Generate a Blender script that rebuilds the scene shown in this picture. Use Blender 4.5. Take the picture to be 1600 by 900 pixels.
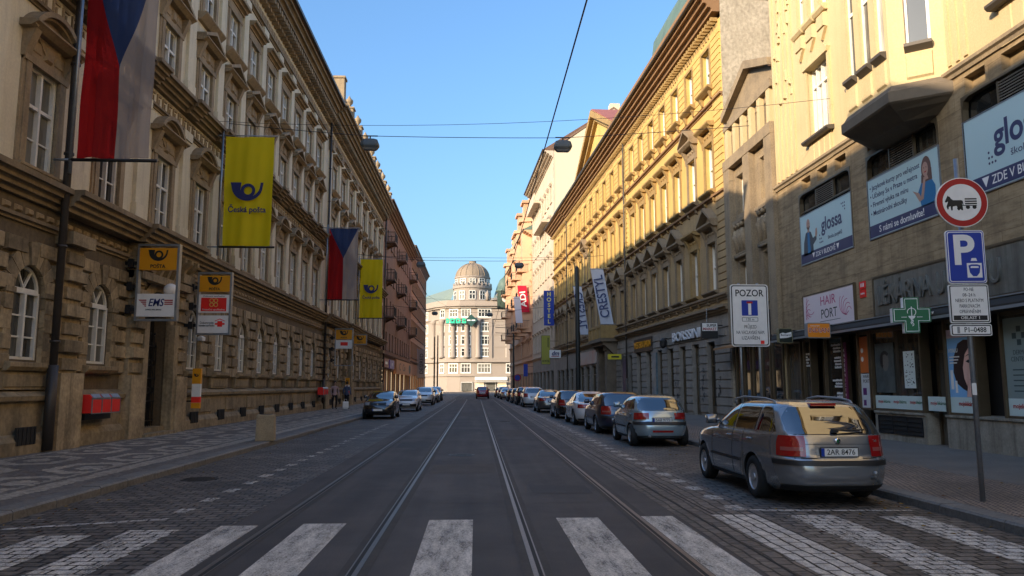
import bpy, bmesh, math, random
from mathutils import Vector, Matrix
R = math.radians
random.seed(7)
for o in list(bpy.data.objects): bpy.data.objects.remove(o)
scene = bpy.context.scene
COL = scene.collection

# ---------------------------------------------------------------- camera, sky, sun, exposure
cam = bpy.data.objects.new('camera', bpy.data.cameras.new('camera')); COL.objects.link(cam)
cam.location = (0, 0, 1.68)
cam.rotation_euler = (R(90 + 7.266), 0, R(-2.65))
cam.data.sensor_width = 36; cam.data.lens = 27; cam.data.clip_end = 4000; cam.data.clip_start = .05
scene.camera = cam
SUN_A, SUN_EL = 50, 19.6
world = bpy.data.worlds.new('World'); scene.world = world; world.use_nodes = True
wn = world.node_tree; wn.nodes.clear()
sky = wn.nodes.new('ShaderNodeTexSky'); sky.sky_type = 'NISHITA'; sky.sun_disc = False
sky.sun_elevation = R(SUN_EL); sky.sun_rotation = R(SUN_A + 180)
sky.air_density = 1.5; sky.dust_density = 4.0; sky.ozone_density = 7.0; sky.altitude = 200
bg = wn.nodes.new('ShaderNodeBackground'); bg.inputs[1].default_value = .15
wo = wn.nodes.new('ShaderNodeOutputWorld')
wn.links.new(sky.outputs[0], bg.inputs[0]); wn.links.new(bg.outputs[0], wo.inputs[0])
sl = bpy.data.lights.new('sun', 'SUN'); sl.energy = 3.05; sl.angle = R(.5); sl.color = (1, .80, .56)
so = bpy.data.objects.new('sun', sl); COL.objects.link(so)
trav = Vector((math.sin(R(SUN_A)) * math.cos(R(SUN_EL)), math.cos(R(SUN_A)) * math.cos(R(SUN_EL)), -math.sin(R(SUN_EL))))
so.rotation_euler = trav.to_track_quat('-Z', 'Y').to_euler()
vs = scene.view_settings; vs.view_transform = 'Standard'; vs.look = 'None'; vs.exposure = 1.2; vs.gamma = 1
vs.use_curve_mapping = False
scene.cycles.max_bounces = 6; scene.cycles.diffuse_bounces = 3; scene.cycles.glossy_bounces = 3
scene.cycles.transparent_max_bounces = 6; scene.cycles.use_denoising = True
scene.cycles.caustics_reflective = False; scene.cycles.caustics_refractive = False

# ---------------------------------------------------------------- mesh and object helpers
class MB:
    """collects faces of one part; sg mirrors the y axis so the same facade code serves both sides"""
    def __init__(s, sg=1): s.v = []; s.f = []; s.m = []; s.sg = sg; s.cm = 0; s.marks = []
    def mark(s): s.marks.append((len(s.v), len(s.f)))
    def add(s, vs_, fs):
        b = len(s.v); s.v += [(x, y * s.sg, z) for x, y, z in vs_]
        for f in fs:
            f = [b + i for i in f]
            s.f.append(f if s.sg > 0 else f[::-1]); s.m.append(s.cm)
    def quad(s, a, b, c, d): s.add([a, b, c, d], [(0, 1, 2, 3)])
    def box(s, x0, x1, y0, y1, z0, z1):
        if x0 > x1: x0, x1 = x1, x0
        if y0 > y1: y0, y1 = y1, y0
        if z0 > z1: z0, z1 = z1, z0
        s.add([(x0, y0, z0), (x1, y0, z0), (x1, y1, z0), (x0, y1, z0), (x0, y0, z1), (x1, y0, z1), (x1, y1, z1), (x0, y1, z1)],
              [(3, 2, 1, 0), (4, 5, 6, 7), (0, 1, 5, 4), (1, 2, 6, 5), (2, 3, 7, 6), (3, 0, 4, 7)])
    def block(s, x0, x1, y0, y1, z0, z1, c=.03):
        """a stone whose outer (+y) face is chamfered by c"""
        s.add([(x0, y0, z0), (x1, y0, z0), (x1, y0, z1), (x0, y0, z1), (x0 + c, y1, z0 + c), (x1 - c, y1, z0 + c), (x1 - c, y1, z1 - c), (x0 + c, y1, z1 - c)],
              [(0, 1, 5, 4), (1, 2, 6, 5), (2, 3, 7, 6), (3, 0, 4, 7), (4, 5, 6, 7)])
    def prism(s, pts, a0, a1, ax='y'):
        """polygon pts extruded from a0 to a1 along ax; pts are the two other coordinates in xyz order"""
        n = len(pts)
        def P(p, a): return {'y': (p[0], a, p[1]), 'x': (a, p[0], p[1]), 'z': (p[0], p[1], a)}[ax]
        s.add([P(p, a0) for p in pts] + [P(p, a1) for p in pts],
              [tuple(range(n))[::-1], tuple(range(n, 2 * n))] + [(i, (i + 1) % n, n + (i + 1) % n, n + i) for i in range(n)])
    def strip(s, ring0, ring1, closed=False):
        n = len(ring0)
        s.add(list(ring0) + list(ring1), [(i, (i + 1) % n, n + (i + 1) % n, n + i) for i in range(n if closed else n - 1)])
    def loft(s, rings, caps=True, closed=True):
        n = len(rings[0]); V = [p for r in rings for p in r]; F = []
        for k in range(len(rings) - 1):
            for i in range(n if closed else n - 1):
                j = (i + 1) % n; F.append((k * n + i, k * n + j, (k + 1) * n + j, (k + 1) * n + i))
        if caps: F.append(tuple(range(n))[::-1]); F.append(tuple(range((len(rings) - 1) * n, len(rings) * n)))
        s.add(V, F)
    def tube(s, pts, r, n=8):
        pts = [Vector(p) for p in pts]; rings = []
        for i, p in enumerate(pts):
            d = (pts[min(i + 1, len(pts) - 1)] - pts[max(i - 1, 0)]).normalized()
            a = d.cross(Vector((0, 0, 1)))
            if a.length < .05: a = d.cross(Vector((1, 0, 0)))
            a.normalize(); b = d.cross(a); rr = r[i] if isinstance(r, (list, tuple)) else r
            rings.append([tuple(p + a * rr * math.cos(2 * math.pi * k / n) + b * rr * math.sin(2 * math.pi * k / n)) for k in range(n)])
        s.loft(rings)
    def lathe(s, prof, c=(0, 0, 0), ax='z', n=20, a0=0, a1=2 * math.pi):
        full = abs(a1 - a0 - 2 * math.pi) < 1e-4; rings = []
        for r, h in prof:
            ring = []
            for k in range(n if full else n + 1):
                a = a0 + (a1 - a0) * k / n; x, y = r * math.cos(a), r * math.sin(a)
                ring.append({'z': (c[0] + x, c[1] + y, c[2] + h), 'y': (c[0] + x, c[1] + h, c[2] + y), 'x': (c[0] + h, c[1] + x, c[2] + y)}[ax])
            rings.append(ring)
        s.loft(rings, caps=full, closed=full)
    def ball(s, c, r, n=10, sz=1):
        s.lathe([(r * math.sin(math.pi * k / n) + 1e-4, -r * sz * math.cos(math.pi * k / n)) for k in range(n + 1)], c, 'z', n * 2)
    def build(s, name, mats, parent=None, smooth=False, loc=None, rz=None):
        if name == 'pane':                                            # glass must face the street
            for i, f in enumerate(s.f):
                a, b_, c = (Vector(s.v[q]) for q in f[:3])
                if (b_ - a).cross(c - a).y * s.sg < 0: s.f[i] = list(f)[::-1]
        me = bpy.data.meshes.new(name); me.from_pydata(s.v, [], s.f)
        if not isinstance(mats, (list, tuple)): mats = [mats]
        for m in mats: me.materials.append(m)
        if len(mats) > 1: me.polygons.foreach_set('material_index', s.m)
        if smooth: me.polygons.foreach_set('use_smooth', [True] * len(s.f))
        me.update()
        return link(name, me, parent, loc, rz)

def build_each(mb, name, mats, parent=None, smooth=False):
    """one object for every run of faces closed with mb.mark()"""
    ms = sorted(set([(0, 0)] + mb.marks + [(len(mb.v), len(mb.f))])); out = []
    for (v0, f0), (v1, f1) in zip(ms, ms[1:]):
        if f1 == f0: continue
        k = MB(); k.v = mb.v[v0:v1]; k.f = [[i - v0 for i in f] for f in mb.f[f0:f1]]; k.m = mb.m[f0:f1]
        out.append(k.build(name, mats, parent, smooth))
    return out

def link(name, me, parent=None, loc=None, rz=None):
    o = bpy.data.objects.new(name, me); COL.objects.link(o)
    if parent: o.parent = parent
    if loc is not None: o.location = loc
    if rz is not None: o.rotation_euler = (0, 0, rz)
    return o
def tag(o, label=None, cat=None, group=None, kind=None):
    if label: o['label'] = label
    if cat: o['category'] = cat
    if group: o['group'] = group
    if kind: o['kind'] = kind
    return o
def thing(name, label, cat, loc=(0, 0, 0), rz=0, group=None):
    o = bpy.data.objects.new(name, None); COL.objects.link(o); o.location = loc; o.rotation_euler = (0, 0, rz)
    o.empty_display_size = .3
    return tag(o, label, cat, group)
def struct(mb, name, mats, **k): return tag(mb.build(name, mats, **k), kind='structure')

def text(name, body, size, mat, parent, loc, width=None, bold=0, ext=.004, face='-y', align='CENTER', italic=0, mirror=False, vert=False, lead=1.0):
    """letters standing upright in the parent's frame, read from -y ('-y') or from +y ('+y')"""
    c = bpy.data.curves.new(name, 'FONT'); c.body = body; c.size = size; c.align_x = align; c.align_y = 'CENTER'
    c.extrude = ext; c.offset = bold * size; c.resolution_u = 5 if size > .3 else 3 if size > .1 else 2; c.shear = italic; c.space_line = lead
    t = bpy.data.objects.new(name, c); me = bpy.data.meshes.new_from_object(t)
    bpy.data.objects.remove(t)
    xs = [v.co.x for v in me.vertices] or [0]; w = max(xs) - min(xs)
    k = (width / w) if width and w > 0 else 1
    if mirror: k = -k
    for v in me.vertices:
        x, y, z = v.co.x * k, v.co.y, v.co.z
        v.co = (x, -z, y) if face == '-y' else (-x, z, y)
    me.materials.clear(); me.materials.append(mat); me.name = name
    return link(name, me, parent, loc)

def circle(r, n=32, cx=0, cy=0, a0=0, a1=2 * math.pi, ry=None):
    m = n if abs(a1 - a0 - 2 * math.pi) < 1e-6 else n + 1
    return [(cx + r * math.cos(a0 + (a1 - a0) * k / n), cy + (ry or r) * math.sin(a0 + (a1 - a0) * k / n)) for k in range(m)]
def rrect(x0, x1, z0, z1, r, n=5):
    P = []
    for cx, cz, a in ((x1 - r, z1 - r, 0), (x0 + r, z1 - r, 90), (x0 + r, z0 + r, 180), (x1 - r, z0 + r, 270)):
        P += [(cx + r * math.cos(R(a + 90 * k / n)), cz + r * math.sin(R(a + 90 * k / n))) for k in range(n + 1)]
    return P
def arcband(r0, r1, cx, cz, a0, a1, n=20):
    return [(cx + r1 * math.cos(R(a0 + (a1 - a0) * k / n)), cz + r1 * math.sin(R(a0 + (a1 - a0) * k / n))) for k in range(n + 1)] + \
           [(cx + r0 * math.cos(R(a1 + (a0 - a1) * k / n)), cz + r0 * math.sin(R(a1 + (a0 - a1) * k / n))) for k in range(n + 1)]

# ---------------------------------------------------------------- materials
def nodes(name):
    m = bpy.data.materials.new(name); m.use_nodes = True; t = m.node_tree
    b = t.nodes['Principled BSDF']
    def N(kind, **kw):
        n = t.nodes.new(kind)
        for k, v in kw.items():
            if k.startswith('i_'):
                key = k[2:]; key = int(key) if key.isdigit() else key.replace('_', ' ')
                n.inputs[key].default_value = v
            else: setattr(n, k, v)
        return n
    return m, t, b, N, t.links.new
def rgb(c): return (c[0], c[1], c[2], 1)
MATS = {}
def mat(name, c, rough=.6, metal=0, var=0, vs_=1.2, fine=0, bump=0, bs=18, streak=0, dirt=None, spec=None, coat=0, island=0):
    """a plain or weathered surface: var = soft patches, fine = grain, streak = rain streaks, dirt = the colour the patches go to"""
    m, t, b, N, L = nodes(name)
    b.inputs['Roughness'].default_value = rough; b.inputs['Metallic'].default_value = metal
    if spec is not None: b.inputs['Specular IOR Level'].default_value = spec
    if coat: b.inputs['Coat Weight'].default_value = coat; b.inputs['Coat Roughness'].default_value = .03
    b.inputs['Base Color'].default_value = rgb(c)
    if var or fine or bump or streak or island:
        tc = N('ShaderNodeTexCoord'); cur = None
        col = N('ShaderNodeRGB'); col.outputs[0].default_value = rgb(c); cur = col.outputs[0]
        d = dirt or tuple(x * .45 for x in c)
        if var:
            n = N('ShaderNodeTexNoise', i_Scale=vs_, i_Detail=6, i_Roughness=.65); L(tc.outputs['Object'], n.inputs['Vector'])
            r = N('ShaderNodeMapRange', i_1=.42, i_2=.72, i_3=0, i_4=var); L(n.outputs[0], r.inputs[0])
            x = N('ShaderNodeMix', data_type='RGBA'); L(r.outputs[0], x.inputs[0]); L(cur, x.inputs[6]); x.inputs[7].default_value = rgb(d); cur = x.outputs[2]
        if streak:
            mp = N('ShaderNodeMapping'); mp.inputs['Scale'].default_value = (2.2, 2.2, .12); L(tc.outputs['Object'], mp.inputs[0])
            n = N('ShaderNodeTexNoise', i_Scale=1.6, i_Detail=5, i_Roughness=.7); L(mp.outputs[0], n.inputs['Vector'])
            r = N('ShaderNodeMapRange', i_1=.48, i_2=.75, i_3=0, i_4=streak); L(n.outputs[0], r.inputs[0])
            x = N('ShaderNodeMix', data_type='RGBA'); L(r.outputs[0], x.inputs[0]); L(cur, x.inputs[6]); x.inputs[7].default_value = rgb(d); cur = x.outputs[2]
        if fine:
            n = N('ShaderNodeTexNoise', i_Scale=bs * 1.3, i_Detail=3); L(tc.outputs['Object'], n.inputs['Vector'])
            r = N('ShaderNodeMapRange', i_1=.25, i_2=.75, i_3=1 - fine, i_4=1 + fine); L(n.outputs[0], r.inputs[0])
            x = N('ShaderNodeMix', data_type='RGBA', blend_type='MULTIPLY', i_0=1); L(cur, x.inputs[6]); L(r.outputs[0], x.inputs[7]); cur = x.outputs[2]
        if island:                                                     # every stone a little lighter or darker than the next
            g = N('ShaderNodeNewGeometry'); r = N('ShaderNodeMapRange', i_1=0, i_2=1, i_3=1 - island, i_4=1 + island); L(g.outputs['Random Per Island'], r.inputs[0])
            x = N('ShaderNodeMix', data_type='RGBA', blend_type='MULTIPLY', i_0=1); L(cur, x.inputs[6]); L(r.outputs[0], x.inputs[7]); cur = x.outputs[2]
        L(cur, b.inputs['Base Color'])
        if bump:
            n = N('ShaderNodeTexNoise', i_Scale=bs, i_Detail=5); L(tc.outputs['Object'], n.inputs['Vector'])
            bp = N('ShaderNodeBump', i_Strength=bump, i_Distance=.03); L(n.outputs[0], bp.inputs['Height']); L(bp.outputs[0], b.inputs['Normal'])
    MATS[name] = m
    return m

m_stone = mat('brown_sandstone', (.37, .28, .165), .85, var=.85, vs_=.8, fine=.25, bump=.4, bs=9, streak=.85, island=.3, dirt=(.10, .075, .042))
m_joint = mat('sooty_wall_stone', (.15, .11, .065), .9, var=.6, vs_=1, fine=.2, bump=.3, bs=9, streak=.6, dirt=(.06, .045, .028))
m_plinth = mat('plinth_stone', (.33, .25, .145), .85, var=.7, vs_=1.1, fine=.2, bump=.35, bs=8, streak=.6, dirt=(.05, .04, .025))
m_plaster = mat('pale_plaster', (.74, .655, .48), .85, var=.35, vs_=.5, fine=.08, bump=.1, bs=14, streak=.5, dirt=(.36, .29, .19))
m_trim = mat('tan_stucco_trim', (.37, .275, .165), .85, var=.55, vs_=1.3, fine=.15, bump=.2, bs=14, streak=.4, dirt=(.11, .08, .047))
m_cornice = mat('weathered_cornice', (.27, .20, .12), .85, var=.6, vs_=1.0, fine=.15, bump=.2, bs=12, streak=.4, dirt=(.08, .058, .035))
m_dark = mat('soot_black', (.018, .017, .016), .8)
m_iron = mat('black_iron', (.02, .02, .022), .5, .3)
m_pipe = mat('brown_painted_pipe', (.055, .045, .038), .5, .2, var=.5, vs_=2, fine=.1)
m_white = mat('white_painted_frame', (.80, .77, .69), .5, var=.25, vs_=3, fine=.06)
m_roof = mat('brown_roof_tiles', (.16, .09, .06), .8, var=.5, vs_=1, fine=.3, bump=.5, bs=9)
m_copper = mat('green_copper', (.11, .17, .14), .6, var=.5, vs_=1, fine=.1, dirt=(.05, .08, .07))
m_steel = mat('galvanised_steel', (.32, .34, .36), .42, .7, var=.4, vs_=4, fine=.08)
m_rail = mat('polished_rail', (.24, .20, .17), .46, .85, fine=.2, bs=30, var=.5, vs_=.6)
m_black = mat('black_plastic', (.02, .02, .021), .45)
m_rubber = mat('tyre_rubber', (.018, .018, .018), .8)
m_alloy = mat('wheel_silver', (.50, .50, .51), .35, .4)
m_chrome = mat('chrome', (.75, .75, .76), .12, 1)
m_signw = mat('sign_white', (.88, .86, .82), .45, fine=.04, bs=6, var=.12, vs_=3)
m_signback = mat('sign_back_grey', (.3, .31, .32), .5, .4)
m_red = mat('sign_red', (.42, .012, .012), .4, var=.15, vs_=4)
m_blue = mat('sign_blue', (.012, .045, .36), .4, var=.12, vs_=4)
m_ink = mat('black_ink', (.012, .012, .012), .5)
m_postred = mat('post_red', (.90, .03, .022), .38, var=.15, vs_=3)
m_orange = mat('post_yellow_orange', (.78, .33, .008), .4, var=.1, vs_=3)
m_navy = mat('banner_navy', (.02, .025, .13), .7)
m_green = mat('pharmacy_green', (.005, .13, .045), .35)
m_warm = mat('warm_wood', (.40, .20, .08), .6, var=.4, vs_=3)

def glass_mat(name, lo, hi, rough=.03, amount=.5, scale=1.0):
    m, t, b, N, L = nodes(name)
    oi = N('ShaderNodeObjectInfo'); tc = N('ShaderNodeTexCoord')
    mp = N('ShaderNodeMapping'); mp.inputs['Scale'].default_value = (3, 3, .35); L(tc.outputs['Object'], mp.inputs[0])
    n = N('ShaderNodeTexNoise', i_Scale=2.2 * scale, i_Detail=3); L(mp.outputs[0], n.inputs['Vector'])
    ad = N('ShaderNodeMath', operation='ADD'); L(oi.outputs['Random'], ad.inputs[0]); L(n.outputs[0], ad.inputs[1])
    r = N('ShaderNodeMapRange', i_1=.75, i_2=1.35, i_3=0, i_4=amount); L(ad.outputs[0], r.inputs[0])
    x = N('ShaderNodeMix', data_type='RGBA'); L(r.outputs[0], x.inputs[0]); x.inputs[6].default_value = rgb(lo); x.inputs[7].default_value = rgb(hi)
    L(x.outputs[2], b.inputs['Base Color']); b.inputs['Roughness'].default_value = rough; b.inputs['Specular IOR Level'].default_value = .6
    wv = N('ShaderNodeTexNoise', i_Scale=1.3, i_Detail=1); L(tc.outputs['Object'], wv.inputs['Vector'])
    bp = N('ShaderNodeBump', i_Strength=.05, i_Distance=.05); L(wv.outputs[0], bp.inputs['Height']); L(bp.outputs[0], b.inputs['Normal'])
    return m
m_pane = glass_mat('window_pane', (.02, .022, .024), (.30, .28, .23), amount=.6)
m_pane_l = glass_mat('curtained_pane', (.05, .05, .048), (.55, .52, .45), amount=.9)
m_shop = glass_mat('shop_glass', (.012, .014, .014), (.14, .13, .105), amount=.8)  # paler patches put street reflections into the pane colour
m_carglass = mat('car_glass', (.006, .007, .008), .02, spec=.8, coat=.6); m_carglass.node_tree.nodes['Principled BSDF'].inputs['IOR'].default_value = 2.1

def cloth(name, c, t_=.25):
    m, t, b, N, L = nodes(name)
    b.inputs['Base Color'].default_value = rgb(c); b.inputs['Roughness'].default_value = .85
    tr = N('ShaderNodeBsdfTranslucent', i_0=rgb(c)); tp = N('ShaderNodeBsdfTransparent', i_0=rgb(tuple(min(1, x * 1.2) for x in c)))
    a = N('ShaderNodeMixShader', i_0=.35); L(b.outputs[0], a.inputs[1]); L(tr.outputs[0], a.inputs[2])
    e = N('ShaderNodeMixShader', i_0=t_); L(a.outputs[0], e.inputs[1]); L(tp.outputs[0], e.inputs[2])
    L(e.outputs[0], t.nodes['Material Output'].inputs[0]); return m
m_fred = cloth('flag_red', (.42, .014, .016), .45); m_fwhite = cloth('flag_white', (.50, .44, .41), .42); m_fblue = cloth('flag_blue', (.045, .075, .19), .40)
m_fyel = cloth('banner_yellow', (.80, .63, .01), .06); m_fgrey = cloth('banner_pale', (.72, .76, .86), .04); m_fredb = cloth('banner_red', (.7, .02, .06), .05)

def paint(name, c, metal=.5, rough=.32):
    m = mat(name, c, rough, metal, coat=1.0); m.node_tree.nodes['Principled BSDF'].inputs['Coat IOR'].default_value = 1.75; return m
# ================================================================ ground, road, pavements
def world_xy(N, L):
    g = N('ShaderNodeNewGeometry'); return g.outputs['Position']
def asphalt_mat():
    m, t, b, N, L = nodes('asphalt'); P = world_xy(N, L)
    n1 = N('ShaderNodeTexNoise', i_Scale=.5, i_Detail=6, i_Roughness=.7); L(P, n1.inputs['Vector'])
    mp = N('ShaderNodeMapping'); mp.inputs['Scale'].default_value = (1.6, .05, 1); L(P, mp.inputs[0])
    n3 = N('ShaderNodeTexNoise', i_Scale=1, i_Detail=4); L(mp.outputs[0], n3.inputs['Vector'])
    n2 = N('ShaderNodeTexNoise', i_Scale=90, i_Detail=2); L(P, n2.inputs['Vector'])
    ad = N('ShaderNodeMath', operation='ADD'); L(n1.outputs[0], ad.inputs[0]); L(n3.outputs[0], ad.inputs[1])
    cr = N('ShaderNodeMapRange', i_1=.8, i_2=1.2, i_3=0, i_4=1); L(ad.outputs[0], cr.inputs[0])
    x = N('ShaderNodeMix', data_type='RGBA'); L(cr.outputs[0], x.inputs[0]); x.inputs[6].default_value = (.036, .031, .029, 1); x.inputs[7].default_value = (.085, .072, .065, 1)
    f = N('ShaderNodeMapRange', i_1=.3, i_2=.7, i_3=.6, i_4=1.45); L(n2.outputs[0], f.inputs[0])
    y = N('ShaderNodeMix', data_type='RGBA', blend_type='MULTIPLY', i_0=1); L(x.outputs[2], y.inputs[6]); L(f.outputs[0], y.inputs[7])
    L(y.outputs[2], b.inputs['Base Color']); b.inputs['Roughness'].default_value = .75
    bp = N('ShaderNodeBump', i_Strength=.25, i_Distance=.01); L(n2.outputs[0], bp.inputs['Height']); L(bp.outputs[0], b.inputs['Normal'])
    return m
def setts_mat(name, bw, bh, rot, c1, c2, cj, warp=.06, strength=.9, paint_=None):
    """courses of stone setts: brick pattern, warped so that no joint runs dead straight"""
    m, t, b, N, L = nodes(name); P = world_xy(N, L)
    nz = N('ShaderNodeTexNoise', i_Scale=1.7, i_Detail=2); L(P, nz.inputs['Vector'])
    sb = N('ShaderNodeVectorMath', operation='SUBTRACT'); L(nz.outputs['Color'], sb.inputs[0]); sb.inputs[1].default_value = (.5, .5, .5)
    sc = N('ShaderNodeVectorMath', operation='SCALE'); L(sb.outputs[0], sc.inputs[0]); sc.inputs['Scale'].default_value = warp * 2
    ad = N('ShaderNodeVectorMath', operation='ADD'); L(P, ad.inputs[0]); L(sc.outputs[0], ad.inputs[1])
    mp = N('ShaderNodeMapping'); mp.inputs['Rotation'].default_value = (0, 0, rot); L(ad.outputs[0], mp.inputs[0])
    br = N('ShaderNodeTexBrick', i_Color1=rgb(c1), i_Color2=rgb(c2), i_Mortar=rgb(cj)); br.offset = .5
    br.inputs['Scale'].default_value = 1; br.inputs['Brick Width'].default_value = bw; br.inputs['Row Height'].default_value = bh
    br.inputs['Mortar Size'].default_value = .015; br.inputs['Mortar Smooth'].default_value = .25; br.inputs['Bias'].default_value = -.1
    L(mp.outputs[0], br.inputs['Vector'])
    n2 = N('ShaderNodeTexNoise', i_Scale=.6, i_Detail=5); L(P, n2.inputs['Vector'])
    n3 = N('ShaderNodeTexNoise', i_Scale=14, i_Detail=4); L(P, n3.inputs['Vector'])
    f = N('ShaderNodeMapRange', i_1=.3, i_2=.7, i_3=.6, i_4=1.35); L(n2.outputs[0], f.inputs[0])
    f2 = N('ShaderNodeMapRange', i_1=.3, i_2=.7, i_3=.7, i_4=1.3); L(n3.outputs[0], f2.inputs[0])
    mu = N('ShaderNodeMath', operation='MULTIPLY'); L(f.outputs[0], mu.inputs[0]); L(f2.outputs[0], mu.inputs[1])
    y = N('ShaderNodeMix', data_type='RGBA', blend_type='MULTIPLY', i_0=1); L(br.outputs[0], y.inputs[6]); L(mu.outputs[0], y.inputs[7])
    L(y.outputs[2], b.inputs['Base Color']); b.inputs['Roughness'].default_value = .6
    hs = N('ShaderNodeMath', operation='MULTIPLY_ADD'); L(br.outputs['Fac'], hs.inputs[0]); hs.inputs[1].default_value = -1; L(n3.outputs[0], hs.inputs[2])
    bp = N('ShaderNodeBump', i_Strength=strength, i_Distance=.025); L(hs.outputs[0], bp.inputs['Height']); L(bp.outputs[0], b.inputs['Normal'])
    return m, t, b, N, L, br, n3
def marking_mat(name, setts=False, wear=.5):
    """worn white road paint; lets the stone below show through where it is rubbed off"""
    m, t, b, N, L = nodes(name); P = world_xy(N, L)
    mq = N('ShaderNodeMapping'); mq.inputs['Scale'].default_value = (5, 1.1, 1); L(P, mq.inputs[0])
    n1 = N('ShaderNodeTexNoise', i_Scale=1.0, i_Detail=9, i_Roughness=.78); L(mq.outputs[0], n1.inputs['Vector'])
    n2 = N('ShaderNodeTexNoise', i_Scale=70, i_Detail=3); L(P, n2.inputs['Vector'])
    ad = N('ShaderNodeMath', operation='MULTIPLY_ADD'); L(n2.outputs[0], ad.inputs[0]); ad.inputs[1].default_value = .55; L(n1.outputs[0], ad.inputs[2])
    r = N('ShaderNodeMapRange', i_1=.62 + .0 * wear, i_2=1.0, i_3=.95, i_4=.95 - wear * 1.5); L(ad.outputs[0], r.inputs[0])
    r.clamp = True
    b.inputs['Base Color'].default_value = (.78, .72, .63, 1); b.inputs['Roughness'].default_value = .7
    bp = N('ShaderNodeBump', i_Strength=.2, i_Distance=.01); L(n2.outputs[0], bp.inputs['Height']); L(bp.outputs[0], b.inputs['Normal'])
    tp = N('ShaderNodeBsdfTransparent'); mx = N('ShaderNodeMixShader')
    fac = r.outputs[0]
    if setts:
        nz = N('ShaderNodeTexNoise', i_Scale=1.7, i_Detail=2); L(P, nz.inputs['Vector'])
        sb = N('ShaderNodeVectorMath', operation='SUBTRACT'); L(nz.outputs['Color'], sb.inputs[0]); sb.inputs[1].default_value = (.5, .5, .5)
        sc = N('ShaderNodeVectorMath', operation='SCALE'); L(sb.outputs[0], sc.inputs[0]); sc.inputs['Scale'].default_value = .10
        a2 = N('ShaderNodeVectorMath', operation='ADD'); L(P, a2.inputs[0]); L(sc.outputs[0], a2.inputs[1])
        br = N('ShaderNodeTexBrick'); br.inputs['Scale'].default_value = 1; br.inputs['Brick Width'].default_value = setts[0]; br.inputs['Row Height'].default_value = setts[1]
        mp = N('ShaderNodeMapping'); mp.inputs['Rotation'].default_value = (0, 0, setts[2]); L(a2.outputs[0], mp.inputs[0])
        br.inputs['Mortar Size'].default_value = .014; L(mp.outputs[0], br.inputs['Vector'])
        iv = N('ShaderNodeMath', operation='SUBTRACT'); iv.inputs[0].default_value = 1; L(br.outputs['Fac'], iv.inputs[1])
        mu = N('ShaderNodeMath', operation='MULTIPLY'); L(fac, mu.inputs[0]); L(iv.outputs[0], mu.inputs[1]); fac = mu.outputs[0]
    L(fac, mx.inputs[0]); L(tp.outputs[0], mx.inputs[1]); L(b.outputs[0], mx.inputs[2])
    L(mx.outputs[0], t.nodes['Material Output'].inputs[0]); return m
def mosaic_mat():
    """small dark and pale setts laid in linked rings, with a pale border near the kerb"""
    m, t, b, N, L = nodes('mosaic_setts'); P = world_xy(N, L)
    vo = N('ShaderNodeTexVoronoi', i_Scale=15); L(P, vo.inputs['Vector'])
    vd = N('ShaderNodeTexVoronoi', i_Scale=15, feature='DISTANCE_TO_EDGE'); L(P, vd.inputs['Vector'])
    sx = N('ShaderNodeSeparateXYZ'); L(vo.outputs['Position'], sx.inputs[0])
    def M_(op, a, b_=None, c_=None):
        n = N('ShaderNodeMath', operation=op)
        for i, v in enumerate((a, b_, c_)):
            if v is None: continue
            if isinstance(v, (int, float)): n.inputs[i].default_value = v
            else: L(v, n.inputs[i])
        return n.outputs[0]
    X, Y = sx.outputs[0], sx.outputs[1]
    # rows of hexagons: v across the pavement, u along it
    v = M_('SUBTRACT', M_('PINGPONG', M_('ADD', X, 60.0), .8), .0)       # 0..0.8 over a 1.6 m repeat
    row = M_('FLOOR', M_('DIVIDE', M_('ADD', X, 60.8), 1.6))
    u = M_('PINGPONG', M_('ADD', M_('ADD', Y, 200.0), M_('MULTIPLY', row, 1.15)), 1.15)
    h = M_('MAXIMUM', M_('MULTIPLY', v, 1.25), M_('ADD', M_('MULTIPLY', u, .75), M_('MULTIPLY', v, .5)))
    core = M_('LESS_THAN', h, .26)
    ring = M_('MULTIPLY', M_('GREATER_THAN', h, .52), M_('LESS_THAN', h, .78))
    pat = M_('MAXIMUM', core, ring)
    # borders
    inner = M_('MULTIPLY', M_('GREATER_THAN', X, -9.3), M_('LESS_THAN', X, -6.95))
    pat = M_('MULTIPLY', pat, inner)
    for a, c in ((-6.95, -6.85), (-6.72, -6.42), (-9.45, -9.35)):
        pat = M_('MAXIMUM', pat, M_('MULTIPLY', M_('GREATER_THAN', X, a), M_('LESS_THAN', X, c)))
    nz = N('ShaderNodeTexNoise', i_Scale=.7, i_Detail=5); L(P, nz.inputs['Vector'])
    rc = N('ShaderNodeSeparateColor'); L(vo.outputs['Color'], rc.inputs[0])
    x = N('ShaderNodeMix', data_type='RGBA'); L(pat, x.inputs[0]); x.inputs[6].default_value = (.135, .117, .10, 1); x.inputs[7].default_value = (.33, .285, .225, 1)
    f = M_('MULTIPLY', M_('MULTIPLY_ADD', rc.outputs[0], .6, .7), M_('MULTIPLY_ADD', nz.outputs[0], .8, .6))
    e = N('ShaderNodeMapRange', i_1=0, i_2=.012, i_3=.35, i_4=1); L(vd.outputs['Distance'], e.inputs[0])
    f = M_('MULTIPLY', f, e.outputs[0])
    y = N('ShaderNodeMix', data_type='RGBA', blend_type='MULTIPLY', i_0=1); L(x.outputs[2], y.inputs[6]); L(f, y.inputs[7])
    L(y.outputs[2], b.inputs['Base Color']); b.inputs['Roughness'].default_value = .65
    bp = N('ShaderNodeBump', i_Strength=.6, i_Distance=.01); L(e.outputs[0], bp.inputs['Height']); L(bp.outputs[0], b.inputs['Normal'])
    return m

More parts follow.
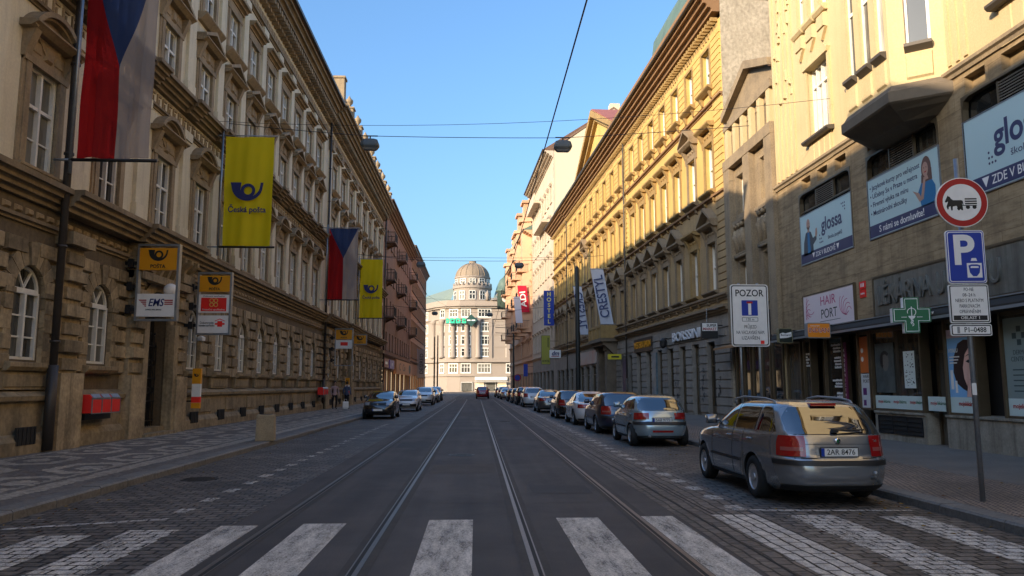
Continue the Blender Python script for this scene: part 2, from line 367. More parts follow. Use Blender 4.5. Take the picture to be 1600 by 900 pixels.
m_asphalt = asphalt_mat()
m_setts = setts_mat('granite_setts', .24, .17, 0, (.16, .135, .11), (.07, .06, .05), (.010, .009, .008), .06)[0]
m_gutter = setts_mat('gutter_setts', .28, .16, R(90), (.16, .135, .112), (.085, .072, .061), (.010, .009, .008), .05)[0]
m_rpave = setts_mat('small_pink_setts', .09, .085, R(45), (.34, .25, .19), (.22, .175, .14), (.07, .056, .045), .05, .5)[0]
m_kerb = mat('granite_kerb', (.18, .17, .155), .7, var=.5, vs_=1.4, fine=.25, bump=.3, bs=16)
m_ground = mat('city_ground', (.10, .095, .09), .9, var=.4, vs_=.1)
m_mark = marking_mat('zebra_paint', wear=.6); m_marks = marking_mat('zebra_paint_on_setts', (.24, .17, 0), wear=.6)
m_markg = marking_mat('zebra_paint_on_gutter', (.28, .16, R(90)), wear=.45)
m_mosaic = mosaic_mat()

KL, KR = -5.8, 6.15           # kerb lines
YN, YF = -45, 260
g = MB(); g.quad((-1500, -1500, -.03), (1500, -1500, -.03), (1500, 3000, -.03), (-1500, 3000, -.03)); struct(g, 'ground', m_ground)
g = MB(); g.quad((-60, YN, 0), (60, YN, 0), (60, YF, 0), (-60, YF, 0)); struct(g, 'road', m_asphalt)
g = MB(); g.quad((KL - .3, YN, .004), (-2.95, YN, .004), (-2.95, 150, .004), (KL - .3, 150, .004)); struct(g, 'parking_lane_left', m_setts)
g = MB(); g.quad((3.8, YN, .004), (KR + .3, YN, .004), (KR + .3, 150, .004), (3.8, 150, .004)); struct(g, 'parking_lane_right', m_setts)
g = MB(); g.quad((2.62, YN, .004), (3.8, YN, .004), (3.8, 150, .004), (2.62, 150, .004)); struct(g, 'gutter_strip', m_gutter)
def pave(name, x0, x1, z0, z1, m, ya=YN, yb=150):
    g = MB(); n = 60
    for k in range(n):
        a = ya + (yb - ya) * k / n; c = ya + (yb - ya) * (k + 1) / n
        g.quad((x0, a, z0), (x1, a, z1), (x1, c, z1), (x0, c, z0))
    return struct(g, name, m)
pave('pavement_left', -11.0, KL - .30, .25, .134, m_mosaic, YN, 151)
pave('pavement_right', KR + .30, 8.35, .134, .17, m_rpave)
pave('pavement_right_inner', 8.35, 13.0, .17, .27, mat('pavement_asphalt', (.17, .148, .125), .85, var=.5, vs_=.8, fine=.25, bump=.25, bs=40))
def kerb(x, sgn, ya, yb):
    g = MB(); y = ya; rnd = random.Random(3)
    while y < yb:
        l = rnd.uniform(.9, 1.5); c = rnd.uniform(0, .012)
        prof = [(x, -.02), (x, .10 + c), (x + sgn * .025, .128 + c), (x + sgn * .30, .132 + c), (x + sgn * .30, -.02)]
        g.prism(prof, y + .006, min(y + l, yb) - .006, 'y'); y += l
    return g
struct(kerb(KL, -1, YN, 150), 'kerb_left', m_kerb)
struct(kerb(KR, 1, YN, 150), 'kerb_right', m_kerb)

# zebra crossing: near ends lie out of frame
def stripe(mb, x0, x1, y0, y1, z=.0095):
    n = 4
    for k in range(n):
        a = y0 + (y1 - y0) * k / n; c = y0 + (y1 - y0) * (k + 1) / n
        mb.quad((x0, a, z), (x1, a, z), (x1, c, z), (x0, c, z))
za, zb = 5.2, 9.95
g = MB()
for x0, x1, e in ((-3.06, -2.62, 9.7), (-2.1, -1.58, 9.8), (-.58, -.03, 10.0), (1.03, 1.57, 10.08), (2.14, 2.55, 10.15)): stripe(g, x0, x1, za, e, .006)
struct(g, 'zebra_crossing', m_mark)
g = MB()
for x0, x1, e in ((-4.9, -4.32, 9.15), (-4.02, -3.46, 9.45), (4.05, 4.65, 10.12), (5.2, 5.76, 9.97)): stripe(g, x0, x1, za, e)
struct(g, 'zebra_crossing_on_setts', m_marks)
g = MB(); stripe(g, 3.08, 3.65, za, 10.2); struct(g, 'zebra_crossing_on_gutter', m_markg)
g = MB()
for k in range(45):                                                   # broken white setts along both parking lanes
    y = 10.35 + k * 1.02
    stripe(g, -4.02, -3.83, y + .3, y + .68) if k < 24 else None
    stripe(g, 3.46, 3.70, y + .2, y + .62)
g.quad((3.4, 10.52, .0095), (5.9, 10.36, .0095), (5.9, 10.48, .0095), (3.4, 10.64, .0095)); g.quad((-5.55, 9.52, .0095), (-3.89, 10.15, .0095), (-3.89, 10.27, .0095), (-5.55, 9.64, .0095))
struct(g, 'parking_bay_marking', m_marks)
g = MB()
for x in (2.84, 3.10): stripe(g, x, x + .03, YN, 150, .0075)
struct(g, 'gutter_joint', m_dark)

# repairs in the asphalt, seams and covers
m_patch = mat('asphalt_patch', (.09, .077, .068), .85, var=.5, vs_=1.5, fine=.3, bump=.2, bs=60)
m_patchd = mat('dark_asphalt_patch', (.032, .028, .026), .7, var=.5, vs_=1.5, fine=.3, bump=.2, bs=60)
rr = random.Random(8)
g = MB()
for x0, x1, y0, y1 in ((-.9, .4, 15.2, 17.0), (1.0, 1.8, 26, 30), (-2.1, -1.4, 33, 36), (-.9, .3, 44, 50)): g.quad((x0, y0, .0035), (x1, y0 + .1, .0035), (x1, y1, .0035), (x0, y1 - .15, .0035))
struct(g, 'road_patch', m_patch)
g = MB()
for x0, x1, y0, y1 in ((.9, 1.85, 12.4, 13.3), (-2.2, -1.3, 21.5, 23.4), (-.8, .2, 29, 30.5)): g.quad((x0, y0, .0035), (x1, y0 - .1, .0035), (x1, y1, .0035), (x0, y1 + .1, .0035))
for y in (11.4, 17.6, 24.5, 32.5, 41, 52, 66):
    x = -2.9
    while x < 2.55:
        dx = rr.uniform(.2, .5); a, c = rr.uniform(-.05, .05), rr.uniform(-.05, .05); g.quad((x, y + a, .0038), (x + dx, y + a + c, .0038), (x + dx, y + a + c + .018, .0038), (x, y + a + .02, .0038)); x += dx
struct(g, 'road_seam', m_patchd)
g = MB()
for x, y in ((-.35, 19.2), (1.35, 37), (-5.0, 14.5)):
    z = .0075 if x > -3 else .011
    g.cm = 0; g.prism(circle(.33, 28, x, y), z - .004, z, 'z'); g.cm = 1
    for k in range(-3, 4): w = math.sqrt(.27 ** 2 - (k * .08) ** 2); g.box(x - w, x + w, y + k * .08 - .014, y + k * .08 + .014, z, z + .004)
struct(g, 'manhole_cover', [m_iron, m_pipe])

# tram tracks: two rails each, let into the asphalt, bending left far down the street
def track_path(x):
    P = [(x, YN), (x, 0), (x, 40), (x, 80), (x, 95)]
    cx, cy, r = x - 34, 95, 34
    r0 = 34 + (x + .2)
    for k in range(1, 16):
        a = k / 15 * R(80); P.append((-34.2 + r0 * math.cos(a), 95 + r0 * math.sin(a)))
    return P
def ribbon(mb, path, o0, o1, z0, z1):
    L_, Rr = [], []
    for i, (x, y) in enumerate(path):
        a = path[max(i - 1, 0)]; c = path[min(i + 1, len(path) - 1)]
        d = Vector((c[0] - a[0], c[1] - a[1])).normalized(); n = Vector((d.y, -d.x))
        L_.append((x + n.x * o0, y + n.y * o0, z0)); Rr.append((x + n.x * o1, y + n.y * o1, z1))
    mb.strip(L_, Rr)
m_seam = mat('rail_joint_filler', (.06, .052, .045), .8, var=.6, vs_=2, fine=.2)
for nm, xs, side in (('tram_track', (-2.46, -1.10), 'left pair of steel tram rails sunk in the dark asphalt'), ('tram_track', (.57, 2.08), 'right pair of steel tram rails sunk in the dark asphalt')):
    t = thing(nm, side, 'tram track', (sum(xs) / 2, 10, 0), 0, 'tram tracks in the road')
    for k, x in enumerate(xs):
        q = -1 if k == 0 else 1
        g = MB(); p = [(a - sum(xs) / 2, b_ - 10) for a, b_ in track_path(x)]
        g.cm = 0; ribbon(g, p, q * .0, q * .048, .008, .009)
        g.cm = 1; ribbon(g, p, -q * .04, q * .0, .005, .005)
        g.cm = 0; ribbon(g, p, -q * .055, -q * .04, .0075, .0075)
        g.cm = 2; ribbon(g, p, -q * .13, -q * .055, .0045, .0045); ribbon(g, p, q * .048, q * .14, .0045, .0045)
        g.build('rail', [m_rail, m_dark, m_seam], t)
# ================================================================ facade kit
def opening_outline(uc, w, zb, zt, arch, n=12):
    """closed outline (u, z) of a window opening; zt is the spring line when arched"""
    a, c = uc - w / 2, uc + w / 2
    P = [(a, zb), (c, zb), (c, zt)]
    if arch: P += [(uc + w / 2 * math.cos(math.pi * k / n), zt + w / 2 * math.sin(math.pi * k / n)) for k in range(1, n)]
    P.append((a, zt)); return P
def wall_grid(mb, u0, u1, z0, z1, ops, depth=.32, d=0.0):
    us = sorted({u0, u1} | {round(o[0] - o[1] / 2, 4) for o in ops} | {round(o[0] + o[1] / 2, 4) for o in ops})
    zs = sorted({z0, z1} | {round(o[2], 4) for o in ops} | {round(o[3] + (o[1] / 2 if o[4] else 0), 4) for o in ops})
    us = [u for u in us if u0 <= u <= u1]; zs = [z for z in zs if z0 <= z <= z1]
    for i in range(len(us) - 1):
        for j in range(len(zs) - 1):
            cu, cz = (us[i] + us[i + 1]) / 2, (zs[j] + zs[j + 1]) / 2
            if any(abs(cu - o[0]) < o[1] / 2 and o[2] < cz < o[3] + (o[1] / 2 if o[4] else 0) for o in ops): continue
            mb.quad((us[i], d, zs[j]), (us[i + 1], d, zs[j]), (us[i + 1], d, zs[j + 1]), (us[i], d, zs[j + 1]))
    for uc, w, zb, zt, arch in ops:
        P = opening_outline(uc, w, zb, zt, arch)
        for k in range(len(P)):
            a, c = P[k], P[(k + 1) % len(P)]
            mb.quad((a[0], d, a[1]), (a[0], d - depth, a[1]), (c[0], d - depth, c[1]), (c[0], d, c[1]))
        if arch:
            n = 12; r = w / 2; top = zt + r
            for sgn in (1, -1):
                arc = [(uc + sgn * r * math.cos(math.pi / 2 * k / n), d, zt + r * math.sin(math.pi / 2 * k / n)) for k in range(n + 1)]
                cor = (uc + sgn * r, d, top)
                for k in range(n): mb.add([cor, arc[k], arc[k + 1]], [(0, 1, 2)])
def frame_mesh(sg, w, h, arch=False, rec=.26, transom=.62, cols=2, bars=(), t=.065, th=.07):
    """white casement frame, base at z=0; h is the spring height when arched"""
    mb = MB(sg); y0, y1 = -rec - .05, -rec + .02
    hw = w / 2
    mb.box(-hw, -hw + t, y0, y1 + .025, 0, h); mb.box(hw - t, hw, y0, y1 + .025, 0, h); mb.box(-hw + t, hw - t, y0, y1, 0, t)
    if arch:
        mb.prism(arcband(hw - t, hw, 0, h, 0, 180, 14), y0, y1); mb.box(-hw + t, hw - t, y0, y1 + .03, h - .06, h + .06)
        for a in (60, 120):
            c, s = math.cos(R(a)), math.sin(R(a)); q = .022
            mb.prism([(-q * s, h + .06), (q * s, h + .06), ((hw - t) * c + q * s, h + (hw - t) * s), ((hw - t) * c - q * s, h + (hw - t) * s)], y0 + .005, y1 - .005)
    else:
        mb.box(-hw + t, hw - t, y0, y1, h - t, h)
        if transom: mb.box(-hw + t, hw - t, y0, y1 + .03, h * transom, h * transom + t * 1.2)
    for k in range(1, cols):
        x = -hw + w * k / cols; mb.box(x - th / 2, x + th / 2, y0, y1 + .05, t, h - t)
    for f in bars: mb.box(-hw + t, hw - t, y0 + .01, y1 - .012, h * f - .018, h * f + .018)
    me = mb.build('window', m_white); d = me.data; bpy.data.objects.remove(me); return d
def pane_mesh(sg, w, h, arch=False, rec=.26, m=None):
    mb = MB(sg); P = opening_outline(0, w, 0, h, arch); y = -rec - .035
    n = len(P); mb.add([(x, y, z) for x, z in P], [tuple(range(n))])
    o = mb.build('pane', m or m_pane); d = o.data; bpy.data.objects.remove(o); return d
def mesh_of(mb, name, m):
    o = mb.build(name, m); d = o.data; bpy.data.objects.remove(o); return d
def put_window(root, fm, pm, loc, sur=None, rz=None):
    w = link('window', fm, root, loc, rz); link('pane', pm, w)
    if sur: link('window_surround', sur, w)
    return w
def cornice(mb, u0, u1, prof, ends=True):
    """prof: (d, z) points from the wall outwards and back; run along u"""
    mb.prism(prof, u0, u1, 'x')
def steps(z0, z1, d0, d1, n=4, base=-.02):
    """profile of a stepped cornice that grows from d0 at z0 to d1 at z1"""
    P = [(base, z0)]; hs = (z1 - z0) / n
    for k in range(n):
        d = d0 + (d1 - d0) * k / max(1, n - 1); z = z0 + hs * k; g = (d1 - d0) / max(1, n - 1) * .35
        P += [(d, z), (d, z + hs * .62), (d + g * (k < n - 1), z + hs - .002)]
    P += [(base, z1)]
    return P
def downpipe(sg, root, u, d, z0, z1, r=.07, m=None, sleeve=True):
    mb = MB(sg); mb.tube([(u, d, z0), (u, d, z1)], r, 10)
    if sleeve: mb.tube([(u, d, z0), (u, d, z0 + 1.9)], r * 1.35, 10)
    z = z0 + 2.4
    while z < z1: mb.tube([(u, d, z), (u, d, z + .06)], r * 1.3, 10); z += 2.2
    return mb.build('downpipe', m or m_pipe, root, smooth=True)
def roof_body(sg, root, u0, u1, d_eave, z_eave, d_ridge, z_ridge, d_back, m, name='roof', gut=True):
    mb = MB(sg)
    mb.prism([(d_eave, z_eave), (d_ridge, z_ridge), (d_back, z_eave), (d_back, z_eave - .12), (d_eave, z_eave - .12)], u0, u1, 'x')
    r = mb.build(name, m, root)
    if gut:
        g = MB(sg); g.prism([(d_eave - .02, z_eave - .1), (d_eave + .13, z_eave - .1), (d_eave + .15, z_eave + .03), (d_eave - .02, z_eave + .03)], u0, u1, 'x'); g.build('gutter', m_pipe, root)
    return r
def shell(mb, u0, u1, z0, z1, back, d=0.):
    """side and back walls of a block whose front is built separately"""
    mb.quad((u0, d, z0), (u0, back, z0), (u0, back, z1), (u0, d, z1)); mb.quad((u1, back, z0), (u1, d, z0), (u1, d, z1), (u1, back, z1))
    mb.quad((u0, back, z0), (u1, back, z0), (u1, back, z1), (u0, back, z1))

# ================================================================ the post office on the left
XL = -9.9; SG = -1
post = thing('post_office', 'long brown and cream stone post office with arched ground floor windows', 'building', (XL, 0, .0), R(90))
flank = [-1, 2.6, 6.2, 9.9, 13.6, 17.25]; cen = [27.2, 30, 32.8, 35.55, 38.3, 41.1, 43.9, 46.8]; ris = [52.1, 55.6, 62.6, 66.1, 69.6, 73.1, 76.8]
arch_cols = flank + [20.5] + cen + ris; doors = [24.0, 59.1]; all_cols = sorted(arch_cols + doors)
WG, WU = 1.12, 1.16; ZS = 3.75
gops = [(u, WG, 2.25, ZS, True) for u in arch_cols] + [(u, 1.9, .2, 3.6, True) for u in doors]
mb = MB(SG); wall_grid(mb, -35, 80, 0, 5.75, gops, .36); shell(mb, 13.5, 80, 0, 20, -16); shell(mb, -35, 13.5, 0, 17.8, -16); mb.build('ground_floor_wall', m_joint, post)
uops = [(u, WU, 6.45, 8.75, False) for u in all_cols] + [(u, WU, 11.3, 13.1, False) for u in all_cols] + [(u, WU, 14.85, 16.55, False) for u in all_cols]
mb = MB(SG); wall_grid(mb, 13.5, 80, 5.75, 20, [o for o in uops if o[0] > 13], .34); wall_grid(mb, -35, 13.5, 5.75, 17.8, [o for o in uops if o[0] < 13], .34); mb.build('upper_wall', m_plaster, post)
# chamfered stone courses
mb = MB(SG); rnd = random.Random(5); z = 1.98; row = 0
PIL = [(18.35, 19.2), (22.0, 22.75), (25.25, 25.95), (49.95, 50.9), (57.2, 57.9), (60.3, 61.0), (79.0, 79.95)]
while z < 4.8:
    h = .42
    bars_ = []
    for u, w, zb, zt, a in gops:
        if z + h > zb - .05 and z < zt + .15: bars_.append((u - w / 2 - .02, u + w / 2 + .02))
        elif zt <= z < zt + .98:
            r_ = math.sqrt(max(0, (.98 if w < 1.5 else 1.3) ** 2 - (z + h / 2 - zt) ** 2)); bars_.append((u - r_, u + r_))
        elif z < zb: pass
    bars_ += PIL; bars_.sort(); u = 4.0; segs = []
    for a, c in bars_ + [(80, 80)]:
        if a > u: segs.append((u, a))
        u = max(u, c)
    for a, c in segs:
        L_ = c - a
        if L_ < .08: continue
        n = max(1, round(L_ / .86)); off = (row % 2) * .43 if L_ > 2 else 0
        cuts = [a] + [a + (k + .0) * L_ / n + off for k in range(1 if not off else 0, n) if a + .1 < a + k * L_ / n + off < c - .1] + [c]
        for k in range(len(cuts) - 1):
            mb.block(cuts[k] + .014, cuts[k + 1] - .014, -.02, .10 + rnd.uniform(-.015, .03), z + .016, z + h - .016, .045)
    for a, c in PIL: mb.block(a - (row % 2) * .07, c + (row % 2) * .07, -.02, .27 + (row % 2) * .07, z + .018, z + h - .018, .06)
    z += h; row += 1
mb.build('stone_courses', m_stone, post)
mb = MB(SG)
for a, c in PIL: mb.box(a, c, -.01, .2, 1.5, 5.3); mb.box(a - .12, c + .12, -.01, .42, 5.0, 5.3); mb.box(a - .1, c + .1, -.01, .36, .2, 1.98); mb.mark()
build_each(mb, 'pilaster', m_stone, post)
# plinth with its moulding and cellar openings
mb = MB(SG)
skip = [(d_ - 1.0, d_ + 1.0) for d_ in doors]; u = -35.0
for a, c in skip + [(80, 80)]:
    mb.prism([(-.02, .1), (.24, .1), (.24, .5), (.17, .62), (.12, .66), (.12, 1.32), (.22, 1.36), (.24, 1.46), (.10, 1.56), (-.02, 1.6)], u, a, 'x'); u = c
mb.build('plinth', m_plinth, post)
mb = MB(SG)
for u in flank[3:] + cen + ris:
    mb.block(u + .75, u + 2.0 if u not in (17.25,) else u + 1.0, .10, .16, .74, 1.26, .03)
    mb.box(u - .95, u + .95, -.02, .13, 1.6, 1.98)
    mb.block(u - .8, u + .8, .12, .155, 1.64, 1.94, .03); mb.mark()
build_each(mb, 'plinth_panel', m_plinth, post)
mb = MB(SG)
for u in flank[3:] + cen + ris:
    mb.cm = 0; mb.box(u - .36, u + .36, .2, .2475, .42, .80)
    mb.cm = 1
    for k in range(5): x = u - .3 + k * .15; mb.box(x - .012, x + .012, .248, .262, .42, .80)
    mb.mark()
build_each(mb, 'cellar_grille', [m_dark, m_iron], post)
# ground floor windows: stone arch ring of wedge stones, sill
ring = MB(SG)
for k in range(9):
    a0, a1 = 180 * k / 9 + .7, 180 * (k + 1) / 9 - .7; ro = 1.0 if k != 4 else 1.1
    p = arcband(.575, ro - .012, 0, ZS - 2.25, a0, a1, 3); ring.prism(p, -.02, .085 if k != 4 else .13)
for s in (-1, 1):
    for k in range(4):
        w_ = .34 if k % 2 else .46; z0 = -.1 + k * .41
        x0, x1 = sorted((s * .575, s * (.575 + w_))); ring.block(x0, x1, -.02, .09, z0, z0 + .39, .035)
    x0, x1 = sorted((s * .56, s * .92)); ring.box(x0, x1, -.05, .12, ZS - 2.25 - .09, ZS - 2.25 + .02)
ring.prism([(-.02, -.28), (.2, -.24), (.27, -.16), (.27, -.07), (-.3, -.02), (-.3, -.28)], -.82, .82, 'x')
sur_g = mesh_of(ring, 'window_surround', m_stone)
fm_g = frame_mesh(SG, WG, ZS - 2.25, True, rec=.07, cols=2, bars=(.33, .64)); pm_g = pane_mesh(SG, WG, ZS - 2.25, True, rec=.07)
for u in arch_cols:
    if u > 8: put_window(post, fm_g, pm_g, (u, 0, 2.25), sur_g)
# upper windows
def surround(kind, w, h):
    mb = MB(SG); a = w / 2
    for s in (-1, 1):
        x0, x1 = sorted((s * a, s * (a + .2))); mb.box(x0, x1, -.02, .08, 0, h); x0, x1 = sorted((s * (a + .2), s * (a + .3))); mb.box(x0, x1, -.02, .05, -.1, h + .1)
    mb.box(-a - .3, a + .3, -.02, .10, h, h + .16)
    if kind in ('seg', 'tri'):
        ph = .52; z = h + .16
        mb.box(-a - .3, a + .3, -.02, .06, z, z + ph)
        mb.block(-.16, .16, .06, .13, z + .08, z + ph - .08, .05)
        for s in (-1, 1):
            mb.block(s * .45 - .2, s * .45 + .2, .05, .085, z + .12, z + ph - .12, .03)
            x0, x1 = sorted((s * (a + .12), s * (a + .34))); mb.prism([(-.02, z - .1), (.08, z - .1), (.14, z + .1), (.30, z + ph), (-.02, z + ph)], x0, x1, 'x')
        z += ph; W = a + .48
        mb.prism([(-.02, z), (.25, z), (.36, z + .07), (.42, z + .1), (.42, z + .14), (-.02, z + .16)], -W, W, 'x')
        if kind == 'tri':
            t = z + .16; H = .46
            mb.prism([(-W + .1, t), (W - .1, t), (0, t + H - .12)], -.02, .12)
            for s in (-1, 1): mb.prism([(s * W, t), (s * (W + .02), t + .1), (0, t + H + .12), (0, t + H - .02)], -.02, .36)
        else:
            t = z + .14; rr = 1.05; cz = t + .42 - rr; aa = math.degrees(math.acos(min(1, (W - .02) / (rr + .12)))) if W < rr + .1 else 25
            mb.prism(arcband(rr, rr + .12, 0, cz, aa, 180 - aa, 16), -.02, .34); mb.prism(arcband(rr - .06, rr, 0, cz, aa, 180 - aa, 16), -.02, .24); mb.prism(arcband(.05, rr, 0, cz + .06, 40, 140, 10), -.02, .10)
    if kind == 'flat':
        z = h + .16; mb.box(-a - .3, a + .3, -.02, .07, z, z + .28)
        mb.prism(steps(z + .28, z + .58, .12, .40, 3), -a - .42, a + .42, 'x')
    return mb
def sill(mb, w, deep=.22, cap=False):
    mb.prism([(-.3, -.2), (.06, -.2), (deep - .05, -.1), (deep, -.06), (deep, .0), (-.3, .01)], -w, w, 'x')
    if cap: mb.prism([(-.02, -.32), (.12, -.3), (.3, -.12), (.34, -.08), (.34, -.03), (-.02, .0)], -w - .1, w + .1, 'x')
for kind, zb, h, dz in (('seg', 6.45, 2.3, .22), ('tri', 11.3, 1.8, .2), ('flat', 14.85, 1.7, .3)):
    mb = surround(kind, WU, h); sill(mb, WU / 2 + .36, dz, kind == 'flat')
    sm = mesh_of(mb, 'window_surround', m_trim)
    fm = frame_mesh(SG, WU, h, False, rec=.09, transom=.60, cols=2, bars=(.3,)); pm = pane_mesh(SG, WU, h, False, rec=.09)
    for u in all_cols:
        if u > 8: put_window(post, fm, pm, (u, 0, zb), sm)
# pilasters between the upper windows
mb = MB(SG)
mids = [15.4, 18.8, 22.3, 25.6, 28.6, 31.4, 34.2, 36.95, 39.7, 42.5, 45.35, 48.5, 50.5, 53.9, 57.4, 60.85, 64.4, 67.9, 71.4, 75, 79.2]
for u in mids:
    x = .26 if u > 50 else .2
    for z0, z1 in ((6.35, 10.2), (11.35, 18.0)):
        mb.box(u - .30, u + .30, -.02, x * .55, z0, z1); mb.box(u - .36, u + .36, -.02, x * .8, z0, z0 + .55)
        mb.box(u - .36, u + .36, -.02, x * .8, z1 - .3, z1); mb.mark()
build_each(mb, 'wall_strip', m_plaster, post)
mb = MB(SG)
for u in mids:
    if u > 49:
        mb.box(u - .42, u + .42, -.02, .3, 17.3, 17.95)
        for s in (-1, 1): mb.tube([(u + s * .33, .1, 17.75), (u + s * .33, .34, 17.75)], .14, 8)
        mb.mark()
build_each(mb, 'capital', m_trim, post)
# cornices, with the breaks forward at the entrance and the end block
mb = MB(SG)
P1 = steps(5.74, 6.26, .10, .44, 4)
cornice(mb, -35, 80, P1)
for a, c, e in ((18.1, 22, .24), (21.9, 26.1, .42), (49.6, 80.1, .30), (57, 61.2, .42)):
    cornice(mb, a, c, [(p[0] + (e if p[0] > 0 else 0), p[1] + .004) for p in P1])
cornice(mb, -35, 80, steps(10.72, 11.2, .16, .55, 4)); cornice(mb, 49.6, 80.1, [(p[0] + (.2 if p[0] > 0 else 0), p[1] + .004) for p in steps(10.72, 11.2, .16, .55, 4)])
for u in [m for m in mids if m < 49]: cornice(mb, u - .45, u + .45, [(p[0] + (.14 if p[0] > 0 else 0), p[1] + .004) for p in steps(10.72, 11.2, .16, .55, 4)])
cornice(mb, -35, 80, steps(5.2, 5.36, .05, .12, 2)); cornice(mb, -35, 80, steps(10.1, 10.24, .05, .12, 2))
cornice(mb, 13.5, 80, steps(18.0, 18.2, .06, .16, 2))
P3 = steps(19.1, 20.15, .2, .95, 5); cornice(mb, 18, 80, P3); cornice(mb, 49.6, 80.1, [(p[0] + (.3 if p[0] > 0 else 0), p[1] + .2) for p in P3])
cornice(mb, 13.5, 18, [(p[0], p[1] - 1.0) for p in P3])
mb.build('cornice', m_cornice, post)
mb = MB(SG)                                                        # dentils, frieze reliefs and meander band
u = 14.0
while u < 80:
    mb.box(u, u + .2, -.02, .30, 18.92, 19.1); mb.box(u, u + .18, .1, .6 if u > 18 else .3, 19.1, 19.36); u += .42
u = 14.0
while u < 80:
    mb.block(u, u + .34, -.02, .05, 18.35, 18.75, .08)
    mb.box(u, u + .3, -.02, .045, 10.56, 10.62); mb.box(u, u + .05, -.02, .045, 10.32, 10.56); mb.box(u + .12, u + .17, -.02, .045, 10.26, 10.48); mb.box(u + .12, u + .34, -.02, .045, 10.26, 10.31)
    mb.block(u + .02, u + .3, -.02, .06, 5.4, 5.58, .05); u += .42
mb.build('frieze', m_trim, post)
# brackets under the entrance cornices, doors
for d_ in doors:
    mb = MB(SG)
    for k in range(8):
        u = d_ - 1.85 + k * 3.7 / 7; mb.prism([(.0, 4.95), (.25, 5.0), (.4, 5.4), (.6, 5.6), (.6, 5.73), (.0, 5.73)], u - .09, u + .09, 'x'); mb.mark()
    build_each(mb, 'entrance_bracket', m_stone, post)
    mb = MB(SG); mb.box(d_ - 2.0, d_ + 2.0, -.02, .45, 4.72, 4.94); mb.build('entrance_lintel', m_stone, post)
    mb = MB(SG); mb.box(d_ - 1.2, d_ + 1.2, -.5, .45, 0, .30); mb.box(d_ - 1.2, d_ + 1.2, -.5, .1, .3, .44); mb.build('entrance_step', m_plinth, post)
    mb = MB(SG); mb.prism(arcband(.96, 1.3, d_, 3.6, 0, 180, 16), -.02, .14)
    for s in (-1, 1):
        x0, x1 = sorted((d_ + s * .95, d_ + s * 1.28)); mb.box(x0, x1, -.02, .30, .2, 3.6)
    mb.build('door_surround', m_stone, post)
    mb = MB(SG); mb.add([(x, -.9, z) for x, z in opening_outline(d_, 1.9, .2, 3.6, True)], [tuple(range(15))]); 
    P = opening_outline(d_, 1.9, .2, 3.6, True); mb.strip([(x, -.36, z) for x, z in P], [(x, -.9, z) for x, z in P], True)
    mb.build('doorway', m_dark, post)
    mb = MB(SG)
    for k in range(13):
        u = d_ - .9 + k * .15; mb.tube([(u, -.25, .44), (u, -.25, 3.25 if k % 2 else 3.05)], .014, 6)
        if k % 2: mb.ball((u, -.25, 3.3), .035, 5)
    for z in (.6, 1.2, 1.9, 2.9): mb.box(d_ - .94, d_ + .94, -.27, -.23, z, z + .035)
    for k in range(6):
        u = d_ - .75 + k * .3
        for z in (1.55, 2.4): mb.prism([(x, y) for x, y in arcband(.09, .11, u, z, 0, 358, 14)], -.262, -.238)
    mb.build('iron_gate', m_iron, post)
roof_body(SG, post, 18, 80, 1.0, 20.2, -6.5, 22.6, -16, m_roof); roof_body(SG, post, 13.5, 18, .95, 19.2, -6.5, 21.6, -16, m_roof); roof_body(SG, post, -35, 13.5, .95, 17.9, -6.5, 20.2, -16, m_roof)  # out-of-view near stretch has lowered eaves, shaped to set the shadow opposite
# parapet of the end block: posts, balusters and urn finials
mb = MB(SG)
for a in (50.2, 54, 58, 62, 66, 70, 74, 78.6): mb.box(a - .35, a + .35, .25, .95, 20.3, 21.5 if a > 51 else 22.2); mb.box(a - .42, a + .42, .18, 1.02, (21.5 if a > 51 else 22.2), (21.6 if a > 51 else 22.34))
mb.box(50.2, 78.6, .4, .8, 20.3, 20.5); mb.box(50.2, 78.6, .4, .8, 21.15, 21.3)
u = 50.8
while u < 78: mb.box(u - .06, u + .06, .52, .68, 20.5, 21.15); u += .3
mb.build('parapet', m_trim, post)
for a in (54, 58, 62, 66, 70, 74, 78.6):
    mb = MB(SG); mb.lathe([(.2, 0), (.12, .1), (.1, .18), (.26, .4), (.28, .6), (.15, .72), (.1, .8), (.02, .95)], (a, .6, 21.6), 'z', 10); mb.build('finial', m_trim, post, True)
# pipes
downpipe(SG, post, 17.95, .32, .25, 19, .085); downpipe(SG, post, 49.7, .22, .25, 19.2, .07); downpipe(SG, post, 79.85, .35, .25, 19.4, .07)
mb = MB(SG); mb.tube([(49.7, .22, 19.2), (49.8, .6, 19.7), (49.9, 1.1, 20.1)], .08, 8); mb.build('pipe_offset', m_pipe, post)
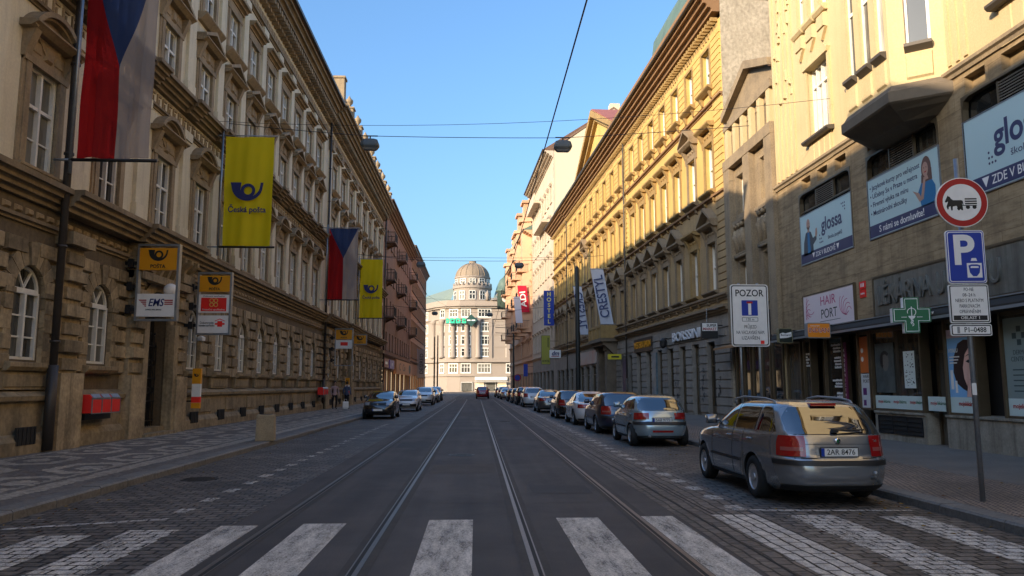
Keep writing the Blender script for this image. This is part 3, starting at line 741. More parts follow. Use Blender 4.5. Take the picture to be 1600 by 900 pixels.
# ================================================================ near corner house on the right (cream over travertine)
def travertine():
    m, t, b, N, L = nodes('travertine'); tc = N('ShaderNodeTexCoord')
    mp = N('ShaderNodeMapping'); mp.inputs['Scale'].default_value = (1.2, 1.2, 6); L(tc.outputs['Object'], mp.inputs[0])
    n = N('ShaderNodeTexNoise', i_Scale=1.2, i_Detail=8, i_Roughness=.7); L(mp.outputs[0], n.inputs['Vector'])
    mp2 = N('ShaderNodeMapping'); mp2.inputs['Scale'].default_value = (1, 1, .1); L(tc.outputs['Object'], mp2.inputs[0])
    n2 = N('ShaderNodeTexNoise', i_Scale=1.3, i_Detail=6, i_Roughness=.7); L(mp2.outputs[0], n2.inputs['Vector'])
    cr = N('ShaderNodeValToRGB'); e = cr.color_ramp.elements
    e[0].position = .28; e[0].color = (.155, .108, .056, 1); e[1].position = .72; e[1].color = (.49, .37, .215, 1)
    k = cr.color_ramp.elements.new(.5); k.color = (.37, .265, .145, 1)
    L(n.outputs[0], cr.inputs[0])
    r = N('ShaderNodeMapRange', i_1=.45, i_2=.7, i_3=0, i_4=.75); L(n2.outputs[0], r.inputs[0])
    x = N('ShaderNodeMix', data_type='RGBA'); L(r.outputs[0], x.inputs[0]); L(cr.outputs[0], x.inputs[6]); x.inputs[7].default_value = (.13, .09, .048, 1)
    mp3 = N('ShaderNodeMapping'); mp3.inputs['Rotation'].default_value = (R(90), 0, 0); L(tc.outputs['Object'], mp3.inputs[0])
    br = N('ShaderNodeTexBrick', i_Color1=(1, 1, 1, 1), i_Color2=(.82, .82, .82, 1), i_Mortar=(.55, .5, .45, 1)); br.inputs['Scale'].default_value = 1
    br.inputs['Brick Width'].default_value = 1.25; br.inputs['Row Height'].default_value = .62; br.inputs['Mortar Size'].default_value = .006; L(mp3.outputs[0], br.inputs['Vector'])
    y = N('ShaderNodeMix', data_type='RGBA', blend_type='MULTIPLY', i_0=1); L(x.outputs[2], y.inputs[6]); L(br.outputs[0], y.inputs[7]); L(y.outputs[2], b.inputs['Base Color'])
    b.inputs['Roughness'].default_value = .8
    bp = N('ShaderNodeBump', i_Strength=.25, i_Distance=.02); L(n.outputs[0], bp.inputs['Height']); L(bp.outputs[0], b.inputs['Normal'])
    return m
m_trav = travertine()
m_cream = mat('cream_render', (.60, .47, .26), .85, var=.3, vs_=.6, fine=.1, bump=.2, bs=20, streak=.4, dirt=(.42, .31, .16))
m_brick = mat('grey_brown_brick', (.33, .25, .155), .85, var=.6, vs_=1, fine=.2, bump=.3, bs=16, streak=.5, dirt=(.12, .095, .07))
m_yellow = mat('ochre_yellow_render', (.60, .41, .135), .85, var=.45, vs_=.55, fine=.1, bump=.15, bs=16, streak=.4, dirt=(.40, .235, .06))
m_ytrim = mat('ochre_stone_trim', (.37, .24, .09), .85, var=.5, vs_=1.2, fine=.15, bump=.2, bs=14, streak=.4, dirt=(.18, .11, .045))
m_gstone = mat('grey_base_stone', (.31, .275, .23), .85, var=.6, vs_=.9, fine=.15, bump=.25, bs=14, streak=.5, dirt=(.16, .14, .115))
m_rough = mat('rough_plaster', (.46, .40, .31), .9, var=.6, vs_=.8, fine=.25, bump=.9, bs=5, streak=.3, dirt=(.26, .22, .16))
m_bronze = mat('dark_bronze_frame', (.17, .13, .08), .4, .6, var=.3, vs_=4)
m_sill = mat('dark_metal_sill', (.09, .075, .06), .6, .2)
XR = 11.2
house = thing('corner_house', 'cream house with bay window above a brown travertine shop floor with adverts', 'building', (XR, 0, 0), R(90))
S1 = 1
TOP = 21
# travertine middle zone with three wide windows
gl = [(23.82, 3.7, 5.8, 8.25), (19.3, 3.45, 5.8, 8.2), (14.85, 3.55, 5.9, 8.3), (10.2, 3.5, 5.9, 8.3)]
ops = [(u, w, a, c, False) for u, w, a, c in gl]
small = []
for u, w, a, c in gl: small += [(u + dx, .72, 8.36, 8.74, False) for dx in (-1.25, 0, 1.25)]
mb = MB(S1); wall_grid(mb, -30, 27.55, 4.72, 9.0, [], .2) if 0 else wall_grid(mb, -30, 27.55, 4.72, 9.0, ops + small, .22)
mb.build('travertine_wall', m_trav, house)
mb = MB(S1)
for u, w, a, c, _ in small: mb.quad((u - w / 2, -.2, a), (u + w / 2, -.2, a), (u + w / 2, -.2, c), (u - w / 2, -.2, c)); mb.mark()
build_each(mb, 'recessed_panel', m_trav, house)
mb = MB(S1); cornice(mb, -30, 27.6, [(-.02, 8.86), (.05, 8.86), (.07, 8.94), (.13, 8.98), (.13, 9.06), (-.02, 9.1)]); mb.build('string_course', m_brick, house)
for u, w, a, c in gl:                                                 # window strip above each board: louvre and dark lights
    mb = MB(S1); z0 = c - .62; h2 = w / 2
    mb.box(u - h2, u + h2, -.1, -.05, a, a + .05); mb.box(u - h2, u + h2, -.1, -.04, z0 - .05, z0)
    mb.prism([(u - h2, a), (u - h2 + .05, a), (u - h2 + .05, c - .3), (u - h2 + .1, c - .12), (u - h2 + .3, c - .05), (u + h2 - .3, c - .05), (u + h2 - .1, c - .12), (u + h2 - .05, c - .3), (u + h2 - .05, a), (u + h2, a), (u + h2, c), (u - h2, c)], -.12, .02)
    for x in (-w / 6, w / 6): mb.box(u + x - .03, u + x + .03, -.1, -.03, z0, c - .05)
    fr = mb.build('window', m_bronze, house)
    mb = MB(S1); mb.quad((u - h2, -.15, a), (u + h2, -.15, a), (u + h2, -.15, c), (u - h2, -.15, c)); mb.build('pane', m_shop, fr)
    mb = MB(S1)
    for k in range(8): zz = z0 + .06 + k * .065; mb.prism([(-.1, zz), (-.03, zz - .02), (-.03, zz - .005), (-.1, zz + .015)], u - w / 6 + .03, u + w / 6 - .03, 'x')
    mb.build('louvre', m_gstone, fr)
# cream upper floors
up = [(23.75, 1.55, 9.85, 12.3), (14.3, 1.55, 9.85, 12.3), (9.5, 1.55, 9.85, 12.3), (23.75, 1.55, 17, 18.9), (14.3, 1.55, 13.6, 15.9), (9.5, 1.55, 13.6, 15.9)]
tri_w = [(24.9, .55, 13.9, 15.6), (24.05, .55, 13.9, 15.6), (23.2, .55, 13.9, 15.6)]
mb = MB(S1); wall_grid(mb, -30, 27.55, 9.0, TOP, [(u, w, a, c, False) for u, w, a, c in up + tri_w], .3); shell(mb, -30, 27.55, 0, TOP, -14); mb.build('cream_wall', m_cream, house)
fm = frame_mesh(S1, 1.55, 2.45, False, .2, .72, 4, (), t=.07, th=.06); pm = pane_mesh(S1, 1.55, 2.45, False, .2, m_pane_l)
mb = MB(S1)
mb.prism([(-.9, 2.45), (.9, 2.45), (.95, 2.6), (.7, 2.78), (.45, 2.7), (.2, 2.82), (-.2, 2.82), (-.45, 2.7), (-.7, 2.78), (-.95, 2.6)], -.02, .14)
for s in (-1, 1):
    x0, x1 = sorted((s * .775, s * .93)); mb.box(x0, x1, -.02, .07, -.1, 2.45)
mb.prism([(-.02, -1.0), (.05, -1.0), (.05, -.02), (-.02, -.02)], -.8, .8, 'x')
for k in range(4): mb.block(-.74 + k * .38, -.40 + k * .38, .04, .08, -.9, -.2, .03)
suru = mesh_of(mb, 'window_surround', m_cream)
mb = MB(S1); mb.prism([(-.2, -.14), (.2, -.14), (.26, -.08), (.26, -.02), (-.2, .03)], -.95, .95, 'x'); sillu = mesh_of(mb, 'sill', m_sill)
for u, w, a, c in up:
    w_ = put_window(house, fm, pm, (u, 0, a), suru); link('sill', sillu, w_)
fm3 = frame_mesh(S1, .55, 1.7, False, .2, .7, 1); pm3 = pane_mesh(S1, .55, 1.7, False, .2, m_pane_l)
mb = MB(S1); mb.prism([(-.2, -.2), (.12, -.2), (.2, -.1), (.2, 0), (-.2, .03)], -.38, .38, 'x'); mb.block(-.3, .3, -.02, .12, -.75, -.2, .06); mb.prism([(-.3, -.75), (.3, -.75), (0, -1.1)], -.02, .1)
s3 = mesh_of(mb, 'window_surround', m_cream)
for u, w, a, c in tri_w: put_window(house, fm3, pm3, (u, 0, a), s3)
mb = MB(S1)                                                            # carved strips of the end of the facade
for u in (27.3, 26.9, 26.5, 26.1, 25.7): mb.box(u - .07, u + .07, -.02, .05, 9.15, 20)
for k in range(26):
    u, z = random.uniform(25.6, 27.3), random.uniform(11.5, 19); mb.block(u - .07, u + .1, -.02, .1, z, z + random.uniform(.15, .6), .03)
for u in (16.9, 16.6, 16.3, 12.2, 11.9): mb.box(u - .06, u + .06, -.02, .045, 9.2, 20)
mb.build('carved_strip', m_cream, house)
# the bay: splayed plan, dark skirt, tapering underside
plan = [(20.9, 0), (20.0, 1.0), (17.75, 1.0), (17.0, 0)]
def bay_face(mb, a, c, z0, z1, ops_, off=.0):
    """one flat side of the bay between plan points a and c with window slots (t0,t1,zb,zt)"""
    A, C = Vector(a), Vector(c); D = C - A
    def P(t, z, o=0):
        n = Vector((-D.y, D.x)).normalized()
        if n.y < 0: n = -n
        p = A + D * t + n * (off + o); return (p.x, p.y, z)
    zs = sorted({z0, z1} | {v for o in ops_ for v in o[2:4]}); ts = sorted({0, 1} | {v for o in ops_ for v in o[:2]})
    for i in range(len(ts) - 1):
        for j in range(len(zs) - 1):
            tm, zm = (ts[i] + ts[i + 1]) / 2, (zs[j] + zs[j + 1]) / 2
            if any(o[0] < tm < o[1] and o[2] < zm < o[3] for o in ops_): continue
            mb.quad(P(ts[i], zs[j]), P(ts[i + 1], zs[j]), P(ts[i + 1], zs[j + 1]), P(ts[i], zs[j + 1]))
    for t0, t1, b_, c_ in ops_:
        Q = [(t0, b_), (t1, b_), (t1, c_), (t0, c_)]
        for k in range(4):
            p, q = Q[k], Q[(k + 1) % 4]; mb.quad(P(*p), P(*p, -.2), P(*q, -.2), P(*q))
    return P
mb = MB(S1); wn_ = []; slots = {0: [(.28, .74, 10.0, 12.6), (.28, .74, 14, 16.5)], 1: [(.08, .27, 10.0, 12.6), (.40, .62, 10.0, 12.6), (.74, .93, 10, 12.6), (.08, .27, 14, 16.5), (.40, .62, 14, 16.5), (.74, .93, 14, 16.5)], 2: [(.3, .75, 10, 12.6), (.3, .75, 14, 16.5)]}
for i in range(3):
    P = bay_face(mb, plan[i], plan[i + 1], 9.0, TOP, slots[i])
    for s in slots[i]: wn_.append((P, s))
mb.prism([(p[0], p[1]) for p in plan], TOP, TOP + .1, 'z')
mb.build('bay_wall', m_cream, house)
for P, (t0, t1, a, c) in wn_:
    mb = MB(S1); e = (t1 - t0) * .13
    for q0, q1, z0, z1 in ((t0, t0 + e, a, c), (t1 - e, t1, a, c), (t0 + e, t1 - e, a, a + .08), (t0 + e, t1 - e, c - .08, c), (t0 + e, t1 - e, a + 1.8, a + 1.9)):
        V = [P(q0, z0, -.10), P(q1, z0, -.10), P(q1, z1, -.10), P(q0, z1, -.10), P(q0, z0, -.15), P(q1, z0, -.15), P(q1, z1, -.15), P(q0, z1, -.15)]
        mb.add(V, [(0, 1, 2, 3), (7, 6, 5, 4), (0, 4, 5, 1), (1, 5, 6, 2), (2, 6, 7, 3), (3, 7, 4, 0)])
    w_ = mb.build('window', m_white, house)
    mb = MB(S1); mb.quad(P(t0, a, -.14), P(t1, a, -.14), P(t1, c, -.14), P(t0, c, -.14)); mb.build('pane', m_pane_l, w_)
    mb = MB(S1); V = [P(t0 - .02, a - .02, .16), P(t1 + .02, a - .02, .16), P(t1 + .02, a - .1, .16), P(t0 - .02, a - .1, .16), P(t0 - .02, a - .0, -.1), P(t1 + .02, a - .0, -.1), P(t1 + .02, a - .22, 0), P(t0 - .02, a - .22, 0)]
    mb.add(V, [(0, 1, 2, 3), (4, 5, 1, 0), (3, 2, 6, 7), (0, 3, 7, 4), (1, 5, 6, 2)]); mb.build('sill', m_sill, w_)
    mb = MB(S1)
    V = [P(t0, a - .3, .05), P(t1, a - .3, .05), P(t1, a - .85, .05), P(t0, a - .85, .05), P(t0 - .01, a - .26, 0), P(t1 + .01, a - .26, 0), P(t1 + .01, a - .9, 0), P(t0 - .01, a - .9, 0)]
    mb.add(V, [(0, 1, 2, 3), (4, 5, 1, 0), (1, 5, 6, 2), (2, 6, 7, 3), (3, 7, 4, 0)]); mb.build('bay_panel', m_cream, w_)
def grow(k, dz): return [(plan[0][0] + k, 0), (plan[1][0] + k * .7, plan[1][1] + k), (plan[2][0] - k * .7, plan[2][1] + k), (plan[3][0] - k, 0)]
mb = MB(S1); mb.loft([[(19 + (x - 19) * q, y * w, z) for x, y in grow(k, 0)] for k, q, w, z in ((0, .45, .12, 8.12), (0, .75, .55, 8.24), (0, .95, .9, 8.42), (.10, 1, 1, 8.54), (.14, 1, 1, 8.58), (.14, 1, 1, 8.84), (.07, 1, 1, 8.90), (0, 1, 1, 9.03))]); mb.build('bay_skirt', mat('dark_lead_skirt', (.16, .125, .085), .8, 0, var=.5, vs_=2), house)
cornice_mb = MB(S1); cornice(cornice_mb, -30, 27.6, steps(20.4, 21.1, .1, .6, 3)); cornice_mb.build('cornice', m_cream, house)
roof_body(S1, house, -30, 27.6, .65, 21.2, -6, 23.5, -14, m_roof)
# ---- shop floor: fascia, canopy, plinth, shop windows
def yv(a): return a
mb = MB(S1); cols_t = [(27.2, 27.55), (22.0, 21.55), (13.0, 12.6)]
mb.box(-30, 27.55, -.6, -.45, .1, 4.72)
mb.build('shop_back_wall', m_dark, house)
mb = MB(S1); mb.box(-30, 27.55, -.5, .0, 3.56, 4.72); mb.build('fascia_wall', m_trav, house)
mb = MB(S1); mb.box(-8, 20.95, -.02, .035, 3.62, 4.66); 
fa = mb.build('glass_fascia', mat('grey_fascia_glass', (.20, .205, .185), .15, var=.7, vs_=.7, streak=.6, dirt=(.05, .048, .042), coat=.5), house)
mb = MB(S1); mb.box(-8, 21.0, .0, .06, 4.66, 4.72); mb.box(20.95, 21.0, .0, .06, 3.6, 4.66); mb.build('fascia_frame', m_bronze, house)
m_letter = mat('patinated_letter', (.185, .185, .165), .4, .3, var=.5, vs_=4)
# dark old lettering across the glass fascia; reading direction runs towards the camera
fl = thing('fascia_lettering', 'old dark metal letters reading lékárna u domu on the glass fascia', 'lettering', (XR - .06, 18.2, 4.12), R(-90))
text('letters', 'LÉKÁRNA U DOMU', .78, m_letter, fl, (0, 0, 0), width=5.0, bold=-.004, ext=.025)
mb = MB(S1); mb.prism([(-.3, 3.26), (.5, 3.24), (.5, 3.34), (.42, 3.5), (-.3, 3.56)], -30, 27.5, 'x'); mb.build('canopy', mat('dark_brown_canopy', (.03, .024, .018), .7), house)
mb = MB(S1); mb.box(-30, 27.5, .5, .512, 3.235, 3.30); mb.box(-30, 27.5, .425, .45, 3.5, 3.53); mb.build('canopy_edge', m_signback, house)
mb = MB(S1)
for a, c in ((-30, 13.4), (13.5, 16.6), (16.6, 18.0), (18.85, 21.3), (22.35, 23.1), (24.55, 25.0), (25.75, 27.5)): mb.prism([(-.4, .1), (.02, .1), (.02, .92), (.06, .95), (.06, 1.0), (-.4, 1.02)], a, c, 'x')
mb.build('plinth', mat('stained_plinth', (.33, .30, .24), .8, var=.5, vs_=2, fine=.15, bump=.2, streak=.9, dirt=(.10, .085, .06)), house)
mb = MB(S1)
for a, c in ((19.0, 21.1), (13.6, 15.0)):
    mb.cm = 0; mb.box(a, c, .0, .026, .42, .88); mb.cm = 1
    for k in range(4): x = a + (c - a) * k / 3; mb.box(x - .015, x + .015, .026, .05, .42, .88)
    for k in range(5): z = .42 + .46 * k / 4; mb.box(a, c, .028, .044, z - .01, z + .01)
    mb.mark()
build_each(mb, 'cellar_grille', [m_dark, m_iron], house)
BAYS = [(18.9, 21.4, 'a'), (16.75, 17.95, 'b'), (14.9, 15.95, 'c'), (12.2, 14.75, 'd'), (9, 12, 'e'), (21.45, 22.15, 'f'), (23.05, 24.3, 'g'), (25.3, 25.9, 'h'), (26.1, 27.3, 'i')]
for a, c, k in BAYS:
    mb = MB(S1); z0, z1 = 1.0, 3.26
    mb.box(a, a + .06, -.22, .03, z0, z1); mb.box(c - .06, c, -.22, .03, z0, z1); mb.box(a + .06, c - .06, -.22, .0, z0, z0 + .06); mb.box(a + .06, c - .06, -.22, .0, z1 - .1, z1)
    w_ = mb.build('shop_window', m_bronze, house)
    mb = MB(S1); mb.quad((a, -.06, z0), (c, -.06, z0), (c, -.06, z1), (a, -.06, z1)); mb.build('pane', m_shop, w_)
for a, c in ((18.05, 18.85), (22.2, 23.0), (24.4, 25.2)):
    mb = MB(S1); mb.box(a, a + .07, -.4, -.32, .25, 3.2); mb.box(c - .07, c, -.4, -.32, .25, 3.2); mb.box(a, c, -.4, -.32, 2.5, 2.56); d_ = mb.build('door', m_bronze, house)
    mb = MB(S1); mb.quad((a, -.37, .25), (c, -.37, .25), (c, -.37, 3.2), (a, -.37, 3.2)); mb.build('pane', m_shop, d_)
    mb = MB(S1); mb.tube([(a + .15, -.3, 1.1), (a + .15, -.3, 1.6)], .015, 6); mb.build('handle', m_steel, d_)

# ================================================================ narrow brown house with a loggia under its gable
narrow = thing('narrow_house', 'narrow brown house with pillared loggia and gable beside the yellow building', 'building', (XR, 27.62, 0), R(90))
W = 5.6
mb = MB(S1); nops = [(u, 1.0, a, c, False) for u in (1.35, 4.15) for a, c in ((4.95, 6.95), (9.05, 10.75))] + [(k * .98 + .85, .62, 11.75, 12.75, False) for k in range(5)]
wall_grid(mb, 0, W, 0, 13.3, nops, .4, -.12); shell(mb, 0, W, 0, 13.3, -13, -.12)
mb.prism([(0, 13.3), (W, 13.3), (W, 13.6), (W * .45, 14.85), (0, 13.9)], -13, -.12); mb.build('wall', m_brick, narrow)
mb = MB(S1); Gp = [(W + .02, 13.55), (W + .02, 13.9), (W * .45, 15.15), (-.02, 14.2), (-.02, 13.9), (W * .45, 14.8)]; mb.prism(Gp, -.3, .16); mb.box(-.02, W + .02, -.12, .08, 13.05, 13.3)
mb.prism([(.3, 13.4), (W - .3, 13.4), (W - .3, 13.5), (.3, 13.5)], -.12, -.02)
mb.build('gable', m_brick, narrow)
mb = MB(S1); mb.box(0, W, -.12, .16, 11.2, 11.65)
for u in (0.37, 2.75, W - .37): mb.mark(); mb.box(u - .36, u + .36, -.14, .14, 3.6, 11.2)
build_each(mb, 'pier', m_brick, narrow)
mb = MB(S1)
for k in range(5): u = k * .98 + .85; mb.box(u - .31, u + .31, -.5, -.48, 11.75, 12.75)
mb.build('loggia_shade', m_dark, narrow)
mb = MB(S1)
for k in range(6): u = k * .98 + .36; mb.box(u - .17, u + .17, -.12, .05, 11.66, 13.05); mb.mark()
build_each(mb, 'loggia_pillar', m_cream, narrow)
fmn = frame_mesh(S1, 1.0, 2.0, False, .3, .72, 2); pmn = pane_mesh(S1, 1.0, 2.0, False, .3); fmn2 = frame_mesh(S1, 1.0, 1.7, False, .3, .72, 2); pmn2 = pane_mesh(S1, 1.0, 1.7, False, .3)
mb = MB(S1); mb.prism(steps(-.75, -.3, .02, .2, 3, -.14), -.75, .75, 'x') ; sn = mesh_of(mb, 'window_surround', m_brick)
mb = MB(S1); mb.prism([(-.14, 2.2), (.1, 2.2), (.16, 2.3), (.16, 2.36), (-.14, 2.5)], -.72, .72, 'x'); mb.box(-.72, .72, -.3, .0, -.12, 0); sn2 = mesh_of(mb, 'window_surround', m_brick)
for u in (1.35, 4.15):
    put_window(narrow, fmn, pmn, (u, -.12, 4.95), sn2); put_window(narrow, fmn2, pmn2, (u, -.12, 9.05), sn)
    mb = MB(S1); rr = random.Random(int(u * 10))                        # relief of standing figures between the floors
    for k in range(3):
        x = u - .42 + k * .42; mb.tube([(x, -.1, 7.25), (x + rr.uniform(-.05, .05), -.02, 7.9), (x, 0, 8.3)], [.10, .16, .12], 8); mb.ball((x, .03, 8.5), .11, 6)
        mb.tube([(x - .12, .02, 8.2), (x + .1, .08, 7.95), (x + .22, .05, 8.1)], .045, 6); mb.tube([(x + .06, -.05, 7.2), (x + .08, 0, 7.6)], .06, 6)
    mb.box(u - .7, u + .7, -.14, .03, 7.12, 7.22); mb.build('relief', m_brick, narrow, True)
mb = MB(S1); mb.box(0, W, -.13, -.04, 3.5, 4.6); mb.build('shop_fascia', m_black, narrow)
mb = MB(S1)
for a, c in ((.15, 1.2), (1.4, 2.3), (2.5, 3.3), (3.5, 4.3), (4.5, 5.3)): mb.box(a, a + .07, -.1, -.02, .2, 3.4); mb.box(c - .07, c, -.1, -.02, .2, 3.4); mb.box(a, c, -.1, -.02, .2, .9)
w_ = mb.build('shop_window', m_bronze, narrow)
mb = MB(S1); mb.quad((0, -.08, .2), (W, -.08, .2), (W, -.08, 3.5), (0, -.08, 3.5)); mb.build('pane', m_shop, w_)
mb = MB(S1); mb.prism([(-.1, 3.52), (.85, 3.3), (.85, 3.22), (-.1, 3.40)], 2.6, W, 'x'); mb.build('awning', m_warm, narrow)
mb = MB(S1); mb.prism([(0, 13.9), (W * .45, 15.1), (W, 13.9), (W, 13.85), (W * .45, 15.0), (0, 13.85)], -13, .1); mb.build('roof', m_roof, narrow)

# ================================================================ long yellow house, turned slightly with the street
yl = thing('yellow_house', 'long ochre yellow house with rows of pedimented windows over grey shops', 'building', (XR, 33.3, 0), R(90) + .04)
YLEN = 55.0; A_ = [2.0, 4.6, 7.1, 9.6, 12.1, 14.6, 17.1]; B_ = [20.5, 23.3, 26.1, 28.9, 31.7, 34.5, 37.2, 39.9, 42.5]; C_ = [46.2, 48.5, 50.8, 53.1]
cols = A_ + B_ + C_
ys = MB(S1); rows_ = ((6.05, 2.35), (10.8, 2.4), (15.85, 2.0)); WY = 1.12
wall_grid(ys, 0, YLEN, 10.4, 18.7, [(u, WY, a, a + h, False) for u in cols for a, h in rows_[1:]], .3); ys.build('yellow_wall', m_yellow, yl)
m_ylow = mat('brown_ochre_render', (.43, .29, .135), .85, var=.6, vs_=.8, fine=.15, bump=.2, bs=12, streak=.5, dirt=(.20, .14, .08))  # lower walls in a browner ochre than the floors above
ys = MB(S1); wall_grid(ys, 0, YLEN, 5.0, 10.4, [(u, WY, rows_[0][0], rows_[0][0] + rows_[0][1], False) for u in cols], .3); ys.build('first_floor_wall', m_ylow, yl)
m_ytlow = mat('brown_stone_trim', (.28, .205, .125), .85, var=.5, vs_=1.2, fine=.15, bump=.2, bs=14, streak=.4, dirt=(.13, .095, .06))  # lower trim browner than the trim above
ys = MB(S1); shell(ys, 0, YLEN, 0, 19.6, -14); ys.prism([(0, 19.6), (-14, 19.6), (-7, 24.5)], 0, YLEN, 'x') if 0 else None
ys.quad((0, 0, 19.6), (0, -1.2, 19.6), (0, -6, 24.0), (0, -14, 24)); ys.build('end_wall', m_rough, yl)
ys = MB(S1)
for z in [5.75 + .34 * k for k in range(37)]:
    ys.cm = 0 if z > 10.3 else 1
    for a, c in ((0.05, 1.2), (18.6, 19.1), (43.6, 44.4)): ys.block(a, c, -.02, .07, z, z + .33, .02)
    if z > 15:
        us = sorted(cols); prev = .05
        for u in us + [YLEN + .7]:
            a, c = prev, min(u - .62, YLEN)
            if c > a + .2: ys.block(a, c, -.02, .045, z, z + .33, .018)
            prev = u + .62
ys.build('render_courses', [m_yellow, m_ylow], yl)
# base floor of grey stone with openings
gops_ = [(u, 1.15, .25, 3.75, False) for u in (2.6, 4.85, 7.0, 9.2, 11.4, 13.8, 16.2, 18.6, 20.6)] + [(24.6, 2.4, .25, 3.9, False)] + [(28.6 + 2.9 * k, 2.3, .25, 3.4, False) for k in range(9)]
ys = MB(S1); wall_grid(ys, 0, YLEN, 0, 5.0, gops_, .3); ys.build('shop_wall', m_gstone, yl)
ys = MB(S1); z = .4; k_ = 0
while z < 4.6:
    prev = .05
    for u, w, a, c, _ in sorted(gops_):
        if z + .2 < c:
            if u - w / 2 - prev > .15: ys.block(prev + .01, u - w / 2 - .01, -.02, .05, z + .01, z + .37, .02)
            prev = u + w / 2
    if z > 3.7:
        u = 0.05 + (k_ % 2) * .5
        while u < 24: ys.block(u, u + .98, -.02, .05, z + .01, z + .37, .02); u += 1.0
    z += .39; k_ += 1
ys.build('stone_courses', m_gstone, yl)
for u, w, a, c, _ in gops_:
    ys = MB(S1); ys.box(u - w / 2, u - w / 2 + .06, -.26, -.18, a, c); ys.box(u + w / 2 - .06, u + w / 2, -.26, -.18, a, c); ys.box(u - w / 2, u + w / 2, -.26, -.19, a, a + .5); ys.box(u - w / 2, u + w / 2, -.26, -.19, c - .08, c); ys.box(u - w / 2, u + w / 2, -.26, -.2, 2.6, 2.66)
    w_ = ys.build('shop_window', m_bronze, yl); ys = MB(S1); ys.quad((u - w / 2, -.24, a), (u + w / 2, -.24, a), (u + w / 2, -.24, c), (u - w / 2, -.24, c)); ys.build('pane', m_shop, w_)
def sur_y(kind, h):
    mb = MB(S1); a = WY / 2
    for s in (-1, 1):
        x0, x1 = sorted((s * a, s * (a + .16))); mb.box(x0, x1, -.02, .07, 0, h)
    mb.box(-a - .16, a + .16, -.02, .07, h, h + .14)
    if kind < 2:
        z = h + .14; mb.box(-a - .2, a + .2, -.02, .05, z, z + .5)
        for k in range(3): mb.ball((-.36 + k * .36, .05, z + .25), .09, 5)
        for s in (-1, 1):
            x0, x1 = sorted((s * (a + .08), s * (a + .3))); mb.prism([(-.02, z - .2), (.06, z - .2), (.1, z + .1), (.3, z + .5), (-.02, z + .5)], x0, x1, 'x')
        z += .5; mb.prism([(-.02, z), (.3, z), (.4, z + .08), (.44, z + .12), (.44, z + .2), (-.02, z + .24)], -a - .42, a + .42, 'x')
        if kind == 0:
            t = z + .22; Wd = a + .42; H = .72
            mb.prism([(-Wd + .12, t), (Wd - .12, t), (0, t + H - .14)], -.02, .1)
            for s in (-1, 1): mb.prism([(s * Wd, t), (s * Wd, t + .13), (0, t + H + .08), (0, t + H - .08)], -.02, .46)
    mb.prism([(-.2, -.22), (.1, -.22), (.28, -.1), (.32, -.06), (.32, 0), (-.2, .02)], -a - .36, a + .36, 'x')
    for s in (-1, 1): mb.prism([(-.02, -.6), (.08, -.55), (.2, -.22), (-.02, -.22)], s * .62 - .08, s * .62 + .08, 'x')
    return mesh_of(mb, 'window_surround', m_ytlow if kind == 0 else m_ytrim)
sy = [sur_y(0, 2.35), sur_y(1, 2.4), sur_y(2, 2.0)]
mb = MB(S1)
syp = None
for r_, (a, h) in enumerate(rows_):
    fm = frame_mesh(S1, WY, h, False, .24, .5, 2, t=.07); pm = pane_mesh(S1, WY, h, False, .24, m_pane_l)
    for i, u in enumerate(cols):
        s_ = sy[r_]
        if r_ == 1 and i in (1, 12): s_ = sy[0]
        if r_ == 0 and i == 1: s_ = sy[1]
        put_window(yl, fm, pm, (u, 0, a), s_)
ys = MB(S1)
cornice(ys, 0, YLEN, steps(4.95, 5.3, .08, .32, 3)); cornice(ys, 0, YLEN, steps(5.55, 5.85, .06, .22, 3)); ys.build('string_course', m_ytlow, yl); ys = MB(S1); cornice(ys, 0, YLEN, steps(10.35, 10.55, .05, .18, 2))
cornice(ys, 0, YLEN, steps(14.9, 15.1, .05, .16, 2))
for a, c, e in ((0, 19.1, .2), (19.1, 44.5, 0), (44.5, YLEN + .2, .1)): cornice(ys, a, c, [(p[0] + (e if p[0] > 0 else 0), p[1] + e) for p in steps(18.75, 19.75, .18, 1.0, 5)])
ys.build('cornice', mat('brown_painted_eaves', (.27, .15, .07), .8, var=.4, vs_=1, fine=.1), yl)
ys = MB(S1); u = .3
while u < YLEN: ys.block(u, u + .26, -.02, .05, 18.25, 18.6, .06); ys.box(u, u + .14, -.02, .34, 18.62, 18.8); u += .36
ys.build('frieze', m_ytrim, yl)
ys = MB(S1)                                                              # roof pediment over the middle
t0, t1, tm, zb = 18.6, 34.6, 26.6, 19.85
ys.cm = 0; ys.prism([(t0 + 1.0, zb), (t1 - 1.0, zb), (tm, 23.1)], -4, .35); ys.cm = 1
for s in (-1, 1):
    e = t0 if s < 0 else t1; ys.prism([(e, zb - .05), (e, zb + .3), (tm, 23.95), (tm, 23.4)], -4, 1.0); ys.prism([(e - s * 1.0, zb), (e - s * 1.0, zb + .25), (tm, 23.4), (tm, 23.05)], -4, .65)
ys.build('pediment', [m_yellow, m_ytrim], yl)
ys = MB(S1); ys.prism([(t0, zb + .3), (tm, 23.97), (t1, zb + .3), (t1, zb + .34), (tm, 24.05), (t0, zb + .34)], -6, .9); ys.build('pediment_roof', mat('red_sheet_roof', (.36, .12, .08), .6, var=.3), yl)
roof_body(S1, yl, -.1, YLEN, 1.05, 19.8, -7, 21.9, -14, m_roof)
ys = MB(S1)
ys.prism([(.4, 19.85), (.75, 20.5), (.6, 21.6), (-.4, 23.4), (-6, 24.2), (-6, 19.85)], .2, 9, 'x'); ys.mark(); ys.prism([(.4, 19.85), (.7, 20.4), (.4, 21.2), (-.6, 22.4), (-6, 23), (-6, 19.85)], 46, 52, 'x'); build_each(ys, 'copper_mansard', m_copper, yl)
for u in (18.8, 44.4): downpipe(S1, yl, u, .22, .3, 18.8, .06, m_sill)
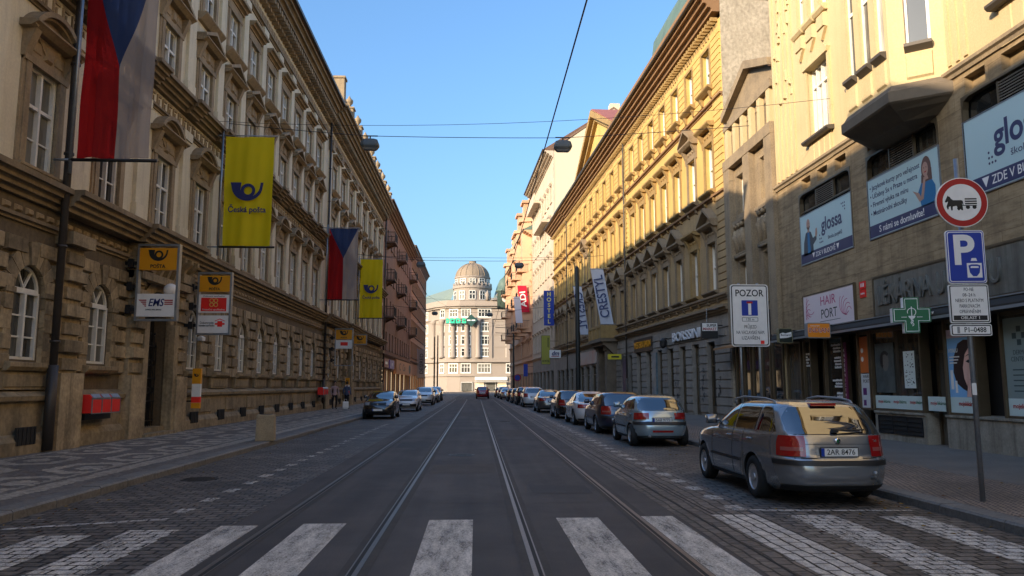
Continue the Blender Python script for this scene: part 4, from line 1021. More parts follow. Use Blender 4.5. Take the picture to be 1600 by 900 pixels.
# portal with balcony
ys = MB(S1)
for u in (23.2, 26.0): ys.box(u - .35, u + .35, -.02, .75, .2, 4.6); ys.box(u - .45, u + .45, -.02, .85, 4.3, 4.65)
ys.box(22.2, 27.0, -.02, 1.3, 4.9, 5.15); ys.box(22.4, 26.8, -.02, 1.1, 4.65, 4.9)
for u in (22.6, 26.6): ys.prism([(-.02, 3.9), (.3, 4.0), (1.0, 4.65), (-.02, 4.65)], u - .2, u + .2, 'x')
pt = ys.build('portal', mat('sooty_portal_stone', (.20, .15, .10), .85, var=.6, fine=.2, bump=.3, dirt=(.06, .045, .03)), yl)
ys = MB(S1); ys.box(22.2, 27, 1.1, 1.3, 5.95, 6.1)
for k in range(4): u = 22.35 + k * 1.5; ys.box(u - .16, u + .16, 1.05, 1.32, 5.15, 5.95)
for k in range(20): u = 22.5 + k * .22; ys.tube([(u, 1.2, 5.15), (u, 1.2, 5.5), (u, 1.2, 5.95)], [.05, .075, .045], 6)
for u in (22.25, 26.95): ys.box(u - .08, u + .08, 0, 1.2, 5.15, 6.05)
ys.build('balustrade', m_ytrim, pt)
# ================================================================ houses farther down the street
def house_block(name, label, loc, rz, sg, length, top, back, rows_, cols, ww, mw, mt, m_g, zg, eave=.7, sur=None, cor=1.0, group=None, pm_=None, roofm=None, bars=(), depth=.28, ridge=3):
    h_ = thing(name, label, 'building', loc, rz, group)
    mb = MB(sg); wall_grid(mb, 0, length, zg, top, [(u, ww, a, a + h, False) for u in cols for a, h in rows_], depth); shell(mb, 0, length, 0, top, -back); mb.build('wall', mw, h_)
    for a, h in rows_:
        fm = frame_mesh(sg, ww, h, False, depth - .06, .66, 2, bars); pm = pane_mesh(sg, ww, h, False, depth - .06, pm_ or m_pane)
        mb = MB(sg)
        if sur: sur(mb, ww, h)
        mb.box(-ww / 2 - .15, ww / 2 + .15, -depth + .05, .14, -.14, -.005)
        sm = mesh_of(mb, 'window_surround', mt)
        for u in cols: put_window(h_, fm, pm, (u, 0, a), sm)
    mb = MB(sg); cornice(mb, -.02, length + .02, steps(top - .9, top, .12, eave, 4)); cornice(mb, 0, length, steps(zg - .1, zg + .25, .06, .25, 3)); mb.build('cornice', mt, h_)
    roof_body(sg, h_, -.05, length + .05, eave + .05, top + .05, -back * .45, top + ridge, -back, roofm or m_roof)
    return h_
def shopfront(h_, sg, length, zg, m_g, bays, glass=None):
    mb = MB(sg); wall_grid(mb, 0, length, 0, zg, [(u, w, .3, zt, False) for u, w, zt in bays], .35); mb.build('shop_wall', m_g, h_)
    for u, w, zt in bays:
        mb = MB(sg)
        for x in (u - w / 2, u + w / 2 - .08): mb.box(x, x + .08, -.33, -.22, .3, zt)
        mb.box(u - w / 2, u + w / 2, -.33, -.22, .3, .5); mb.box(u - w / 2, u + w / 2, -.33, -.22, zt - .1, zt)
        w_ = mb.build('shop_window', m_bronze, h_); mb = MB(sg); mb.quad((u - w / 2, -.3, .3), (u + w / 2, -.3, .3), (u + w / 2, -.3, zt), (u - w / 2, -.3, zt)); mb.build('pane', glass or m_shop, w_)
m_brown = mat('reddish_brown_brick', (.27, .15, .10), .85, var=.5, vs_=.7, fine=.2, bump=.3, bs=12, streak=.4, dirt=(.13, .075, .05))
m_btrim = mat('brown_trim', (.22, .135, .09), .8, var=.4, fine=.1)
m_orange_w = mat('orange_brown_render', (.48, .265, .145), .8, var=.35, vs_=.8, fine=.1, dirt=(.28, .15, .085))
m_lit = mat('bright_shop_interior', (.62, .50, .33), .6)
m_lit.node_tree.nodes['Principled BSDF'].inputs['Emission Color'].default_value = (1, .72, .42, 1); m_lit.node_tree.nodes['Principled BSDF'].inputs['Emission Strength'].default_value = .35

bh = house_block('brick_house', 'reddish brown brick house with black iron balconies next to the post office', (XL, 80.15, 0), R(90), -1, 36, 21.3, 14,
                 [(5.7, 1.9), (9.4, 1.9), (13.3, 1.9), (17.2, 1.8)], [2.2, 4.6, 8.2, 11, 14.6, 17.2, 20.6, 23.4, 26.4, 29.2, 32.6], 1.1, m_brown, m_btrim, m_brown, 4.9, .9)
shopfront(bh, -1, 36, 4.9, m_btrim, [(3, 3, 3.5), (7.4, 3, 3.5), (12, 3.4, 3.4), (17, 3.4, 3.4), (22.5, 4, 3.4), (28, 4, 3.4), (33, 3.4, 3.4)], m_lit)
def balcony(parent, sg, u, z, w=2.6, d=1.1, m=None):
    mb = MB(sg); mb.box(u - w / 2, u + w / 2, 0, d, z - .16, z)
    for x in (-w * .32, w * .32): mb.prism([(0, z - .6), (.15, z - .5), (d * .8, z - .16), (0, z - .16)], u + x - .08, u + x + .08, 'x')
    b_ = mb.build('balcony', m or m_btrim, parent)
    mb = MB(sg); n = int(w / .14)
    for k in range(n + 1): x = u - w / 2 + .04 + (w - .08) * k / n; mb.box(x - .011, x + .011, d - .06, d - .035, z, z + 1.0)
    for k in range(8):
        y = d * k / 8
        for x in (u - w / 2 + .03, u + w / 2 - .03): mb.box(x - .011, x + .011, y - .011, y + .011, z, z + 1.0)
    mb.box(u - w / 2, u + w / 2, d - .07, d - .025, z + 1.0, z + 1.05); mb.box(u - w / 2, u + w / 2, d - .07, d - .025, z + .1, z + .13)
    for x in (u - w / 2 + .03, u + w / 2 - .03): mb.box(x - .025, x + .025, 0, d - .03, z + 1.0, z + 1.05)
    mb.build('railing', m_iron, b_)
for u in (3.4, 16, 33.4):
    for z in (9.1, 13.1, 17.2): balcony(bh, -1, u, z)
mb = MB(-1)
for u in (6, 12, 19, 26): mb.box(u - 1, u + 1, -3, -1.6, 21.4, 23.1); mb.mark()
build_each(mb, 'dormer', m_btrim, bh)
gh = house_block('grid_house', 'orange brown house with wide gridded windows beyond the brick house', (XL, 116.3, 0), R(90), -1, 34, 23, 14,
                 [(6, 2.4), (9.4, 2.4), (12.8, 2.4), (16.2, 2.4), (19.6, 2.2)], [1.8 + 2.55 * k for k in range(13)], 2.1, m_orange_w, m_btrim, m_brown, 5.2, .5, bars=(.3,))
shopfront(gh, -1, 34, 5.2, m_orange_w, [(3 + 5 * k, 4, 3.4) for k in range(6)], m_lit)
# right side, beyond the yellow house
RA = R(90) + .04
def on_right(u): return (XR - .04 * u, 33.3 + u, 0)
m_whitew = mat('cream_white_render', (.66, .57, .40), .85, var=.25, vs_=.3, fine=.05, streak=.2, dirt=(.52, .44, .31))
m_beige = mat('beige_grey_render', (.56, .46, .35), .85, var=.35, vs_=.5, fine=.1, dirt=(.34, .27, .2))
m_peach = mat('peach_pink_render', (.62, .37, .22), .85, var=.35, vs_=.5, fine=.1, dirt=(.38, .2, .12))
def sur_plain(mb, w, h):
    mb.prism([(-.02, h + .05), (.08, h + .05), (.26, h + .3), (.26, h + .38), (-.02, h + .42)], -w / 2 - .25, w / 2 + .25, 'x')
    for s in (-1, 1): x0, x1 = sorted((s * w / 2, s * (w / 2 + .15))); mb.box(x0, x1, -.02, .06, 0, h + .05)
wh = house_block('gabled_house', 'tall beige house with a blank cream gable wall rising over the yellow roof', on_right(55.1), RA, 1, 22, 29.6, 15,
                 [(6.2, 2.3), (10.6, 2.3), (15, 2.3), (19.4, 2.2), (23.6, 2.0)], [1.8 + 2.6 * k for k in range(8)], 1.2, m_beige, m_beige, m_gstone, 5.2, 1.1, sur_plain, pm_=m_pane_l, ridge=5.2)
shopfront(wh, 1, 22, 5.2, m_gstone, [(2.2 + 3.6 * k, 2.6, 3.5) for k in range(6)])
mb = MB(1); mb.prism([(-.25, 0), (-.25, 29.7), (-7.4, 34.9), (-15, 29.7), (-15, 0)], -.06, -.02, 'x'); mb.build('gable_wall', m_whitew, wh)
mb = MB(1); mb.prism([(.0, 29.9), (-7.4, 35.15), (-15.2, 29.9), (-15.2, 29.7), (-7.4, 34.9), (.0, 29.7)], -.1, .2, 'x'); mb.build('gable_edge', m_btrim, wh)
mb = MB(1); mb.box(-.0, 1.1, -8.2, -7.0, 34.2, 35.6); mb.build('chimney', m_whitew, wh)
mb = MB(1)
for z, a in ((21.9, 8), (26.2, 16)): mb.box(a - 4.5, a + 4.5, 0, 1.0, z - .3, z); mb.box(a - 4.5, a + 4.5, .85, 1.0, z, z + 1); mb.mark()
build_each(mb, 'loggia', m_beige, wh)
def ornate(name, label, u, ln, top, mw, mt, tur):
    cols = [1.6 + 2.5 * k for k in range(int((ln - 1.5) / 2.5) + 1)]
    h_ = house_block(name, label, on_right(u), RA, 1, ln, top, 14, [(6.2, 2.2), (10.4, 2.2), (14.6, 2.2), (18.8, 2.0)], cols, 1.2, mw, mt, m_gstone, 5.2, 1.2, sur_plain, pm_=m_pane_l, ridge=4, roofm=m_copper)
    shopfront(h_, 1, ln, 5.2, mt, [(2 + 4 * k, 2.8, 3.6) for k in range(int(ln / 4))])
    for a in tur:
        mb = MB(1); mb.prism([(a - 1.6, 0), (a - 1.1, 1.3), (a + 1.1, 1.3), (a + 1.6, 0)], 9.5, top + 1.5, 'z')
        mb.prism([(a - 1.9, -.2), (a - 1.3, 1.7), (a + 1.3, 1.7), (a + 1.9, -.2)], top + 1.5, top + 2, 'z'); mb.box(a - 1.2, a + 1.2, -1.5, 1.0, top + 2, top + 4.4); mb.box(a - 1.5, a + 1.5, -1.7, 1.3, top + 4.4, top + 4.8)
        mb.lathe([(.6, 0), (.5, .5), (.2, .8), (.45, 1.2), (.4, 1.7), (.1, 2.2), (.02, 2.6)], (a, -.2, top + 4.8), 'z', 10)
        mb.build('turret', mt, h_)
        for z in (10.4, 14.6, 18.8): balcony(h_, 1, a, z - .2, 3.0, 2.1, mt)
    return h_
ornate('peach_house', 'ornate peach house with turrets and stacked balconies beyond the gabled house', 77.3, 16, 24.5, m_peach, m_peach, (3.2, 12))
oh = ornate('pink_house', 'ornate pale pink house with a clock turret near the far corner', 93.5, 22, 22.5, mat('pale_pink_render', (.60, .42, .30), .85, var=.3, dirt=(.36, .24, .17)), m_peach, (3.5, 17))
mb = MB(1); mb.lathe([(1.5, 0), (1.5, 3.2), (1.8, 3.3), (1.8, 3.6), (1.5, 3.7), (1.45, 4.6), (1.0, 5.6), (.4, 6.1), (.1, 6.6), (.03, 7.6)], (20.3, 1.2, 16.4), 'z', 16); mb.build('clock_turret', m_copper, oh, True)
mb = MB(1); mb.lathe([(.02, 0), (.72, 0), (.72, .1), (.02, .1)], (18.62, 1.2, 18.2), 'x', 20); mb.build('clock_face', m_signw, oh)

# ---- domed corner palace closing the street
m_pal = mat('pinkish_palace_stone', (.33, .275, .225), .85, var=.35, vs_=.25, fine=.08, streak=.25, dirt=(.30, .23, .18))
m_dome = mat('weathered_dome', (.30, .225, .15), .7, .1, var=.6, vs_=.5, fine=.15, streak=.5, dirt=(.20, .16, .12))
pal = thing('domed_palace', 'pale stone corner palace with golden dome closing the far end of the street', 'building', (0, 214, 0), 0)
pts = [(-26, 38), (-13.2, 8.5), (-11, 4.6), (-8.2, 1.9), (-4.6, .4), (-.6, 0), (16, 0), (16, 26), (-14, 40)]
mb = MB(); mb.prism(pts, 0, 24.2, 'z'); mb.build('wall', m_pal, pal)
def grown(k): return [(-26 - k, 38), (-13.2 - k, 8.5), (-11 - k * .85, 4.6 - k * .5), (-8.2 - k * .6, 1.9 - k * .8), (-4.6 - k * .2, .4 - k), (-.6, -k), (16 + k, -k), (16 + k, 26), (-14, 40)]
mb = MB()
for z0, z1, k in ((4.3, 4.7, .35), (8.2, 8.6, .7), (8.6, 9.4, .5), (20.2, 20.6, .35), (23.3, 23.8, .6), (23.8, 24.3, 1.1), (24.3, 25.6, .2)): mb.prism(grown(k), z0, z1, 'z')
mb.build('cornice', m_pal, pal)
segs = [(pts[i], pts[i + 1]) for i in range(6)]
def pal_window(a, c, t, z, w, h, cols=3, name='window'):
    A, C = Vector(a), Vector(c); p = A + (C - A) * t; ang = math.atan2(C.y - A.y, C.x - A.x)
    mb = MB(-1); mb.box(-w / 2 - .25, w / 2 + .25, -.02, .16, -.3, 0); mb.box(-w / 2 - .2, -w / 2, -.02, .12, 0, h); mb.box(w / 2, w / 2 + .2, -.02, .12, 0, h); mb.box(-w / 2 - .2, w / 2 + .2, -.02, .14, h, h + .25)
    for k in range(cols + 1): x = -w / 2 + w * k / cols; mb.box(x - .07, x + .07, -.02, .07, 0, h)
    for f in (0, .62, 1): mb.box(-w / 2, w / 2, -.02, .07, h * f - .07, h * f + .07)
    w_ = mb.build(name, m_white, pal, loc=(p.x, p.y, z), rz=ang)
    mb = MB(-1); mb.quad((-w / 2, .025, 0), (w / 2, .025, 0), (w / 2, .025, h), (-w / 2, .025, h)); mb.build('pane', m_pane, w_)
for z, h in ((5.4, 2.3), (9.9, 2.1), (13.2, 2.2), (16.9, 2.2), (20.9, 2.0)):
    for t in (.18, .42, .66, .9): pal_window(*segs[0], t, z, 1.7, h)
    pal_window(*segs[2], .5, z, 1.5, h, 2); pal_window(*segs[3], .5, z, 2.4, h); pal_window(*segs[4], .42, z, 2.4, h)
    for t in (.17, .62, .9): pal_window(*segs[5], t, z, 3.4 if t == .17 else 2.6, h, 4 if t == .17 else 3)
mb = MB()                                                               # giant half columns at the corner
for x, y in ((-12.2, 6.6), (-9.7, 3.2), (-6.5, 1.1), (-2.7, .15), (.5, -.05)):
    mb.lathe([(.95, 9.4), (.95, 9.8), (.72, 10), (.62, 18.8), (.9, 19.4), (1.0, 20.2)], (x, y - .25, 0), 'z', 14); mb.mark()
build_each(mb, 'half_column', m_pal, pal, True)
mb = MB()
for z0, z1 in ((8.7, 9.4), (9.4, 20.2)):
    for x in (3.9, 8.8, 11.6, 14.2): mb.box(x - .5, x + .5, -.32, .1, z0, z1); mb.mark()
for z in (12.4, 15.8, 19.5): mb.box(1.2, 15.9, -.12, .1, z, z + .22); mb.mark()
for z in (24.6, 25.0): mb.box(4, 15.9, -.75, -.3, z + .9, z + 1.1); mb.mark()
build_each(mb, 'facade_strip', m_pal, pal)
m_shopl = mat('pale_shop_panel', (.72, .68, .6), .5)
mb = MB()
for x0, x1 in ((-.4, 8.6), (10, 15.5)): mb.box(x0, x1, -.5, -.36, 3.2, 4.2); mb.box(x0, x1, -1.5, -.36, 2.75, 2.9); mb.mark()
build_each(mb, 'shop_canopy', m_shopl, pal)
for x0, x1, m_ in ((-.3, 2.2, m_lit), (2.6, 5.4, m_pane), (5.8, 8.4, m_lit), (10.2, 12.6, m_pane), (13, 15.4, m_pane), (-4.2, -1.0, m_pane)):
    mb = MB(); mb.box(x0, x0 + .12, -.3, .02, .3, 2.7); mb.box(x1 - .12, x1, -.3, .02, .3, 2.7); mb.box(x0, x1, -.3, .02, 2.6, 2.75); w_ = mb.build('shop_window', m_white, pal); mb = MB(); mb.quad((x0, -.15, .3), (x1, -.15, .3), (x1, -.15, 2.7), (x0, -.15, 2.7)); mb.build('pane', m_, w_)
DC = (-1.25, 7.0)
mb = MB(); mb.lathe([(5.4, 24), (5.4, 29.2), (5.7, 29.3), (5.7, 30), (5.0, 30.1), (5.0, 32.3), (5.2, 32.4), (5.2, 32.8)], (DC[0], DC[1], 0), 'z', 36)
for k in range(24):
    a = k * math.pi / 12; mb.box(DC[0] + 5.45 * math.cos(a) - .16, DC[0] + 5.45 * math.cos(a) + .16, DC[1] + 5.45 * math.sin(a) - .16, DC[1] + 5.45 * math.sin(a) + .16, 30, 30.9)
mb.build('drum', m_pal, pal)
mb = MB(); mb.lathe([(5.1, 32.6)] + [(4.9 * math.cos(R(a)), 32.7 + 4.3 * math.sin(R(a))) for a in range(0, 80, 8)] + [(1.1, 37.0), (1.0, 37.6), (.1, 37.8)], (DC[0], DC[1], 0), 'z', 36); mb.build('dome', m_dome, pal, True)
for k in range(16):
    a = 2 * math.pi * k / 16; mb = MB(); mb.tube([(DC[0] + 4.93 * math.cos(R(e)) * math.cos(a), DC[1] + 4.93 * math.cos(R(e)) * math.sin(a), 32.7 + 4.33 * math.sin(R(e))) for e in range(0, 80, 8)], .09, 5); mb.build('dome_rib', m_dome, pal, True)
for z, h, r_ in ((26, 2.4, 5.43), (30.6, 1.4, 5.03)):
    for k in range(-2, 3):
        a = R(-90 + k * 32); mb = MB(-1); w = 1.7
        for x in (-w / 2, 0, w / 2): mb.box(x - .08, x + .08, -.1, .1, 0, h)
        for f in (0, .6, 1): mb.box(-w / 2, w / 2, -.1, .1, h * f - .08, h * f + .08)
        w_ = mb.build('window', m_white, pal, loc=(DC[0] + r_ * math.cos(a), DC[1] + r_ * math.sin(a), z), rz=a + R(90)); mb = MB(-1); mb.quad((-w / 2, .04, 0), (w / 2, .04, 0), (w / 2, .04, h), (-w / 2, .04, h)); mb.build('pane', m_pane, w_)
m_pcop = mat('palace_green_roof', (.20, .25, .21), .7, var=.3)
mb = MB(); mb.add([(4.5, 1.0, 25.4), (16, 1.0, 25.4), (16, 12, 31), (6, 12, 31), (4.5, 22, 25.4), (16, 22, 25.4)], [(0, 1, 2, 3), (3, 2, 5, 4), (0, 3, 4)])
mb.add([(-26, 38, 24.3), (-13, 10, 24.3), (-8, 6, 25), (-6, 14, 31), (-16, 38, 31)], [(0, 1, 2, 3, 4)]); mb.build('roof', m_pcop, pal)
mb = MB()
for x in (3, 6.2, 9.5, 12.5): mb.lathe([(.5, 25.5), (.4, 26.4), (.7, 27), (.3, 27.8), (.05, 28.3)], (x, -.2, 0), 'z', 8); mb.mark()
build_each(mb, 'finial', m_pal, pal, True)
# ================================================================ vehicles
def smooth_table(T, n):
    """resample a table of slices with Catmull-Rom so that the body reads as one curved skin"""
    out = []; m = len(T)
    for k in range(n + 1):
        s = k / n * (m - 1); i = min(int(s), m - 2); f = s - i
        p = [T[max(i - 1, 0)], T[i], T[i + 1], T[min(i + 2, m - 1)]]; row = []
        for c in range(len(T[0])):
            a, b_, c_, d = (q[c] for q in p)
            lin = b_ + (c_ - b_) * f; cr = .5 * (2 * b_ + (c_ - a) * f + (2 * a - 5 * b_ + 4 * c_ - d) * f * f + (3 * b_ - a - 3 * c_ + d) * f ** 3)
            row.append(cr if c else lin)
        out.append(row)
    return out
class Body:
    """stack of plan outlines (z, front x, rear x, half width, roundness)"""
    def __init__(s, T, n=64): s.T = smooth_table(T, n)
    def at(s, z):
        T = s.T
        if z <= T[0][0]: return T[0][1:]
        for a, b_ in zip(T, T[1:]):
            if a[0] <= z <= b_[0]:
                f = (z - a[0]) / max(1e-6, b_[0] - a[0]); return [p + (q - p) * f for p, q in zip(a[1:], b_[1:])]
        return T[-1][1:]
    def pt(s, t, z):
        xf, xr, hw, n = s.at(z); c, q = math.cos(t), math.sin(t); e = 2 / n
        return Vector(((xf + xr) / 2 + (xf - xr) / 2 * math.copysign(abs(c) ** e, c), hw * math.copysign(abs(q) ** e, q), z))
    def side(s, x, z, o=.004, sg=1):
        xf, xr, hw, n = s.at(z); q = min(.999, abs((x - (xf + xr) / 2) / ((xf - xr) / 2)))
        return (x, sg * (hw * (1 - q ** n) ** (1 / n) + o), z)
    def end(s, y, z, o=.004, rear=True):
        xf, xr, hw, n = s.at(z); q = min(.995, abs(y / hw)); L_ = (xf - xr) / 2 * (1 - q ** n) ** (1 / n); c = (xf + xr) / 2
        return (c - L_ - o, y, z) if rear else (c + L_ + o, y, z)
    def mesh(s):
        mb = MB(); N_ = 72; rings = []
        ts = [2 * math.pi * (k + .5) / N_ for k in range(N_)]
        for row in s.T:
            rings.append([tuple(s.pt(t, row[0])) for t in ts])
        mb.loft(rings); return mb
def lerp_line(P, x):
    for (x0, z0), (x1, z1) in zip(P, P[1:]):
        if x0 <= x <= x1: return z0 + (z1 - z0) * (x - x0) / (x1 - x0 or 1)
    return P[0][1] if x < P[0][0] else P[-1][1]
def patch(mb, f, lo, hi, n=18, m=8):
    x0, x1 = max(lo[0][0], hi[0][0]), min(lo[-1][0], hi[-1][0]); V = []
    for i in range(n + 1):
        x = x0 + (x1 - x0) * i / n; a, c = lerp_line(lo, x), lerp_line(hi, x)
        for j in range(m + 1): V.append(f(x, a + (c - a) * j / m))
    add_out(mb, V, n, m)
def add_out(mb, V, n, m):
    """grid of skin faces, wound so that they face away from the car"""
    F = [(i * (m + 1) + j, (i + 1) * (m + 1) + j, (i + 1) * (m + 1) + j + 1, i * (m + 1) + j + 1) for i in range(n) for j in range(m)]
    for i, f in enumerate(F):
        a, b_, c = (Vector(V[q]) for q in f[:3])
        if (b_ - a).cross(c - a).dot(a - Vector((a.x * .5, 0, .5))) < 0: F[i] = f[::-1]
    mb.add(V, F)
def corner(mb, B, t0, t1, z0, z1, o=.006, n=14, m=8, taper=0):
    V = []
    for i in range(n + 1):
        t = t0 + (t1 - t0) * i / n
        for j in range(m + 1):
            z = z0 + (z1 - z0) * j / m + taper * (i / n) * (1 - j / m); p = B.pt(t, z); d = Vector((p.x - sum(B.at(z)[:2]) / 2, 0, 0)); nrm = Vector((math.copysign(1, d.x) * abs(math.cos(t)), math.copysign(abs(math.sin(t)), p.y), 0)).normalized()
            V.append(tuple(p + nrm * o))
    add_out(mb, V, n, m)
m_tail = mat('tail_lamp_red', (.34, .012, .012), .12, coat=1); m_tailw = mat('tail_lamp_clear', (.36, .10, .09), .15, coat=1)
m_head = mat('head_lamp_glass', (.42, .44, .46), .08, .3, coat=1); m_plate = mat('plate_white', (.85, .84, .80), .4); m_eu = mat('plate_blue', (.01, .05, .35), .4)
m_under = mat('car_underside', (.008, .008, .008), .9)
def wheel(parent, x, y, r, w, style):
    s = 1 if y > 0 else -1
    t = thing_part('wheel', parent, (x, y, r))
    mb = MB(); mb.lathe([(r * .62, -w / 2), (r * .93, -w / 2), (r, -w / 2 + .03), (r, w / 2 - .03), (r * .93, w / 2), (r * .62, w / 2), (r * .60, w / 2 - .03), (r * .60, -w / 2)], (0, 0, 0), 'y', 30); mb.build('tyre', m_rubber, t, True)
    mb = MB(); yo = s * (w / 2 - .015)
    mb.cm = 1; mb.lathe([(.005, s * (w / 2 - .09)), (r * .6, s * (w / 2 - .09)), (r * .6, s * (w / 2 - .08)), (.005, s * (w / 2 - .08))], (0, 0, 0), 'y', 24)
    mb.cm = 0; mb.lathe([(r * .55, yo - s * .06), (r * .645, yo), (r * .645, yo + s * .01), (r * .60, yo + s * .012), (r * .54, yo - s * .03)], (0, 0, 0), 'y', 30)
    mb.lathe([(.005, yo + s * .012), (r * .17, yo + s * .01), (r * .2, yo - s * .02), (.005, yo - s * .03)], (0, 0, 0), 'y', 16)
    n = style
    for k in range(n):
        a = 2 * math.pi * k / n + .2; ww = r * (1.75 / n)
        for side_ in (0,):
            c, q = math.cos(a), math.sin(a)
            P = [(r * .14, -ww * .55), (r * .56, -ww * .75), (r * .56, ww * .75), (r * .14, ww * .55)]
            Q = [(c * u - q * v, q * u + c * v) for u, v in P]
            mb.prism(Q, yo - s * .035, yo - s * .004)
    mb.build('rim', [m_alloy, m_under], t)
    return t
def thing_part(name, parent, loc):
    o = bpy.data.objects.new(name, None); COL.objects.link(o); o.parent = parent; o.location = loc; o.empty_display_size = .2; return o
def cut_arches(mb, wheels, r, hw, m):
    """cut the wheel arches out of the closed body skin and paint their inside dark"""
    o = mb.build('tmp', m); k = MB()
    for x, zc in wheels:
        for s in (-1, 1): k.lathe([(.001, s * (hw - .30)), (r, s * (hw - .30)), (r, s * (hw + .3)), (.001, s * (hw + .3))], (x, 0, zc), 'y', 40)
    c = k.build('tmp_cut', m)
    bm = bmesh.new(); bm.from_mesh(c.data); bmesh.ops.remove_doubles(bm, verts=bm.verts, dist=.0025); bmesh.ops.recalc_face_normals(bm, faces=bm.faces); bm.to_mesh(c.data); bm.free()
    bm = bmesh.new(); bm.from_mesh(o.data); bmesh.ops.recalc_face_normals(bm, faces=bm.faces); bm.to_mesh(o.data); bm.free()
    md = o.modifiers.new('cut', 'BOOLEAN'); md.operation = 'DIFFERENCE'; md.object = c; md.solver = 'EXACT'
    dg = bpy.context.evaluated_depsgraph_get(); dg.update()
    me = bpy.data.meshes.new_from_object(o.evaluated_get(dg)); bpy.data.objects.remove(o); bpy.data.objects.remove(c)
    me.materials.clear(); me.materials.append(m); me.materials.append(m_under)
    for p in me.polygons:
        q = p.center; p.material_index = 0; p.use_smooth = True
        for x, zc in wheels:
            d = math.hypot(q.x - x, q.z - zc)
            if d < r * 1.004 and (abs(p.normal.y) < .6 and d > r * .93 and abs(q.y) < hw * 1.0 and (p.normal.x * (q.x - x) + p.normal.z * (q.z - zc)) < 0 or abs(abs(q.y) - (hw - .30)) < .01): p.material_index = 1; p.use_smooth = False
        if q.z < .2 and p.normal.z < -.7: p.material_index = 1
    me.name = 'body'; return me
ESTATE = dict(T=[(.20, 2.02, -2.18, .80, 4.6), (.26, 2.14, -2.30, .845, 4.6), (.40, 2.21, -2.37, .875, 4.6), (.54, 2.21, -2.37, .885, 4.8), (.655, 2.18, -2.34, .885, 5), (.69, 2.16, -2.29, .884, 5), (.80, 2.08, -2.27, .88, 5), (.89, 1.86, -2.25, .87, 5), (.95, 1.42, -2.23, .855, 5.2), (.985, 1.02, -2.21, .835, 5.5),
                  (1.08, .80, -2.13, .80, 6), (1.2, .53, -2.03, .755, 6), (1.31, .26, -1.92, .71, 6), (1.39, .02, -1.82, .66, 5.5), (1.44, -.22, -1.68, .58, 4.5), (1.465, -.5, -1.40, .42, 3.5), (1.475, -.8, -1.1, .15, 3)],
              ax=(1.27, -1.26), hw=.885, wr=.315, belt=.985, glass=(1.02, 1.385), side=[(-1.95, -1.36), (-1.28, -.42), (-.34, .62)], roof0=1.40, tail='tall', rear_z=(1.0, 1.37), ry=.66)
HATCH = dict(T=[(.20, 1.72, -1.74, .74, 4.2), (.27, 1.86, -1.86, .79, 4.2), (.42, 1.92, -1.90, .82, 4.4), (.58, 1.90, -1.90, .826, 4.6), (.66, 1.86, -1.87, .826, 4.6), (.70, 1.82, -1.82, .825, 4.6), (.82, 1.70, -1.80, .82, 4.6), (.90, 1.50, -1.77, .81, 4.6), (.96, 1.15, -1.74, .79, 4.8), (1.0, .92, -1.71, .775, 5),
                 (1.1, .66, -1.62, .735, 5), (1.22, .40, -1.50, .69, 5), (1.32, .14, -1.38, .63, 4.6), (1.38, -.1, -1.24, .55, 4), (1.415, -.35, -1.0, .40, 3.4), (1.43, -.55, -.8, .12, 3)],
             ax=(1.20, -1.24), hw=.826, wr=.30, belt=1.0, glass=(1.03, 1.33), side=[(-1.42, -.62), (-.52, .55)], roof0=1.34, tail='oval', rear_z=(1.0, 1.34), ry=.62)
SEDAN = dict(T=[(.20, 2.1, -2.2, .82, 4.6), (.26, 2.24, -2.34, .86, 4.6), (.42, 2.30, -2.42, .89, 4.6), (.56, 2.29, -2.42, .90, 4.8), (.68, 2.24, -2.40, .90, 5), (.80, 2.12, -2.37, .895, 5), (.88, 1.92, -2.33, .885, 5), (.94, 1.5, -2.27, .87, 5), (.98, 1.05, -2.05, .85, 5.2), (1.01, .90, -1.80, .83, 5.5),
                 (1.1, .64, -1.60, .785, 5.5), (1.2, .38, -1.36, .73, 5.5), (1.3, .10, -1.08, .67, 5), (1.37, -.14, -.86, .60, 4.4), (1.42, -.3, -.7, .45, 3.6), (1.435, -.42, -.58, .15, 3)],
             ax=(1.38, -1.40), hw=.90, wr=.33, belt=1.0, glass=(1.03, 1.34), side=[(-1.30, -.40), (-.32, .58)], roof0=1.35, tail='wide', rear_z=(1.01, 1.33), ry=.66)
SUV = dict(T=[(.24, 1.9, -2.0, .80, 4.6), (.32, 2.06, -2.14, .86, 4.6), (.5, 2.13, -2.2, .89, 4.6), (.68, 2.12, -2.2, .90, 4.8), (.8, 2.08, -2.17, .90, 5), (.92, 1.98, -2.13, .89, 5), (1.0, 1.75, -2.1, .88, 5), (1.06, 1.3, -2.06, .865, 5.2), (1.1, 1.02, -2.03, .85, 5.5),
               (1.2, .80, -1.96, .81, 6), (1.32, .54, -1.86, .765, 6), (1.44, .26, -1.74, .715, 6), (1.53, -.02, -1.6, .65, 5.5), (1.58, -.3, -1.4, .5, 4.5), (1.60, -.6, -1.1, .2, 3)],
           ax=(1.28, -1.28), hw=.90, wr=.35, belt=1.1, glass=(1.13, 1.5), side=[(-1.78, -1.25), (-1.17, -.36), (-.28, .62)], roof0=1.5, tail='tall', rear_z=(1.12, 1.46), ry=.66)
BODYCACHE = {}
